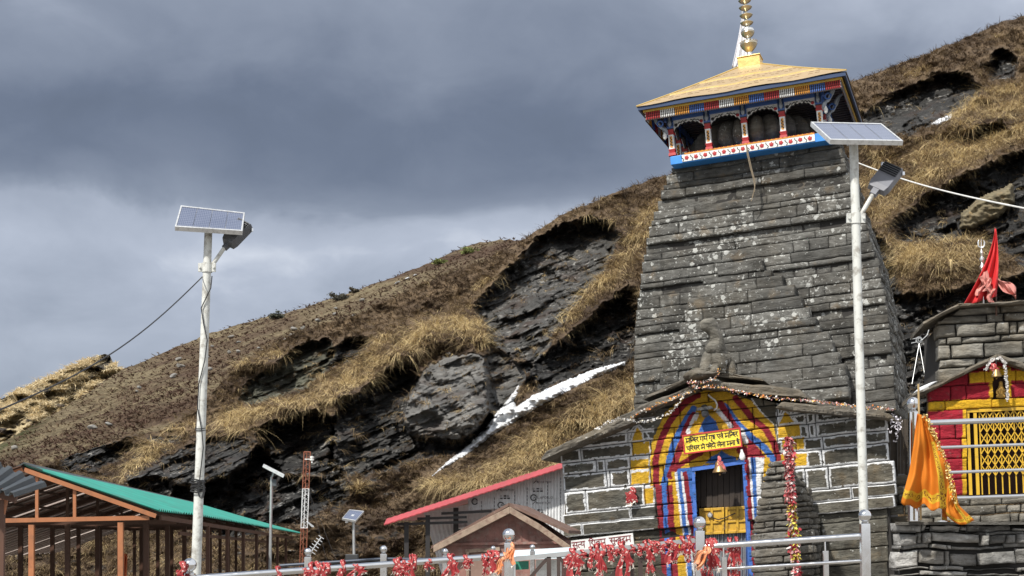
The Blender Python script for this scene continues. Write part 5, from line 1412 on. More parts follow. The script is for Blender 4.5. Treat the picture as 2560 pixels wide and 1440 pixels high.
mb = MB(); mb.bar(W(762, 1148, Y), W(784, 1148, Y), .02, .02); mb.lathe(W(780, 1152, Y - .03), [(0, -.06), (.02, -.05), (.02, .0), (.045, .01), (.045, .04), (.02, .05), (.045, .06), (.045, .10), (0, .11)], 10); mb.build('weather_sensor', WHITE, mast)
mb = MB(); mb.add([W(766, 1305, Y - .2), W(772, 1308, Y - .2), W(785, 1318, Y - .2), W(780, 1318, Y - .2), W(766, 1302, Y + .1), W(772, 1305, Y + .1), W(785, 1315, Y + .1), W(780, 1315, Y + .1)], [(0, 1, 2, 3), (4, 5, 6, 7), (0, 1, 5, 4), (1, 2, 6, 5), (2, 3, 7, 6), (3, 0, 4, 7)]); mb.build('small_panel', ALU, mast)
for p in ((823, 1425), (850, 1425)):
    mb = MB(); mb.tube([W(772, 1228, Y), W(p[0], p[1], Y - 3)], .003, 4); mb.build('guy_wire', CABLE, mast)
Y = 20.5
ant = thing('yagi_aerial', W(772, 1440, Y), 'small tilted yagi television aerial behind the steel fence posts', 'aerial')
mb = MB(); a, b = W(775, 1384, Y), W(803, 1343, Y); mb.tube([a, b], .008, 6); mb.tube([a, W(772, 1470, Y)], .012, 6); mb.build('boom', ALU, ant)
d_ = (b - a).normalized(); x_ = d_.cross(Vector((0, 1, 0)))
for i in range(6):
    mb = MB(); c = a.lerp(b, .12 + .88 * i / 5); w_ = .06 - .004 * i; mb.tube([c - x_ * w_, c + x_ * w_], .005, 5); mb.build('element', ALU, ant)
# ---------------------------------------------------------------- green roofed shed
BRN = plain('orange_brown_steel', (.33, .125, .05), .55, nscale=3, var=.15, dirt=.3)
DBR = plain('shaded_and_dark_brown', (.085, .038, .022), .6, nscale=3, var=.2)  # shade put into the colour of inner shed steel; plain dark brown elsewhere
GRN = plain('green_roof_sheet', (.022, .255, .195), .45, 0.0, nscale=1.6, var=.28, dirt=.6, dirtcol=(.07, .17, .14))
shed = thing('shed', W(180, 1700, 20), 'long open shed with green corrugated roof and orange-brown steel frame', 'shed')
Sv = Vector(((850 - 1280) / F, 1, 0)); Sx = Vector((1, .1075, 0)).normalized()
A0 = W(62, 1166, 20.0)
def SH_(x, s, z): return A0 + Sx * x + Sv * s + Vector((0, 0, z))       # x across, s metres back, z relative to the near ridge
hw, drop, Ls = 1.60, .565, 24.0
xe, ze = 1.60, -.565
# right slope: corrugated sheets, ends scalloped at the eave
pts = []
ns = 300
for i in range(11):
    u = i / 10; row = []
    for j in range(ns + 1):
        s = -.05 + (Ls + .05) * j / ns
        flare = 1 + .85 * max(0, (s - 3) / Ls)
        row.append(SH_(xe * u * flare + .05 * u, s, ze * u * (1 - .10 * u * max(0, s) / Ls) - .36 * u * max(0, s - 4) / Ls + .022 * math.sin(j * 2 * math.pi / 3.0) + .02))
    pts.append(row)
mb = MB(); mb.grid(pts); roof = mb.build('roof', GRN, shed, solid=.006)
mb = MB()
for j in range(60):
    s = .02 + Ls * j / 60
    mb.bar(SH_(-.02, s, .0), SH_(-3.7, s, -1.31), .012, .36, 0, Sv)
mb.build('roof_boards', DBR, shed)
mb = MB()
for j in range(1, 34):
    s = Ls * j / 34
    mb.bar(SH_(-.06, s, -.035), SH_(-3.7, s, -1.325), .022, .05, 0, Sv)
mb.build('light_line_strips', plain('pale_light_lines', (.50, .42, .38), .7, nscale=3, var=.3), shed)  # pale strips added to stand in for light lines on the roof underside
mb = MB(); mb.prism([SH_(-.10, -.07, -.01), SH_(0, -.07, .05), SH_(.22, -.07, -.04), SH_(.22, -.07, -.055), SH_(0, -.07, .03), SH_(-.10, -.07, -.035)], Sv * (Ls + .1)); mb.build('ridge_cap', plain('dark_ridge', (.04, .05, .05), .5), roof)
for sg in (1, -1):
    mb = MB(); mb.bar(SH_(.01 * sg, -.08, -.045), SH_(1.62 * sg, -.08, -.045 - .575), .03, .055, 0, (0, 0, 1)); mb.build('bargeboard', BRN, shed)
mb = MB(); mb.bar(SH_(-1.7, -.03, -.71), SH_(1.53, -.03, -.70 + .06), .05, .055); mb.build('tie_beam', BRN, shed)
for px in (93, 185):
    xx = (px - 62) * 20 / F
    mb = MB(); mb.bar(SH_(xx, -.03, -.36 * xx - .06), SH_(xx, -.03, -.67), .038, .038, 0, (0, 1, 0)); mb.build('strut', BRN, shed)
def post(x, s, ztop_, m, w=.066): 
    mb = MB(); mb.bar(SH_(x, s, -2.6), SH_(x, s, ztop_), w, w, 0, (0, 1, 0)); mb.build('post', m, shed)
post(.09, -.03, -.73, BRN); post(1.18, -.03, -.70, BRN); post(-.29, -.03, -.2, DBR, .04)
for i, s in enumerate((2.6, 5.4, 8.2, 11.0, 13.8, 16.6, 19.4, 22.2)):
    for x in (1.18, .09, -1.1): post(x, s, -.36 * abs(x) - .05 if x > 1 else -.70, DBR)
    if s > 4: post(1.60 + .04 * s, s, -.64 - .012 * s, DBR, .06)
    mb = MB(); mb.bar(SH_(-1.6, s, -.70), SH_(1.6, s, -.67), .05, .06); mb.build('tie_beam', DBR, shed)
    for sg in (-1, 1):
        mb = MB(); mb.bar(SH_(0, s, -.06), SH_(1.66 * sg, s, -.06 - .60), .04, .07); mb.build('rafter', DBR, shed)
    mb = MB(); mb.bar(SH_(.09, s, -.68), SH_(.09, s, -.10), .04, .04, 0, (0, 1, 0)); mb.build('strut', DBR, shed)
for x in (-1.5, -1.0, -.5, .5, 1.0, 1.5):
    mb = MB(); mb.bar(SH_(x, .05, -.36 * abs(x) - .035), SH_(x, Ls - .05, -.36 * abs(x) - .035 - (.03 if x > 0 else 0)), .035, .035); mb.build('purlin', DBR, shed)
mb = MB(); mb.bar(SH_(1.60, .6, -.63), SH_(2.62, Ls, -.93), .03, .06); mb.build('eave_beam', DBR, shed)
mb = MB(); mb.bar(SH_(1.60, 3, -.83), SH_(2.4, Ls, -1.08), .03, .05); mb.build('side_rail', DBR, shed)
# things inside and beside it
mb = MB(); pts = []
for i in range(12):
    t_ = i / 11
    pts.append([W(306 + (12 + 4 * t_) * k / 6 - 6 * t_, 1384 + 90 * t_, 23.5 + .03 * math.sin(k * 1.7 + t_ * 3)) for k in range(7)])
mb.grid(pts); tag(mb.build('cloth', plain('orange_cloth', (.62, .16, .06), .8, nscale=4), smooth=True, solid=.006), 'bright orange cloth hanging behind the second front post of the shed', 'cloth')
# grey corrugated roof corner
gr = thing('lean_to', W(-60, 1700, 14), 'dark grey corrugated roof corner of a lean-to cut off by the left edge', 'shed')
mb = MB(); pts = []
a0, a1, b0, b1 = W(-160, 1088, 15.2), W(117, 1212, 15.2), W(-190, 1185, 14.2), W(36, 1238, 14.2)
for i in range(2):
    pts.append([(a0 if i == 0 else b0).lerp(a1 if i == 0 else b1, j / 60) + Vector((0, 0, .018 * (1 if (j // 3) % 2 else -1))) for j in range(61)])
mb.grid(pts); mb.build('roof', plain('grey_roof_sheet', (.055, .062, .066), .5, .2, nscale=3, var=.2), gr, solid=.005)
mb = MB(); mb.bar(W(-120, 1195, 14.4), W(42, 1245, 14.4), .06, .09); mb.build('beam', DBR, gr)
mb = MB(); mb.bar(W(5, 1250, 14.5), W(2, 1700, 14.5), .05, .05, 0, (0, 1, 0)); mb.build('post', DBR, gr)
mb = MB(); mb.bar(W(2, 1305, 14.5), W(16, 1240, 14.5), .04, .04, 0, (0, 1, 0)); mb.build('brace', BRN, gr)
# ---------------------------------------------------------------- red roofed tin house
Y = 31.0
REDR = plain('red_roof_sheet', (.36, .055, .06), .5, nscale=3, var=.2, dirt=.4, dirtcol=(.24, .10, .09))
TIN = plain('printed_white_sheet', (.60, .61, .62), .5, nscale=4, var=.08, dirt=.2)
tin = thing('tin_house', W(1280, 1600, Y), 'tin walled house with a long sloping pinkish red roof left of the temple', 'house')
RZ = Frame(W(1280, 1340, Y), 4.0, 0.5)
def RP(px, py, d=0.0): x, z = RZ.loc(px, py, 0.0); return RZ.P(x, z, d)
mb = MB(); n = 90; pts = [[], [], []]
for j in range(n + 1):
    t_ = j / n; px = 968 + (1440 - 968) * t_; py = 1307 + (1156 - 1307) * t_
    w_ = .005 * math.sin(j * 2.1)
    pts[0].append(RP(px, py + 6, .42) + Vector((0, 0, w_))); pts[1].append(RP(px, py - 5, .05) + Vector((0, 0, .03 + w_))); pts[2].append(RP(px, py - 5, -4.0) + Vector((0, 0, .05 + w_)))
mb.grid(pts); rf = mb.build('roof', REDR, tin, solid=.02)
def corr(mb, P4, n, amp, m=0):
    a, b, c, d = P4   # tl tr br bl
    nrm = (b - a).cross(a - d).normalized()
    if nrm.y > 0: nrm = -nrm
    mb.grid([[(a if i == 0 else d).lerp(b if i == 0 else c, j / n) + nrm * amp * math.sin(j * 1.5708) for j in range(n + 1)] for i in range(2)], m)
mb = MB(); corr(mb, (RP(1290, 1206), RP(1412, 1167), RP(1412, 1400), RP(1290, 1400)), 64, .008); corr(mb, (RP(1170, 1244), RP(1290, 1206), RP(1290, 1268), RP(1170, 1276)), 64, .008)
wl = mb.build('front_wall', TIN, tin)
def textmesh(body, P, x, z, size, mb, m=0, d=0.0):
    cu = bpy.data.curves.new('t', 'FONT'); cu.body = body; cu.size = size; cu.resolution_u = 2
    ob = bpy.data.objects.new('t', cu); COL.objects.link(ob)
    dg = bpy.context.evaluated_depsgraph_get(); me = ob.evaluated_get(dg).to_mesh()
    vs = [P(x + v.co.x, z + v.co.y, d) for v in me.vertices]; fs = [tuple(p.vertices) for p in me.polygons]
    ob.evaluated_get(dg).to_mesh_clear(); bpy.data.objects.remove(ob); bpy.data.curves.remove(cu)
    mb.add(vs, fs, m)
INK = plain('print_ink', (.035, .035, .038), .6)
mb = MB(); mpx = Y / F
def RQ(x, z, d=0.0): return RZ.P(x, z, d + .014)
def at_(px, py): return RZ.loc(px, py, 0)
def crescent(px, py, r):
    x, z = at_(px, py)
    ring = [(x + r * math.cos(a), z + r * math.sin(a)) for a in np.linspace(.6, 5.7, 22)]
    ribbon(mb, RQ, ring, r * .42, 0)
for px, py in ((1334, 1244), (1252, 1263)):
    crescent(px, py, 7 * mpx); x, z = at_(px - 1, py + 3); textmesh('APL APOLLO', RQ, x, z, 8.6 * mpx, mb)
for px, py in ((1342, 1208), (1340, 1260), (1250, 1228)):
    x, z = at_(px, py); textmesh('ROOF TUFF', RQ, x, z, 7 * mpx, mb); ribbon(mb, RQ, [(x - 8 * mpx, z), (x - 2 * mpx, z + 6 * mpx), (x + 4 * mpx, z + 3 * mpx)], 1.6 * mpx)
for px, py in ((1334, 1222), (1252, 1240), (1336, 1275)):
    x, z = at_(px, py)
    for i in range(3):
        for j in range(2):
            if (i + j) % 2 or i == 1 and j: 
                ribbon(mb, RQ, [(x + i * 9 * mpx, z - j * 6 * mpx), (x + i * 9 * mpx + 3 * mpx, z - j * 6 * mpx)], 3.4 * mpx)
            else:
                ribbon(mb, RQ, [(x + i * 9 * mpx + 2 * mpx * math.cos(a), z - j * 6 * mpx + 2 * mpx * math.sin(a)) for a in np.linspace(0, 6.28, 9)], .8 * mpx)
crescent(1187, 1254, 7 * mpx); x, z = at_(1181, 1256); textmesh('TUV', RQ, x, z, 7 * mpx, mb)
for px in (1204, 1236, 1287, 1318, 1369, 1402):
    y0 = 1258 - (px - 1170) * .30 + 6; y1 = 1272 if px < 1288 else 1330
    yy = y0
    while yy < y1:
        a, b = at_(px, yy), at_(px, yy + 5); ribbon(mb, RQ, [a, b], 1.5 * mpx); yy += 9
mb.build('lettering', INK, wl, fix=False)
DKM = plain('dark_frame', (.022, .020, .020), .6)
for px, w_ in ((1018, .085), (1071, .085), (1133, .10)):
    mb = MB(); yt = 1307 + (px - 968) * (-.32) + 14
    mb.bar(RP(px, 1480, .1 - (.6 if px == 1133 else 0)), RP(px, yt, .1 - (.6 if px == 1133 else 0)), w_, w_, 0, (0, 1, 0)); mb.build('post', DKM, tin)
for (a, b) in (((995, 1311), (1170, 1305)), ((1045, 1297), (1168, 1293)), ((1105, 1284), (1230, 1278))):
    mb = MB(); mb.bar(RP(a[0], a[1], .1), RP(b[0], b[1], .1), .06, .05); mb.build('beam', DKM, tin)
mb = MB(); corr(mb, (RP(1040, 1280, -1.2), RP(1300, 1230, -1.2), RP(1300, 1480, -1.2), RP(1098, 1480, -1.2)), 90, .008); mb.build('rear_wall', TIN, tin)
mb = MB(); fw_ = [RP(1118, 1322, -1.15), RP(1160, 1316, -1.15), RP(1160, 1365, -1.15), RP(1118, 1370, -1.15)]
for a, b in zip(fw_, fw_[1:] + fw_[:1]): mb.bar(a, b, .035, .035)
mb.bar((fw_[0] + fw_[1]) / 2, (fw_[2] + fw_[3]) / 2, .03, .03)
wf = mb.build('window_frame', WHITE, tin); mb = MB(); mb.add(fw_, [(0, 1, 2, 3)]); mb.build('window_pane', plain('dark_glass', (.02, .025, .03), .1), tin)
# ---------------------------------------------------------------- weathered wooden hut
Y = 22.0
HUTR = plain('faded_red_boards', (.23, .115, .095), .8, nscale=5, var=.4, dirt=.5, dirtcol=(.26, .22, .19), bump=.3)
HUTW = plain('weathered_barge', (.26, .195, .145), .85, nscale=6, var=.35, dirt=.6, dirtcol=(.12, .05, .04), bump=.4)
hut = thing('hut', W(1270, 1600, Y), 'small gabled hut of faded red boards below the red tin roof', 'hut')
HF = Frame(W(1270, 1340, Y), 6.0, 1.0)
def HP(px, py, d=0.0): x, z = HF.loc(px, py, 0.0); return HF.P(x, z, d)
mb = MB(); mb.prism([HP(1105, 1480), HP(1105, 1378), HP(1122, 1360), HP(1279, 1272), HP(1398, 1352), HP(1398, 1480)], HF.ey * 2.4); mb.build('wall', HUTR, hut)
mb = MB()
for i in range(14):
    a = 1150 + i * 17
    top = 1290 + abs(a - 1280) * .58 + 14
    if top < 1352: mb.bar(HP(a, 1356, .012), HP(a, top, .012), .012, .006, 0, (0, 1, 0))
mb.bar(HP(1108, 1361, .025), HP(1398, 1356, .025), .03, .035, 0, (0, 0, 1)); mb.build('moulding', HUTR, hut)
mb = MB()
mb.hexa([HP(1084, 1372, .22), HP(1276, 1266, .22), HP(1276, 1266, -2.5), HP(1084, 1372, -2.5), HP(1084, 1365, .22), HP(1276, 1258, .22), HP(1276, 1258, -2.5), HP(1084, 1365, -2.5)])
mb.hexa([HP(1277, 1266, .22), HP(1424, 1334, .22), HP(1424, 1334, -2.5), HP(1277, 1266, -2.5), HP(1277, 1258, .22), HP(1424, 1326, .22), HP(1424, 1326, -2.5), HP(1277, 1258, -2.5)])
mb.build('roof', plain('rusty_roof', (.13, .075, .055), .7, nscale=4, var=.4, dirt=.4, dirtcol=(.25, .2, .17)), hut)
for pl_ in (((1090, 1372), (1279, 1275)), ((1279, 1275), (1352, 1318)), ((1352, 1318), (1428, 1372))):
    mb = MB(); (x0, y0), (x1, y1) = pl_
    mb.hexa([HP(x0, y0 + 9, .17), HP(x1, y1 + 9, .17), HP(x1, y1 + 9, .24), HP(x0, y0 + 9, .24), HP(x0, y0 - 8, .17), HP(x1, y1 - 8, .17), HP(x1, y1 - 8, .24), HP(x0, y0 - 8, .24)]); mb.build('bargeboard', HUTW, hut, bevel=.006)
mb = MB(); mb.bar(HP(1165, 1378, .03), HP(1250, 1372, .03), .03, .05); mb.bar(HP(1170, 1480, .03), HP(1170, 1378, .03), .04, .03, 0, (0, 1, 0)); mb.bar(HP(1245, 1480, .03), HP(1245, 1374, .03), .04, .03, 0, (0, 1, 0)); mb.build('door_frame', HUTW, hut)
mb = MB(); mb.hexa([HP(1176, 1480, .012), HP(1240, 1480, .012), HP(1240, 1480, .0), HP(1176, 1480, .0), HP(1176, 1384, .012), HP(1240, 1380, .012), HP(1240, 1380, .0), HP(1176, 1384, .0)]); mb.build('door', plain('hut_door', (.22, .14, .11), .8, nscale=5, var=.3), hut)
# pale metal awning beside the hut and the white kiosk wall below it
aw = thing('kiosk', W(1350, 1600, 20.5), 'low kiosk with a pale blue-grey metal awning between the hut and the temple', 'kiosk')
mb = MB(); Yk = 20.6
mb.add([W(1284, 1376, Yk), W(1426, 1368, Yk), W(1426, 1392, Yk - .45), W(1284, 1396, Yk - .45), W(1284, 1380, Yk), W(1426, 1372, Yk), W(1426, 1396, Yk - .45), W(1284, 1400, Yk - .45)], [(0, 1, 2, 3), (4, 5, 6, 7), (0, 1, 5, 4), (1, 2, 6, 5), (2, 3, 7, 6), (3, 0, 4, 7)])
mb.build('awning', plain('pale_blue_sheet', (.47, .54, .57), .5, nscale=3, var=.1), aw)
mb = MB(); mb.hexa([W(1340, 1480, Yk), W(1404, 1480, Yk), W(1404, 1480, Yk + .1), W(1340, 1480, Yk + .1), W(1340, 1400, Yk), W(1404, 1398, Yk), W(1404, 1398, Yk + .1), W(1340, 1400, Yk + .1)]); mb.build('wall', WHITE, aw)
mb = MB(); mb.hexa([W(1284, 1425, Yk + .05), W(1322, 1423, Yk + .05), W(1322, 1423, Yk + .15), W(1284, 1425, Yk + .15), W(1284, 1404, Yk + .05), W(1322, 1402, Yk + .05), W(1322, 1402, Yk + .15), W(1284, 1404, Yk + .15)]); mb.build('side_panel', plain('green_panel', (.03, .22, .15), .5), aw)
mb = MB(); mb.bar(W(1286, 1400, Yk), W(1286, 1500, Yk), .03, .03, 0, (0, 1, 0)); mb.bar(W(1424, 1396, Yk), W(1424, 1500, Yk), .03, .03, 0, (0, 1, 0)); mb.build('frame', GALV, aw)
# ---------------------------------------------------------------- steel railings
def ballpost(name, px, pyball, Y, rpx, label, group, ybot=1700, wpx=None, lean=0):
    r = rpx * Y / F; w = (wpx or rpx * 1.45) * Y / F
    root = thing(name, W(px, ybot, Y), label, 'fence post', group)
    c = W(px, pyball, Y); mb = MB(); top = c - Vector((0, 0, r * 1.25))
    mb.bar(W(px + lean, ybot, Y), top, w, w, 0, (0, 1, 0)); mb.build('post', STEEL, root, bevel=.006)
    mb = MB(); mb.ball(c, r, 24, 16); mb.lathe(top, [(w * .35, 0), (w * .42, r * .12), (w * .25, r * .35)], 14); mb.build('ball', STEEL, root, smooth=True)
    return root
NP = 'ball-topped posts of the steel railing'
for px, pb, rp, lab in ((475, 1412, 17, 'square steel railing post with polished ball in front of the left lamp post'), (1272, 1337, 16, 'steel railing post with polished ball and orange cloth knotted below it'), (1749, 1307, 16, 'steel railing post with polished ball in front of the temple door'), (2162, 1289, 16, 'steel railing post with polished ball at the foot of the right lamp post')):
    ballpost('railing_post', px, pb, 12.0 if px < 2000 else 11.6, rp, lab, NP, lean=6 if px == 2162 else 0)
FP = 'smaller ball-topped posts of the far fence'
for px, pb, rp, lab in ((770, 1380, 10, 'small far fence post with silver ball below the lattice mast'), (959, 1373, 9.5, 'small far fence post with silver ball right of the battery box'), (1113, 1379, 8, 'small far fence post with silver ball before the left corner of the hut'), (1233, 1371, 6.5, 'tiny far fence post with silver ball before the hut door'), (1331, 1368, 7, 'tiny far fence post with silver ball under the pale awning')):
    ballpost('fence_post', px, pb, 19.0, rp, lab, FP, wpx=rp * 1.7)
mb = MB(); mb.tube([W(700, 1414, 19), W(959, 1397, 19), W(1113, 1399, 19)], .018, 8); tag(mb.build('fence_rail', plain('dark_rail', (.05, .06, .08), .4, .5)), 'dark thin top rail of the far fence below the cliffs', 'rail')
def rail(name, segs, label):
    root = thing(name, segs[0][0], label, 'railing')
    for nm, (a, b, r) in zip([s[3] for s in segs], [(s[0], s[1], s[2]) for s in segs]):
        mb = MB(); mb.tube([a, b], r, 14); mb.build(nm, STEEL, root, smooth=True)
    return root
Yr = 12.0
rail('railing', [(W(475, 1446, Yr), W(1266, 1389, Yr), .0235, 'handrail'), (W(475, 1530, Yr), W(1266, 1475, Yr), .012, 'lower_rail')], 'round steel handrail with red prayer cloths, left of the hut')
rr_ = rail('railing', [(W(1756, 1367, Yr), W(2156, 1340, Yr - .3), .0235, 'handrail'), (W(1756, 1425, Yr), W(2156, 1402, Yr - .3), .012, 'lower_rail')], 'round steel handrail in front of the temple between door and lamp post')
for px, y0 in ((1808, 1363), (2062, 1347)):
    mb = MB(); mb.tube([W(px, y0, Yr - .05), W(px + 1, y0 + 30, Yr - .05)], .007, 8); mb.bar(W(px + 2, y0 + 30, Yr - .05), W(px + 6, 1560, Yr - .05), .036, .036, 0, (0, 1, 0)); mb.build('baluster', STEEL, rr_)
gate = thing('metal_gate', W(1500, 1560, 12.4), 'brown metal gate frame with diagonal braces under the row of prayer cloths', 'gate')
BRM = plain('brown_gate_metal', (.060, .042, .036), .5, .3, nscale=5, var=.2)
Yg = 12.3
for nm, a, b, w_ in (('top_rail', (1285, 1398), (1745, 1350), .034), ('chord', (1290, 1396), (1616, 1372), .03), ('upright', (1372, 1392), (1374, 1560), .034), ('upright', (1396, 1390), (1398, 1560), .026), ('upright', (1580, 1374), (1582, 1560), .026), ('upright', (1600, 1372), (1604, 1560), .034), ('brace', (1398, 1394), (1450, 1450), .026), ('brace', (1574, 1386), (1520, 1450), .026), ('brace', (1606, 1392), (1670, 1450), .026), ('brace', (1368, 1396), (1320, 1450), .026)):
    mb = MB(); mb.bar(W(a[0], a[1], Yg + (.002 if nm == 'brace' else 0)), W(b[0], b[1], Yg + (.002 if nm == 'brace' else 0)), w_, w_, 0, (0, 1, 0)); mb.build(nm, BRM if nm != 'top_rail' else GALV, gate)
# prayer cloths
t = MT('red_prayer_cloth')
sp = t.math('GREATER_THAN', t.noise(55, 3, .6), .60)
c = t.mix(t.ramp(t.noise(9, 4), [(.35, 0), (.65, 1)]), (.24, .013, .018), (.37, .060, .060))
c = t.mix(t.math('MULTIPLY', sp, t.ramp(t.noise(14, 2), [(.42, 0), (.55, .9)])), c, (.74, .62, .55))
mat_red = t.set(c, .75, 0, .3)
t = MT('orange_prayer_cloth')
mat_orc = t.set(t.mix(t.ramp(t.noise(12, 4), [(.35, 0), (.65, 1)]), (.60, .17, .05), (.66, .34, .20)), .75, 0, .3)
TINS = plain('tinsel', (.62, .56, .50), .35, .4)
def cloth_mesh(seed, r=.03, n=4, ln=.16, mats=None):
    rr = random.Random(seed); mb = MB()
    for k in range(rr.randint(2, 4)):    # wraps round the rail
        x0 = rr.uniform(-.035, .035); rad = r + rr.uniform(.004, .012)
        ring = [Vector((x0 + .012 * math.sin(a * 2 + k), rad * math.cos(a), rad * math.sin(a))) for a in np.linspace(0, 2 * math.pi, 13)]
        mb.tube(ring, rr.uniform(.008, .014), 6, 0)
    mb.ball((rr.uniform(-.02, .02), -r * .8, -r * .8), rr.uniform(.018, .028), 8, 6, 0)
    for k in range(n):
        l = ln * rr.uniform(.5, 1.3); w0, w1 = rr.uniform(.014, .022), rr.uniform(.028, .06); sx = rr.uniform(-.5, .5); x0 = rr.uniform(-.03, .03); ph = rr.uniform(0, 6)
        pts = []
        for i in range(9):
            t_ = i / 8; w_ = w0 + (w1 - w0) * t_
            cx = x0 + sx * l * t_ * .7 + .012 * math.sin(t_ * 5 + ph)
            pts.append([Vector((cx + w_ * (j / 4 - .5) * 2 * .6, -r - .012 + .006 * math.sin(j * 1.6 + ph + t_ * 4) * (.4 + t_), -r * .6 - l * t_ + .012 * math.sin(j * 1.7 + ph) * t_)) for j in range(5)])
        mb.grid(pts, 0)
        for i in range(3):
            p = Vector((cx + rr.uniform(-.015, .015), -r - .014, -r * .6 - l)); mb.tube([p, p + Vector((rr.uniform(-.012, .012), 0, -.02)), p + Vector((rr.uniform(-.02, .02), 0, -.035))], .0022, 4, 1)
    return mb
ORD = ['first', 'second', 'third', 'fourth', 'fifth', 'sixth', 'seventh', 'eighth', 'ninth', 'tenth', 'eleventh', 'twelfth', 'thirteenth', 'fourteenth', 'fifteenth', 'sixteenth', 'seventeenth', 'eighteenth', 'nineteenth', 'twentieth']
protos = [None] * 6
def place_cloth(i, p, label, sc, tilt, group):
    k = i % 6
    if protos[k] is None:
        o = cloth_mesh(k + 3, n=2 + k % 3, ln=.10 + .03 * (k % 3)).build('prayer_cloth', [mat_red, TINS], fix=False, smooth=True); protos[k] = o
    else:
        o = protos[k].copy(); COL.objects.link(o)
    o.location = p; o.scale = (sc[0], sc[1], sc[2]); o.rotation_euler = (0, tilt, 0)
    tag(o, label, 'cloth', group)
rg = random.Random(8)
GC = 'red prayer cloths tied to the railings'
def along(pts, a, b, Y): return [(px, a[1] + (b[1] - a[1]) * (px - a[0]) / (b[0] - a[0]), Y) for px in pts]
left = along([696, 772, 788, 815, 852, 900, 990, 1004, 1018, 1034, 1070, 1134, 1164, 1172, 1212, 1236], (475, 1446), (1266, 1389), 12.0)
mid = along([1424, 1440, 1456, 1482, 1500, 1526, 1544, 1562, 1580, 1602, 1620, 1640, 1660, 1684, 1706, 1726], (1285, 1398), (1745, 1350), Yg)
right = along([1772, 1784, 1796, 1830, 1842], (1756, 1367), (2156, 1340), 12.0)
low = along([1838, 1758], (1756, 1425), (2156, 1402), 12.0)
seedc = 0
for nm, lst in (('left steel handrail', left), ('brown gate rail', mid), ('handrail before the door', right), ('lower rail before the door', low)):
    for i, (px, py, Yc) in enumerate(lst):
        big = 1.0 if nm != 'brown gate rail' else 0.95
        place_cloth(seedc, W(px, py, Yc), f'red prayer cloth tied to the {nm}, {ORD[i]} from the left', (rg.uniform(.6, 1.1) * big, 1, rg.choice([.45, .6, .8, 1.0, 1.3]) * big), rg.uniform(-.12, .12) - .06, GC); seedc += 1
# orange cloths on two posts
for (px, py, lab, s_) in ((1278, 1366, 'orange cloth knotted below the ball of the post left of the gate', .7), (1258, 1392, 'orange cloth wound round the end of the left handrail', .75), (1762, 1375, 'pale orange cloth wrapped round the post before the temple door', .8)):
    o = cloth_mesh(px, n=3, ln=.15).build('prayer_cloth', [mat_orc, TINS], fix=False, smooth=True); o.location = W(px, py, 11.93); o.scale = (s_, 1.1, s_); o.rotation_euler = (0, .5 if px == 1762 else .1, 0); tag(o, lab, 'cloth', 'orange cloths on the railing posts')
o = cloth_mesh(44, n=3, ln=.07).build('prayer_cloth', [mat_red, TINS], fix=False, smooth=True); o.location = W(458, 1418, 11.9); tag(o, 'small red cloth tied at the far left ball-topped post', 'cloth', GC)
o = cloth_mesh(51, n=6, ln=.14).build('prayer_cloth', [mat_red, TINS], fix=False, smooth=True); o.location = TP(Z3(622, 872), .08); o.scale = (2.0, 1, 1.4); tag(o, 'crumpled red cloth stuck on the stones left of the painted arch', 'cloth', GC)
# ---------------------------------------------------------------- bits on the temple front
t = MT('petals'); mat_pet = t.set(t.attr('Col'), .7, 0, .3)
def garland(name, paths, label, cols, per=60, rad=.03, size=.022, d=.5, sag=0.0, seed=1):
    r = np.random.default_rng(seed); C0 = []
    for path in paths:
        P_ = [np.array(TP(Z3(*p), d)) for p in path]
        for a, b in zip(P_[:-1], P_[1:]):
            n = max(2, int(np.linalg.norm(b - a) * per)); tt = r.uniform(0, 1, (n, 1)); C0.append(a + (b - a) * tt - np.array([0, 0, 1]) * sag * np.sin(np.pi * tt))
    C0 = np.concatenate(C0); C0 = C0 + r.normal(0, rad * .5, C0.shape); n = len(C0)
    a = r.normal(0, 1, (n, 3)); a /= np.linalg.norm(a, axis=1, keepdims=True); b = np.cross(a, r.normal(0, 1, (n, 3))); b /= np.linalg.norm(b, axis=1, keepdims=True)
    s = size * r.uniform(.6, 1.4, (n, 1)); nn = np.cross(a, b)
    V = np.stack([C0 - a * s, C0 + b * s * .7 + nn * s * .3, C0 + a * s, C0 - b * s * .7 + nn * s * .3], 1).reshape(-1, 3)
    cc = np.array(cols)[r.integers(0, len(cols), n)] * r.uniform(.7, 1.1, (n, 1)); cc = np.repeat(cc, 4, 0)
    return tag(mesh_np(name, V, [np.arange(4 * n).reshape(-1, 4)], mat_pet, col=np.concatenate([cc, np.ones((len(cc), 1))], 1)), label, 'garland')
OG = [(.62, .22, .06), (.66, .62, .58), (.60, .30, .30), (.68, .40, .12), (.7, .66, .62)]
garland('garland', [[(1220, 55), (1215, 100), (1140, 150), (1015, 148), (1080, 190)], [(1080, 180), (1200, 175), (1400, 222), (1560, 250), (1800, 270), (2000, 292), (2200, 315), (2400, 330)]], 'orange and white flower garland along the right roof edge of the porch', OG, 130, .026, .017, .55, .0, 3)
garland('garland', [[(1070, 190), (960, 232), (800, 292), (700, 340), (640, 378)]], 'thin orange garland under the left roof slab of the porch', OG[:1] + OG[3:4] + OG[1:2], 110, .022, .018, .52, .02, 4)
garland('garland', [[(985, 235), (930, 310), (860, 365), (740, 405), (640, 400), (560, 385), (480, 408), (395, 460)]], 'drooping white tinsel garland on the left half of the porch', [(.7, .7, .7), (.6, .58, .55), (.66, .60, .5)], 130, .02, .018, .54, .02, 5)
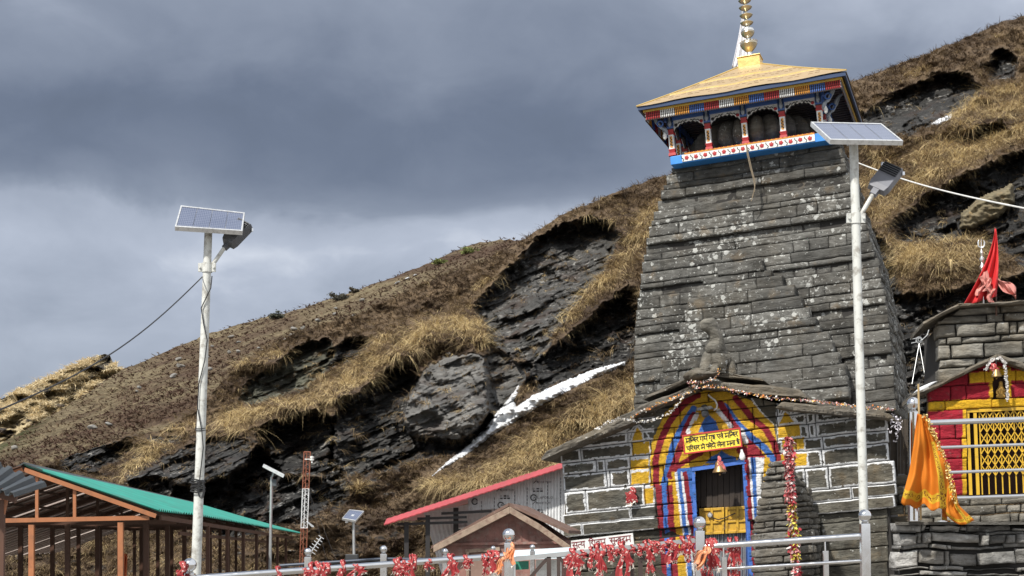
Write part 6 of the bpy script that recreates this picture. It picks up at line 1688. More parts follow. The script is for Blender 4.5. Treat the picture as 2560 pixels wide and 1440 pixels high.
garland('garland', [[(2390, 340), (2400, 400), (2420, 440), (2395, 500), (2400, 530)], [(2385, 420), (2350, 470)], [(2410, 470), (2430, 400)]], 'bunch of silver tinsel hanging at the right end of the porch roof', [(.62, .60, .64), (.45, .43, .47), (.7, .66, .7)], 110, .05, .020, .5, .0, 6)
bell = thing('bell', TP(Z3(1222, 640), .22), 'brass bell with pink cloth hanging over the temple doorway', 'bell', 'temple bells')
mb = MB(); cb = TP(Z3(1225, 748), .22); mb.lathe(cb, [(.115, 0), (.112, .015), (.085, .05), (.070, .10), (.062, .14), (.045, .165), (0, .172)], 20, 0, (T.ex, T.ey, T.ez)); mb.lathe(cb, [(0, -.055), (.018, -.045), (.02, -.03), (.008, -.01), (.006, .1)], 10, 0, (T.ex, T.ey, T.ez)); mb.build('bell_body', plain('old_brass', (.34, .22, .10), .4, .8, nscale=9, var=.25), bell, smooth=True)
mb = MB(); mb.tube([TP(Z3(1222, 615), .2), TP(Z3(1224, 690), .22)], .008, 6); mb.build('hanger', CABLE, bell)
mb = cloth_mesh(61, r=.05, n=4, ln=.12); off = TP(Z3(1228, 668), .22); mb.v = [v + off for v in mb.v]; mb.build('tied_cloth', [plain('pink_cloth', (.50, .13, .13), .8, nscale=20, var=.3), TINS], bell, fix=False, smooth=True)
bulb = thing('light_bulb', TP(Z3(1372, 600), .2), 'white light bulb hanging on a wire at the lower right of the notice board', 'bulb')
mb = MB(); cb = TP(Z3(1375, 640), .2); mb.lathe(cb, [(0, -.075), (.035, -.06), (.048, -.03), (.046, 0), (.03, .045), (.018, .07), (.018, .10), (0, .102)], 16, 0, (T.ex, T.ey, T.ez)); mb.build('glass', plain('bulb_white', (.72, .72, .70), .3), bulb, smooth=True)
mb = MB(); mb.tube([TP(Z3(1371, 585), .19), TP(Z3(1374, 618), .2)], .006, 6); mb.build('wire', CABLE, bulb)
cctv = thing('camera', TP(Z3(1130, 340), .1), 'small dark surveillance camera under the gable of the painted arch', 'camera')
mb = MB(); a, b = TP(Z3(1122, 318), .05), TP(Z3(1128, 362), .28); mb.tube([a, b], .055, 14); mb.build('housing', plain('camera_grey', (.07, .075, .08), .5), cctv, smooth=True)
mb = MB(); mb.hexa([TP(Z3(1062, 340), .30), TP(Z3(1190, 325), .30), TP(Z3(1190, 325), .02), TP(Z3(1062, 340), .02), TP(Z3(1080, 318), .30), TP(Z3(1165, 305), .30), TP(Z3(1165, 305), .02), TP(Z3(1080, 318), .02)]); mb.build('hood', plain('hood_dark', (.05, .05, .05), .7), cctv)
mb = MB(); mb.lathe(b, [(0, 0), (.032, 0), (.032, .012), (.02, .014), (0, .012)], 12, 0, (T.ex, T.ez, -T.ey)); mb.build('lens', plain('lens_glass', (.02, .02, .025), .1), cctv)
mb = MB(); mb.tube([TP(Z3(*p), .06) for p in ((1148, 232), (1165, 248), (1195, 270), (1208, 298), (1204, 322), (1185, 335))], .014, 8); tag(mb.build('conduit', WHITE, smooth=True), 'white curved plastic conduit above the surveillance camera', 'pipe')
# stone figure on the porch ridge
def skin_figure(name, joints_, edges_, mat, parent, sub=2):
    L0 = rootloc(parent)
    me = bpy.data.meshes.new(name); me.from_pydata([tuple(Vector(p) - L0) for p, r in joints_], edges_, []); me.update()
    o = link_mesh(name, me, mat, parent)
    mo = o.modifiers.new('skin', 'SKIN'); me.skin_vertices.new() if not me.skin_vertices else None
    for i, (p, r) in enumerate(joints_): me.skin_vertices[0].data[i].radius = (r, r)
    me.skin_vertices[0].data[0].use_root = True
    s_ = o.modifiers.new('sub', 'SUBSURF'); s_.levels = sub; s_.render_levels = sub
    return o
q_ = .0068
fig = thing('stone_lion', TP((1795, 940), .1), 'weathered stone lion sitting on the ridge of the porch roof', 'statue')
J = [((1800, 925), 22, .10), ((1795, 900), 20, .16), ((1793, 874), 15, .20), ((1792, 845), 13, .22), ((1783, 820), 15, .26), ((1766, 810), 13, .34), ((1750, 818), 9, .42), ((1780, 872), 11, .34), ((1766, 868), 9, .42), ((1772, 893), 14, .30), ((1766, 915), 12, .36), ((1760, 936), 11, .42), ((1786, 915), 9, .36), ((1786, 938), 8, .42), ((1824, 905), 11, .10), ((1828, 932), 10, .16), ((1778, 800), 7, .22), ((1838, 944), 7, .1)]
E = [(0, 1), (1, 2), (2, 3), (3, 4), (4, 5), (5, 6), (2, 7), (7, 8), (1, 9), (9, 10), (10, 11), (1, 12), (12, 13), (1, 14), (14, 15), (4, 16), (15, 17)]
mlion = stone('lion_stone', (.07, .066, .056), (.32, .30, .255), .7, warm=.35)
o = skin_figure('figure', [(TP(p, d), r * q_ * 1.3) for p, r, d in J], E, mlion, fig)
tx = bpy.data.textures.new('wear', 'CLOUDS'); tx.noise_scale = .07; dm = o.modifiers.new('wear', 'DISPLACE'); dm.texture = tx; dm.strength = .022; dm.mid_level = .5
# ---------------------------------------------------------------- stacked stone pier with the wrapped pole
pier = thing('stone_pier', TP(Z3(1650, 1560), 1.1), 'dry stacked stone pier right of the doorway', 'pier')
dPi = 1.15
PLp = [(1562, 690), (1550, 740), (1520, 780), (1500, 850), (1478, 960), (1455, 1060), (1450, 1200), (1448, 1560)]; PRp = [(1665, 690), (1680, 740), (1735, 790), (1770, 850), (1800, 950), (1825, 1060), (1840, 1200), (1850, 1560)]
def pe(l): return sorted([(TL(Z3(*p), dPi)[1], TL(Z3(*p), dPi)[0]) for p in l])
pl1, pr1 = pe(PLp), pe(PRp)
zz_ = [pl1[0][0]]
rng = np.random.default_rng(9)
while zz_[-1] < pl1[-1][0] - .03: zz_.append(zz_[-1] + rng.uniform(.07, .125))
crs = []; crs2 = []
for a, b in zip(zz_[:-1], zz_[1:]):
    m = (a + b) / 2; xa_ = float(np.interp(m, [p[0] for p in pl1], [p[1] for p in pl1])); xb_ = float(np.interp(m, [p[0] for p in pr1], [p[1] for p in pr1]))
    crs.append((a, b, joints(rng, xa_ + rng.uniform(-.03, .03), xb_ + rng.uniform(-.03, .03), .22, .6), 0, 0)); crs2.append((a, b, joints(rng, .02, 1.0, .2, .5), 0, 0))
mpier = stone('pier_stone', (.040, .038, .034), (.19, .18, .16), .3, warm=.35, ochre=.02)
masonry('front_face', lambda x, z, d: T.P(x, z, d + dPi), crs, [mpier], pier, 41, zj=.008, cell=.016, gap=.006, proud=.03, rough=.02, depth=.3)
def Ppr(a, z, d): return T.P(np.interp(z, [p[0] for p in pr1], [p[1] for p in pr1]) + .02 + d, z, dPi - a)
def Ppl(a, z, d): return T.P(np.interp(z, [p[0] for p in pl1], [p[1] for p in pl1]) - .02 - d, z, dPi - a)
masonry('side_face', Ppr, crs2, [mpier], pier, 43, cell=.03, gap=.006, proud=.03, depth=.2); masonry('side_face', Ppl, crs2, [mpier], pier, 44, cell=.03, gap=.006, proud=.03, depth=.2)
mb = MB(); rws = []
for z, _ in pl1:
    xa_ = float(np.interp(z, [p[0] for p in pl1], [p[1] for p in pl1])) + .05; xb_ = float(np.interp(z, [p[0] for p in pr1], [p[1] for p in pr1])) - .05
    rws.append([T.P(xa_, z, dPi - .06), T.P(xb_, z, dPi - .06), T.P(xb_, z, .1), T.P(xa_, z, .1), T.P(xa_, z, dPi - .06)])
mb.grid(rws); mb.add([rws[-1][k] for k in range(4)], [(0, 1, 2, 3)]); mb.build('core', mat_core, pier)
pp_ = thing('prayer_pole', TP(Z3(1720, 1560), 1.5), 'tall pole thickly wrapped in red prayer cloths and tinsel before the stone pier', 'pole')
dPo = 1.45
axp = [(1682, 515), (1690, 620), (1695, 760), (1700, 900), (1708, 1050), (1718, 1180), (1728, 1300), (1745, 1450)]
mb = MB(); mb.tube([TP(Z3(*p), dPo) for p in axp], .05, 8); mb.build('pole', DBR, pp_)
r = np.random.default_rng(77); n = 2300
ys = r.uniform(512, 1440, n); xs = np.interp(ys, [p[1] for p in axp], [p[0] for p in axp]) + r.normal(0, 10, n) * (1 + .25 * np.sin(ys / 45))
base_ = np.array([np.array(TP(Z3(x, y), dPo + .03 + .07 * abs(math.sin(i * 1.7)))) for i, (x, y) in enumerate(zip(xs, ys))])
a = r.normal(0, 1, (n, 3)); a[:, 2] = -np.abs(a[:, 2]) - .3; a /= np.linalg.norm(a, axis=1, keepdims=True); b = np.cross(a, r.normal(0, 1, (n, 3))); b /= np.linalg.norm(b, axis=1, keepdims=True)
l = r.uniform(.03, .09, (n, 1)); w_ = r.uniform(.006, .022, (n, 1))
V = np.stack([base_ - b * w_, base_ + b * w_, base_ + a * l * .6 + b * w_ * 1.2, base_ + a * l * .6 - b * w_ * 1.2, base_ + a * l + b * w_ * .4, base_ + a * l - b * w_ * .4], 1).reshape(-1, 3)
pal = np.array([(.33, .03, .04), (.42, .07, .08), (.50, .16, .16), (.62, .56, .54), (.54, .24, .23), (.27, .02, .03), (.60, .40, .38)])
ci = r.integers(0, len(pal), n); cc = pal[ci]
gm = (ys > 950) & (ys < 1330) & (r.uniform(0, 1, n) < .35); cc[gm] = (.58, .50, .08)
cc = np.repeat(cc * r.uniform(.75, 1.1, (n, 1)), 6, 0)
o6 = np.arange(n)[:, None] * 6
mesh_np('cloth_strips', V, [np.concatenate([o6 + [0, 1, 2, 3], o6 + [3, 2, 4, 5]])], mat_pet, pp_, col=np.concatenate([cc, np.ones((len(cc), 1))], 1))
# ---------------------------------------------------------------- small red shrine on its terrace
SHF = Frame(W(2450, 1235, 18.0), 8.0, 2.2)
def SL(px, py, d=0.0): return SHF.loc(px, py, d)
def SPx(px, py, d=0.0): x, z = SHF.loc(px, py, d); return SHF.P(x, z, d)
shr = thing('shrine', SHF.P(0, 0, 0), 'small red painted stone shrine with yellow bands and lattice gate at right edge', 'shrine')
mat_up = stone('upper_stone', (.07, .068, .060), (.30, .285, .25), .25, warm=.45, ochre=.05)
mat_shr = stone('shrine_stone', (.05, .048, .043), (.22, .21, .19), .25, paint=True, warm=.4)
SRED, SYEL = (.30, .016, .030), (.62, .36, .02)
def shr_paint(x, z, E, info):
    px, py = SHF.pix(x, z, 0.0)
    yr = py + (px - 2325) * .045
    C = np.zeros(x.shape + (4,)); C[...] = (*SRED, 1)
    wv = 2 * fbm(px / 9, py / 9, 3, 2)
    def put(m, c): C[m] = (*c, 1)
    put((yr > 1004 + wv) & (yr < 1027 + wv), SYEL)
    put((yr > 936 + wv) & (yr < 962 + wv) & (px > 2424), SYEL)
    put((px > 2406) & (px < 2418) & (yr > 1027), SYEL)
    put((px > 2474 + wv) & (px < 2528) & (yr > 925) & (yr < 1004), SYEL)
    return C
GATE = [(2416, 1024), (2700, 1008), (2700, 1230), (2420, 1240)]
NICHE = [(2484, 940), (2518, 938), (2520, 996), (2484, 998)]
def shr_keep(x, z):
    px, py = SHF.pix(x, z, 0.0)
    top = np.interp(px, [2280, 2490, 2700], [1000, 897, 985])
    return (sdpoly(px, py, GATE) < 0) & (sdpoly(px, py, NICHE) < 0) & (py > top)
zr = [SL(2325, y)[1] for y in (1242, 1200, 1150, 1100, 1060, 1027, 1004, 968, 930, 890, 850)]
rng = np.random.default_rng(14)
crs = [(a, b, joints(rng, SL(2324, 1100)[0], SL(2720, 1100)[0], .2, .55), 0, 0) for a, b in zip(zr[:-1], zr[1:])]
masonry('front_wall', SHF.P, crs, [mat_shr], shr, 51, cell=.014, gap=.003, proud=.008, rough=.008, rnd=.012, depth=.2, paint=shr_paint, keep=shr_keep)
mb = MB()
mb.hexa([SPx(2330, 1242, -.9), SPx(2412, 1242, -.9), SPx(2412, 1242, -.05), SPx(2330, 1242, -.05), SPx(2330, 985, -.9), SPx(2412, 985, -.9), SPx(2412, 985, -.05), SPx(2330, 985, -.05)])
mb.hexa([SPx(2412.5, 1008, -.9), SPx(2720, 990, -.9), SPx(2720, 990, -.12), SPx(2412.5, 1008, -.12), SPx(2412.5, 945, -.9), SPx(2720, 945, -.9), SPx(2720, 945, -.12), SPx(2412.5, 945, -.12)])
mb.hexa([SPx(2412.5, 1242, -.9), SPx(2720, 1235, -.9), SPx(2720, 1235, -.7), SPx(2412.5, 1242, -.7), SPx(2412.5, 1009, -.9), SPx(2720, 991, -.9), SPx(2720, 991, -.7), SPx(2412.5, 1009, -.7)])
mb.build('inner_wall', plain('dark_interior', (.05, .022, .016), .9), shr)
YGT = plain('yellow_gate_paint', (.56, .34, .02), .5, nscale=6, var=.15, dirt=.4, dirtcol=(.2, .12, .03))
mb = MB(); g0, g1 = SL(2418, 1130, -.04)[0], SL(2700, 1130, -.04)[0]; gt, gb_ = SL(2418, 1028, -.04)[1], SL(2418, 1238, -.04)[1]
def gp(x, z, d=-.04): return SHF.P(x, z, d)
for x in (g0 + .02, g0 + .10): mb.bar(gp(x, gb_), gp(x, gt), .035, .03, 0, tuple(-SHF.ey))
mb.bar(gp(g0, gt + .0, -.035), gp(g1, gt + .0, -.035), .035, .035)
gt2 = mb.build('gate_frame', YGT, shr)
mb = MB(); st = .075; k = 0; x = g0 + .15
while x < g1:
    mb.bar(gp(x, gb_, -.055), gp(x, gt, -.055), .013, .013, 0, tuple(-SHF.ey)); x += st
mb.build('gate_bars', YGT, shr)
mb = MB(); x = g0 + .15; k = 0
while x < g1:
    for row in range(3):
        z0 = gb_ + (gt - gb_) * (.22 + .26 * row); z1 = z0 + (gt - gb_) * .25
        mb.bar(gp(x, z0, -.042), gp(x + st, (z0 + z1) / 2, -.042), .011, .008, 0, tuple(-SHF.ey)); mb.bar(gp(x + st, (z0 + z1) / 2, -.042), gp(x, z1, -.042), .011, .008, 0, tuple(-SHF.ey))
        mb.bar(gp(x + st, z0, -.036), gp(x, (z0 + z1) / 2, -.036), .011, .008, 0, tuple(-SHF.ey)); mb.bar(gp(x, (z0 + z1) / 2, -.036), gp(x + st, z1, -.036), .011, .008, 0, tuple(-SHF.ey))
    x += st
mb.build('gate_lattice', YGT, shr)
zr = [SL(2325, y)[1] for y in (1316, 1292, 1268, 1243)]
masonry('plinth', lambda x, z, d: SHF.P(x, z, d + .10), [(a, b, joints(rng, SL(2300, 1280)[0], SL(2720, 1280)[0], .2, .6), 0, 0) for a, b in zip(zr[:-1], zr[1:])], [mat_up], shr, 58, zj=.006, cell=.02, gap=.005, depth=.3)
# niche image: a seated little figure, worn smooth
nf = [((2502, 990), 7), ((2502, 975), 7.5), ((2502, 962), 5), ((2502, 952), 6), ((2491, 978), 3.5), ((2495, 987), 3.5), ((2513, 978), 3.5), ((2509, 987), 3.5), ((2490, 993), 4), ((2514, 993), 4)]
skin_figure('niche_figure', [(SPx(p[0], p[1], -.06), r_ * .0045) for p, r_ in nf], [(0, 1), (1, 2), (2, 3), (1, 4), (4, 5), (1, 6), (6, 7), (0, 8), (0, 9)], plain('ochre_figure', (.42, .24, .05), .7, nscale=30, var=.3), shr)
def shslab(a, b, th, d0, d1, seed, m=mat_slab2):
    n = 30; mbx = MB(); V = []
    for i in range(n):
        t_ = i / (n - 1); px = a[0] + (b[0] - a[0]) * t_; py = a[1] + (b[1] - a[1]) * t_
        x, z = SHF.loc(px, py, d0)
        for k_, (dd, hh) in enumerate(((d0, 0), (d0 + .02, .5), (d0, 1), (d1, 1), (d1, 0))):
            nz_ = .016 * fbm(np.array([x * 4 + seed]), np.array([hh + dd]), seed, 3)[0]
            V.append(SHF.P(x, z + hh * th * (1 + .3 * fbm(np.array([x * 3.]), np.array([float(seed)]), seed, 2)[0]) + nz_, dd + (.04 * fbm(np.array([x * 5]), np.array([hh]), seed, 3)[0] if k_ < 3 else 0)))
    fs = [(i * 5 + k_, i * 5 + (k_ + 1) % 5, (i + 1) * 5 + (k_ + 1) % 5, (i + 1) * 5 + k_) for i in range(n - 1) for k_ in range(5)] + [(0, 1, 2, 3, 4), tuple((n - 1) * 5 + k_ for k_ in (4, 3, 2, 1, 0))]
    mbx.add(V, fs); return mbx
for i, (a, b, th_) in enumerate((((2281, 998), (2492, 898), .055), ((2493, 896), (2720, 985), .055))): shslab(a, b, th_, .16, -1.0, 61 + i).build('roof_slab', mat_slab2, shr)
dU = -.55
mat_up = stone('upper_stone', (.07, .068, .060), (.30, .285, .25), .25, warm=.45, ochre=.05)
zr = [SL(2340, y, dU)[1] for y in (960, 922, 900, 862, 845, 812, 790, 770, 752)]
crs = [(a, b, joints(rng, SL(2342 + (4 if i % 2 else 0), 850, dU)[0], SL(2720, 850, dU)[0], .18, .6), 0, 0) for i, (a, b) in enumerate(zip(zr[:-1], zr[1:]))]
def up_keep(x, z):
    px, py = SHF.pix(x, z, dU); return py > np.interp(px, [2330, 2400, 2480, 2720], [812, 772, 752, 745])
masonry('upper_tier', lambda x, z, d: SHF.P(x, z, d + dU), crs, [mat_up], shr, 57, cell=.02, gap=.008, proud=.03, rough=.018, depth=.3, keep=up_keep)
mb = MB(); mb.prism([SPx(2348, 960, dU - .08), SPx(2348, 815, dU - .08), SPx(2400, 775, dU - .08), SPx(2490, 755, dU - .08), SPx(2720, 750, dU - .08), SPx(2720, 960, dU - .08)], SHF.ey * 1.5); mb.build('upper_core', mat_core, shr)
shslab((2308, 812), (2402, 765), .035, dU + .15, dU - 1.2, 71).build('roof_slab', mat_slab2, shr); shslab((2396, 766), (2720, 752), .04, dU + .15, dU - 1.2, 72).build('roof_slab', mat_slab2, shr)
mb = MB(); pts = [SPx(px, py, .1) for px, py in ((2290, 978), (2300, 968), (2330, 955), (2345, 952), (2330, 962), (2300, 982))]; mb.prism(pts, SHF.ey * .4)
tag(mb.build('snow_lump', mat_snow, bevel=.01), 'scrap of white snow on the left edge of the shrine roof', 'snow patch')
bell = thing('bell', SPx(2490, 900, .25), 'small brass bell with red ribbon hanging before the shrine niche', 'bell', 'temple bells')
mb = MB(); cb = SPx(2491, 942, .22); axs = (SHF.ex, SHF.ey, SHF.ez); mb.lathe(cb, [(.062, 0), (.060, .01), (.045, .04), (.038, .075), (.024, .09), (0, .094)], 16, 0, axs); mb.lathe(cb, [(0, -.03), (.012, -.02), (.004, 0), (.004, .05)], 8, 0, axs); mb.build('bell_body', plain('dull_brass', (.26, .17, .07), .4, .8, nscale=9, var=.25), bell, smooth=True)
mb = MB(); mb.tube([SPx(2490, 897, .22), SPx(2491, 924, .22)], .006, 6); mb.build('hanger', CABLE, bell)
mb = cloth_mesh(73, r=.02, n=3, ln=.06); off = SPx(2486, 916, .22); mb.v = [v + off for v in mb.v]; mb.build('ribbon', [mat_red, TINS], bell, fix=False, smooth=True)
def pgar(path, cols, label, per, rad, size, seed, fn):
    r = np.random.default_rng(seed); C0 = []
    for (x0, y0), (x1, y1) in zip(path[:-1], path[1:]):
        n = max(3, int(math.hypot(x1 - x0, y1 - y0) * per)); tt = r.uniform(0, 1, n); C0 += [np.array(fn(x0 + (x1 - x0) * q, y0 + (y1 - y0) * q)) for q in tt]
    C0 = np.array(C0) + r.normal(0, rad, (len(C0), 3)); n = len(C0)
    a = r.normal(0, 1, (n, 3)); a /= np.linalg.norm(a, axis=1, keepdims=True); b = np.cross(a, r.normal(0, 1, (n, 3))); b /= np.linalg.norm(b, axis=1, keepdims=True); s = size * r.uniform(.6, 1.4, (n, 1))
    V = np.stack([C0 - a * s, C0 + b * s * .7, C0 + a * s, C0 - b * s * .7], 1).reshape(-1, 3); cc = np.repeat(np.array(cols)[r.integers(0, len(cols), n)], 4, 0)
    tag(mesh_np('garland', V, [np.arange(4 * n).reshape(-1, 4)], mat_pet, col=np.concatenate([cc, np.ones((len(cc), 1))], 1)), label, 'garland')
pgar([(2464, 925), (2478, 900), (2500, 895), (2512, 905), (2516, 950), (2520, 1000)], [(.7, .7, .68), (.62, .58, .56)], 'white flower string looped round the shrine bell', 3, .008, .012, 5, lambda x, y: SPx(x, y, .2))
# trident and red flags on the shrine roof
tri = thing('trident', SPx(2460, 770, dU), 'silver trident on a ringed staff beside the red flag', 'trident')
mb = MB(); dTr = dU + .05
prof = [(.008, 760), (.010, 700), (.022, 692), (.022, 688), (.012, 684), (.012, 676), (.030, 668), (.012, 658), (.026, 650), (.026, 646), (.010, 640), (.018, 632), (.006, 624), (.006, 606)]
x_t, zb_ = SL(2459, 760, dTr); x_u, zu_ = SL(2453, 606, dTr)
for (r0, y0), (r1, y1) in zip(prof[:-1], prof[1:]): mb.tube([SPx(2459 - (760 - y0) * .039, y0, dTr), SPx(2459 - (760 - y1) * .039, y1, dTr)], [r0, r1], 12)
mb.build('staff', SIL, tri, smooth=True)
mb = MB()
for pts in (((2453, 622), (2453, 598)), ((2453, 620), (2446, 616), (2445, 606), (2447, 600)), ((2453, 620), (2460, 616), (2461, 606), (2459, 600))): mb.tube([SPx(*p, dTr) for p in pts], [.009] * (len(pts) - 1) + [.003], 8)
mb.build('prongs', SIL, tri, smooth=True)
REDF = plain('red_flag_cloth', (.56, .025, .028), .7, nscale=6, var=.15)
fl = thing('red_flag', SPx(2480, 770, dU), 'tall pointed red flag on the right shrine roof, draped to the left', 'flag', 'red flags on the shrine roof')
mb = MB(); mb.tube([SPx(2491, 790, dU + .04), SPx(2487, 568, dU + .04)], .010, 6); mb.build('pole', DBR, fl)
mb = MB(); pts = []
for i in range(20):
    t_ = i / 19; yl = 572 + 195 * t_; x0 = 2487 - 82 * t_ ** 1.5; x1 = 2490 + 6 * math.sin(t_ * 3)
    row = []
    for j in range(13):
        u = j / 12; row.append(SPx(x0 + (x1 - x0) * u, yl - 26 * u * t_, dU + .08 + .05 * math.sin(u * 13 + t_ * 2.5) * (.25 + t_)))
    pts.append(row)
mb.grid(pts); mb.build('cloth', REDF, fl, smooth=True, solid=.004)
PNK = plain('faded_pink_cloth', (.52, .20, .17), .8, nscale=14, var=.3)
fl = thing('pink_flag', SPx(2510, 770, dU), 'faded pink cloth knotted under the red flag, its tail blown right', 'flag')
mb = MB(); pts = []
for i in range(10):
    t_ = i / 9; pts.append([SPx(2492 + 48 * t_, 690 + 30 * t_ + (18 + 14 * t_) * j / 6 + 6 * math.sin(t_ * 6 + j), dU + .10 + .03 * math.sin(j * 2 + t_ * 5)) for j in range(7)])
mb.grid(pts); mb.build('tail', PNK, fl, smooth=True, solid=.004)
mb = MB(); rr = random.Random(4)
for k in range(7):
    px, py = 2450 + rr.uniform(0, 34), 700 + rr.uniform(-12, 30)
    pts = [[SPx(px + (14 * u - 7) + 8 * math.sin(v * 3 + k), py + 34 * v, dU + .13 + .03 * math.sin(u * 5 + v * 4 + k)) for u in np.linspace(0, 1, 5)] for v in np.linspace(0, 1, 7)]; mb.grid(pts, 0)
mb.tube([SPx(2455 + 18 * i / 9, 690 + 12 * math.sin(i), dU + .12) for i in range(10)], .022, 7, 0); mb.build('knot', [PNK], fl, smooth=True, fix=False)
# small antenna gadget in front of the cliff
an = thing('antenna', W(2300, 980, 20.5), 'small ring antenna on thin wires between the tower and the shrine', 'aerial')
mb = MB(); c = W(2298, 850, 20.5); mb.tube([c + Vector((.036 * math.cos(a), .01, .036 * math.sin(a))) for a in np.linspace(0, 6.283, 17)], .010, 6); mb.tube([c + Vector((.02 * math.cos(a), -.02, .02 * math.sin(a))) for a in np.linspace(0, 6.283, 13)], .006, 6); mb.build('ring', GALV, an)
mb = MB()
for a, b in (((2292, 846), (2276, 848)), ((2292, 855), (2278, 858)), ((2303, 852), (2318, 838)), ((2318, 838), (2322, 824))): mb.tube([W(*a, 20.5), W(*b, 20.5)], .006, 5)
mb.build('elements', ALU, an)
mb = MB()
for b in ((2315, 955), (2280, 960)): mb.tube([W(2298, 858, 20.5), W(*b, 20.3)], .004, 5)
mb.build('stay_wire', GALV, an)
# terrace slab, retaining wall and steel railing of the shrine
Yw = 13.9
ter = thing('terrace', W(2240, 1600, Yw), 'stone terrace with thin paved edge carrying the shrine', 'terrace')
mb = MB(); mb.hexa([W(2238, 1312, Yw - .1), W(2760, 1311, Yw - .1), W(2760, 1311, Yw - .1) + Vector((0, 5.2, 0)), W(2238, 1312, Yw - .1) + Vector((1.36, 5.2, 0)), W(2238, 1305, Yw - .1), W(2760, 1304, Yw - .1), W(2760, 1304, Yw - .1) + Vector((0, 5.2, 0)), W(2238, 1305, Yw - .1) + Vector((1.36, 5.2, 0))]); mb.build('paving', stone('terrace_paving', (.07, .068, .06), (.2, .19, .17), .1), ter)
RW = Frame(W(2244, 1314, Yw), 0, 0)
zr = [0]; 
while zr[-1] > -.95: zr.append(zr[-1] - rng.choice([.025, .05, .09, .14]))
zr = zr[::-1]
crs = [(a, b, joints(rng, rng.uniform(-.02, .02), 1.75, .07, .5), rng.uniform(-.02, .02), 0) for a, b in zip(zr[:-1], zr[1:])]
mat_rub = stone('rubble_stone', (.060, .058, .052), (.42, .415, .40), .4, warm=.35, ochre=.03, strata=.8)
masonry('retaining_wall', RW.P, crs, [mat_rub], ter, 63, zj=.016, cell=.012, gap=.006, proud=.045, rough=.02, rnd=.016, depth=.25, wob=.012)
mb = MB(); fl_ = [W(2249, 1314, Yw + .1), W(2730, 1314, Yw + .1), W(2730, 1314, Yw + .1) + Vector((0, 5.0, 0))]; bk_ = W(2268, 1314, Yw + 5.1); bk_.z = fl_[0].z; fl_.append(bk_)
mb.hexa([p - Vector((0, 0, 1.5)) for p in fl_] + [p - Vector((0, 0, .002)) for p in fl_]); mb.build('fill', mat_core, ter)
ballpost('railing_post', 2283, 1009, 13.75, 16, 'steel post with polished ball carrying the orange flag', NP, ybot=1304, wpx=22)
sr = thing('railing', W(2290, 1304, 13.75), 'four-bar steel railing in front of the red shrine', 'railing')
for nm, y0, x0, r_ in (('handrail', 1058, 2293, .024), ('lower_rail', 1121, 2293, .0135), ('lower_rail', 1184, 2293, .0135), ('lower_rail', 1249, 2293, .0145)):
    mb = MB(); mb.tube([W(x0, y0, 13.75), W(2760, y0 - .036 * (2760 - x0), 13.6)], r_, 14); mb.build(nm, STEEL, sr, smooth=True)
mb = MB(); mb.bar(W(2360, 1304, 13.7), W(2360, 1250, 13.7), .045, .03, 0, (0, 1, 0)); mb.box(W(2360, 1303, 13.7), .09, .09, .012); mb.build('stub_post', STEEL, sr)
# orange flag
ofl = thing('orange_flag', W(2300, 1300, 13.5), 'big orange flag with yellow printed bands hanging folded from the steel post', 'flag')
t = MT('orange_flag_cloth')
x = t.attr('Col'); s3 = t.t.nodes.new('ShaderNodeSeparateColor'); t.l(x, s3.inputs[0])
u_, v_ = s3.outputs[0], s3.outputs[1]
c = t.mix(t.ramp(t.noise(7, 4), [(.3, 0), (.7, 1)]), (.60, .17, .010), (.66, .22, .02))
def rng_(f, a, b): return t.math('MULTIPLY', t.math('GREATER_THAN', f, a), t.math('LESS_THAN', f, b))
bnd = t.math('MAXIMUM', rng_(v_, .84, .93), t.math('MULTIPLY', rng_(u_, .74, .88), t.math('GREATER_THAN', v_, .3)))
c = t.mix(bnd, c, (.62, .40, .03))
cmb = t.n('ShaderNodeCombineXYZ'); t.l(t.math('MULTIPLY', u_, 16), cmb.inputs[0]); t.l(t.math('MULTIPLY', v_, 26), cmb.inputs[1])
gl_ = t.math('GREATER_THAN', t.noise(2.2, 2, .5, cmb.outputs[0]), .54)
inb = t.math('MAXIMUM', rng_(v_, .862, .908), t.math('MULTIPLY', rng_(u_, .77, .85), t.math('GREATER_THAN', v_, .33)))
c = t.mix(t.math('MULTIPLY', t.math('MULTIPLY', bnd, inb), gl_), c, (.16, .03, .01))
mat_of = t.set(c, .75, 0, .3)
tr = t.n('ShaderNodeBsdfTranslucent'); t.l(c, tr.inputs[0]); ms = t.n('ShaderNodeMixShader', Fac=.25); t.l(t.b.outputs[0], ms.inputs[1]); t.l(tr.outputs[0], ms.inputs[2]); t.l(ms.outputs[0], t.t.nodes['Material Output'].inputs[0])
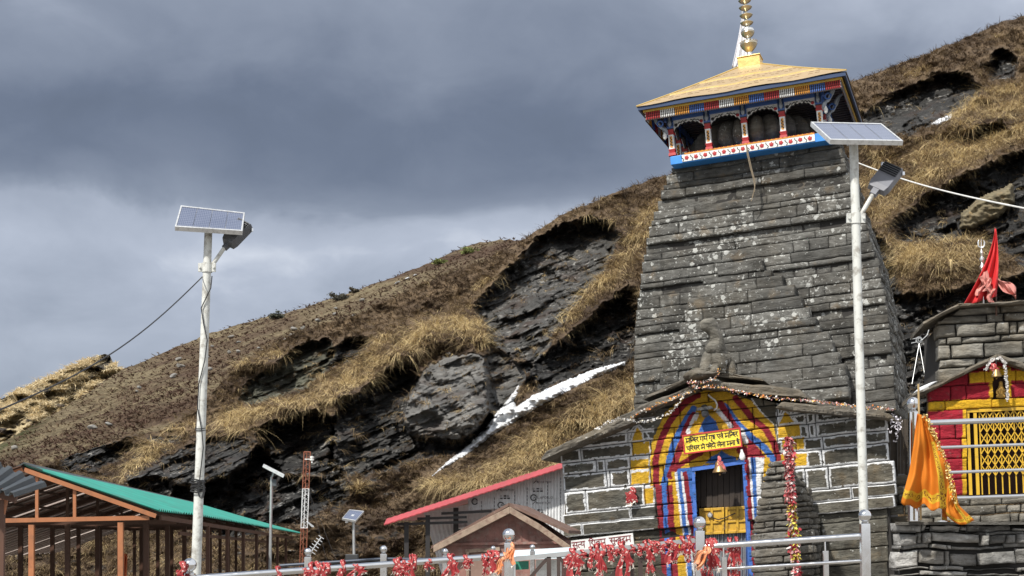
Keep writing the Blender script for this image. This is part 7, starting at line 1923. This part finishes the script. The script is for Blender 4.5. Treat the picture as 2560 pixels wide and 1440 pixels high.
def cloth_grid(name, lft, rgt, Yf, fold, mat, parent, n=30, m=40, bot=None):
    V = []; C = []
    for i in range(n):
        v = i / (n - 1)
        lx, ly = np.interp(v, np.linspace(0, 1, len(lft)), [p[0] for p in lft]), np.interp(v, np.linspace(0, 1, len(lft)), [p[1] for p in lft])
        rx, ry = np.interp(v, np.linspace(0, 1, len(rgt)), [p[0] for p in rgt]), np.interp(v, np.linspace(0, 1, len(rgt)), [p[1] for p in rgt])
        for j in range(m):
            u = j / (m - 1); px = lx + (rx - lx) * u; py = ly + (ry - ly) * u + 22 * v * math.sin(u * math.pi) * .8 + (bot(u) * v if bot else 0)
            V.append(W(px, py, Yf + fold * (math.sin(u * 21 + v * 2.5) * .5 + math.sin(u * 9 + 1 + v * 4) + .35 * math.sin(v * 13 + u * 4)) * (.3 + .9 * v))); C.append((u, v, 0, 1))
    idx = np.arange(n * m).reshape(n, m)
    f = np.stack([idx[:-1, :-1], idx[1:, :-1], idx[1:, 1:], idx[:-1, 1:]], -1).reshape(-1, 4)
    o = mesh_np(name, [tuple(p) for p in V], [f], [mat], parent, col=np.array(C), smooth=True); s = o.modifiers.new('solid', 'SOLIDIFY'); s.thickness = .004; return o
cloth_grid('cloth', [(2294, 1034), (2284, 1110), (2272, 1180), (2252, 1252)], [(2312, 1040), (2345, 1105), (2370, 1180), (2385, 1256)], 13.48, .055, mat_of, ofl, 40, 60, lambda u: 7 * math.sin(u * 11) + 5 * math.sin(u * 23 + 1))
cloth_grid('tail', [(2364, 1215), (2362, 1260), (2366, 1288)], [(2386, 1205), (2396, 1262), (2436, 1300)], 13.52, .02, mat_of, ofl, 14, 18)
pgar([(2312, 1036), (2345, 1105), (2372, 1180), (2388, 1256)], [(.62, .45, .12), (.66, .52, .25)], 'gold fringe along the right edge of the orange flag', 1.6, .010, .010, 9, lambda x, y: W(x, y, 13.45))
mb = MB(); mb.tube([W(2302, 1300, 13.6), W(2296, 960, 13.62)], .009, 6); mb.build('stick', plain('bamboo', (.35, .25, .12), .7), ofl)
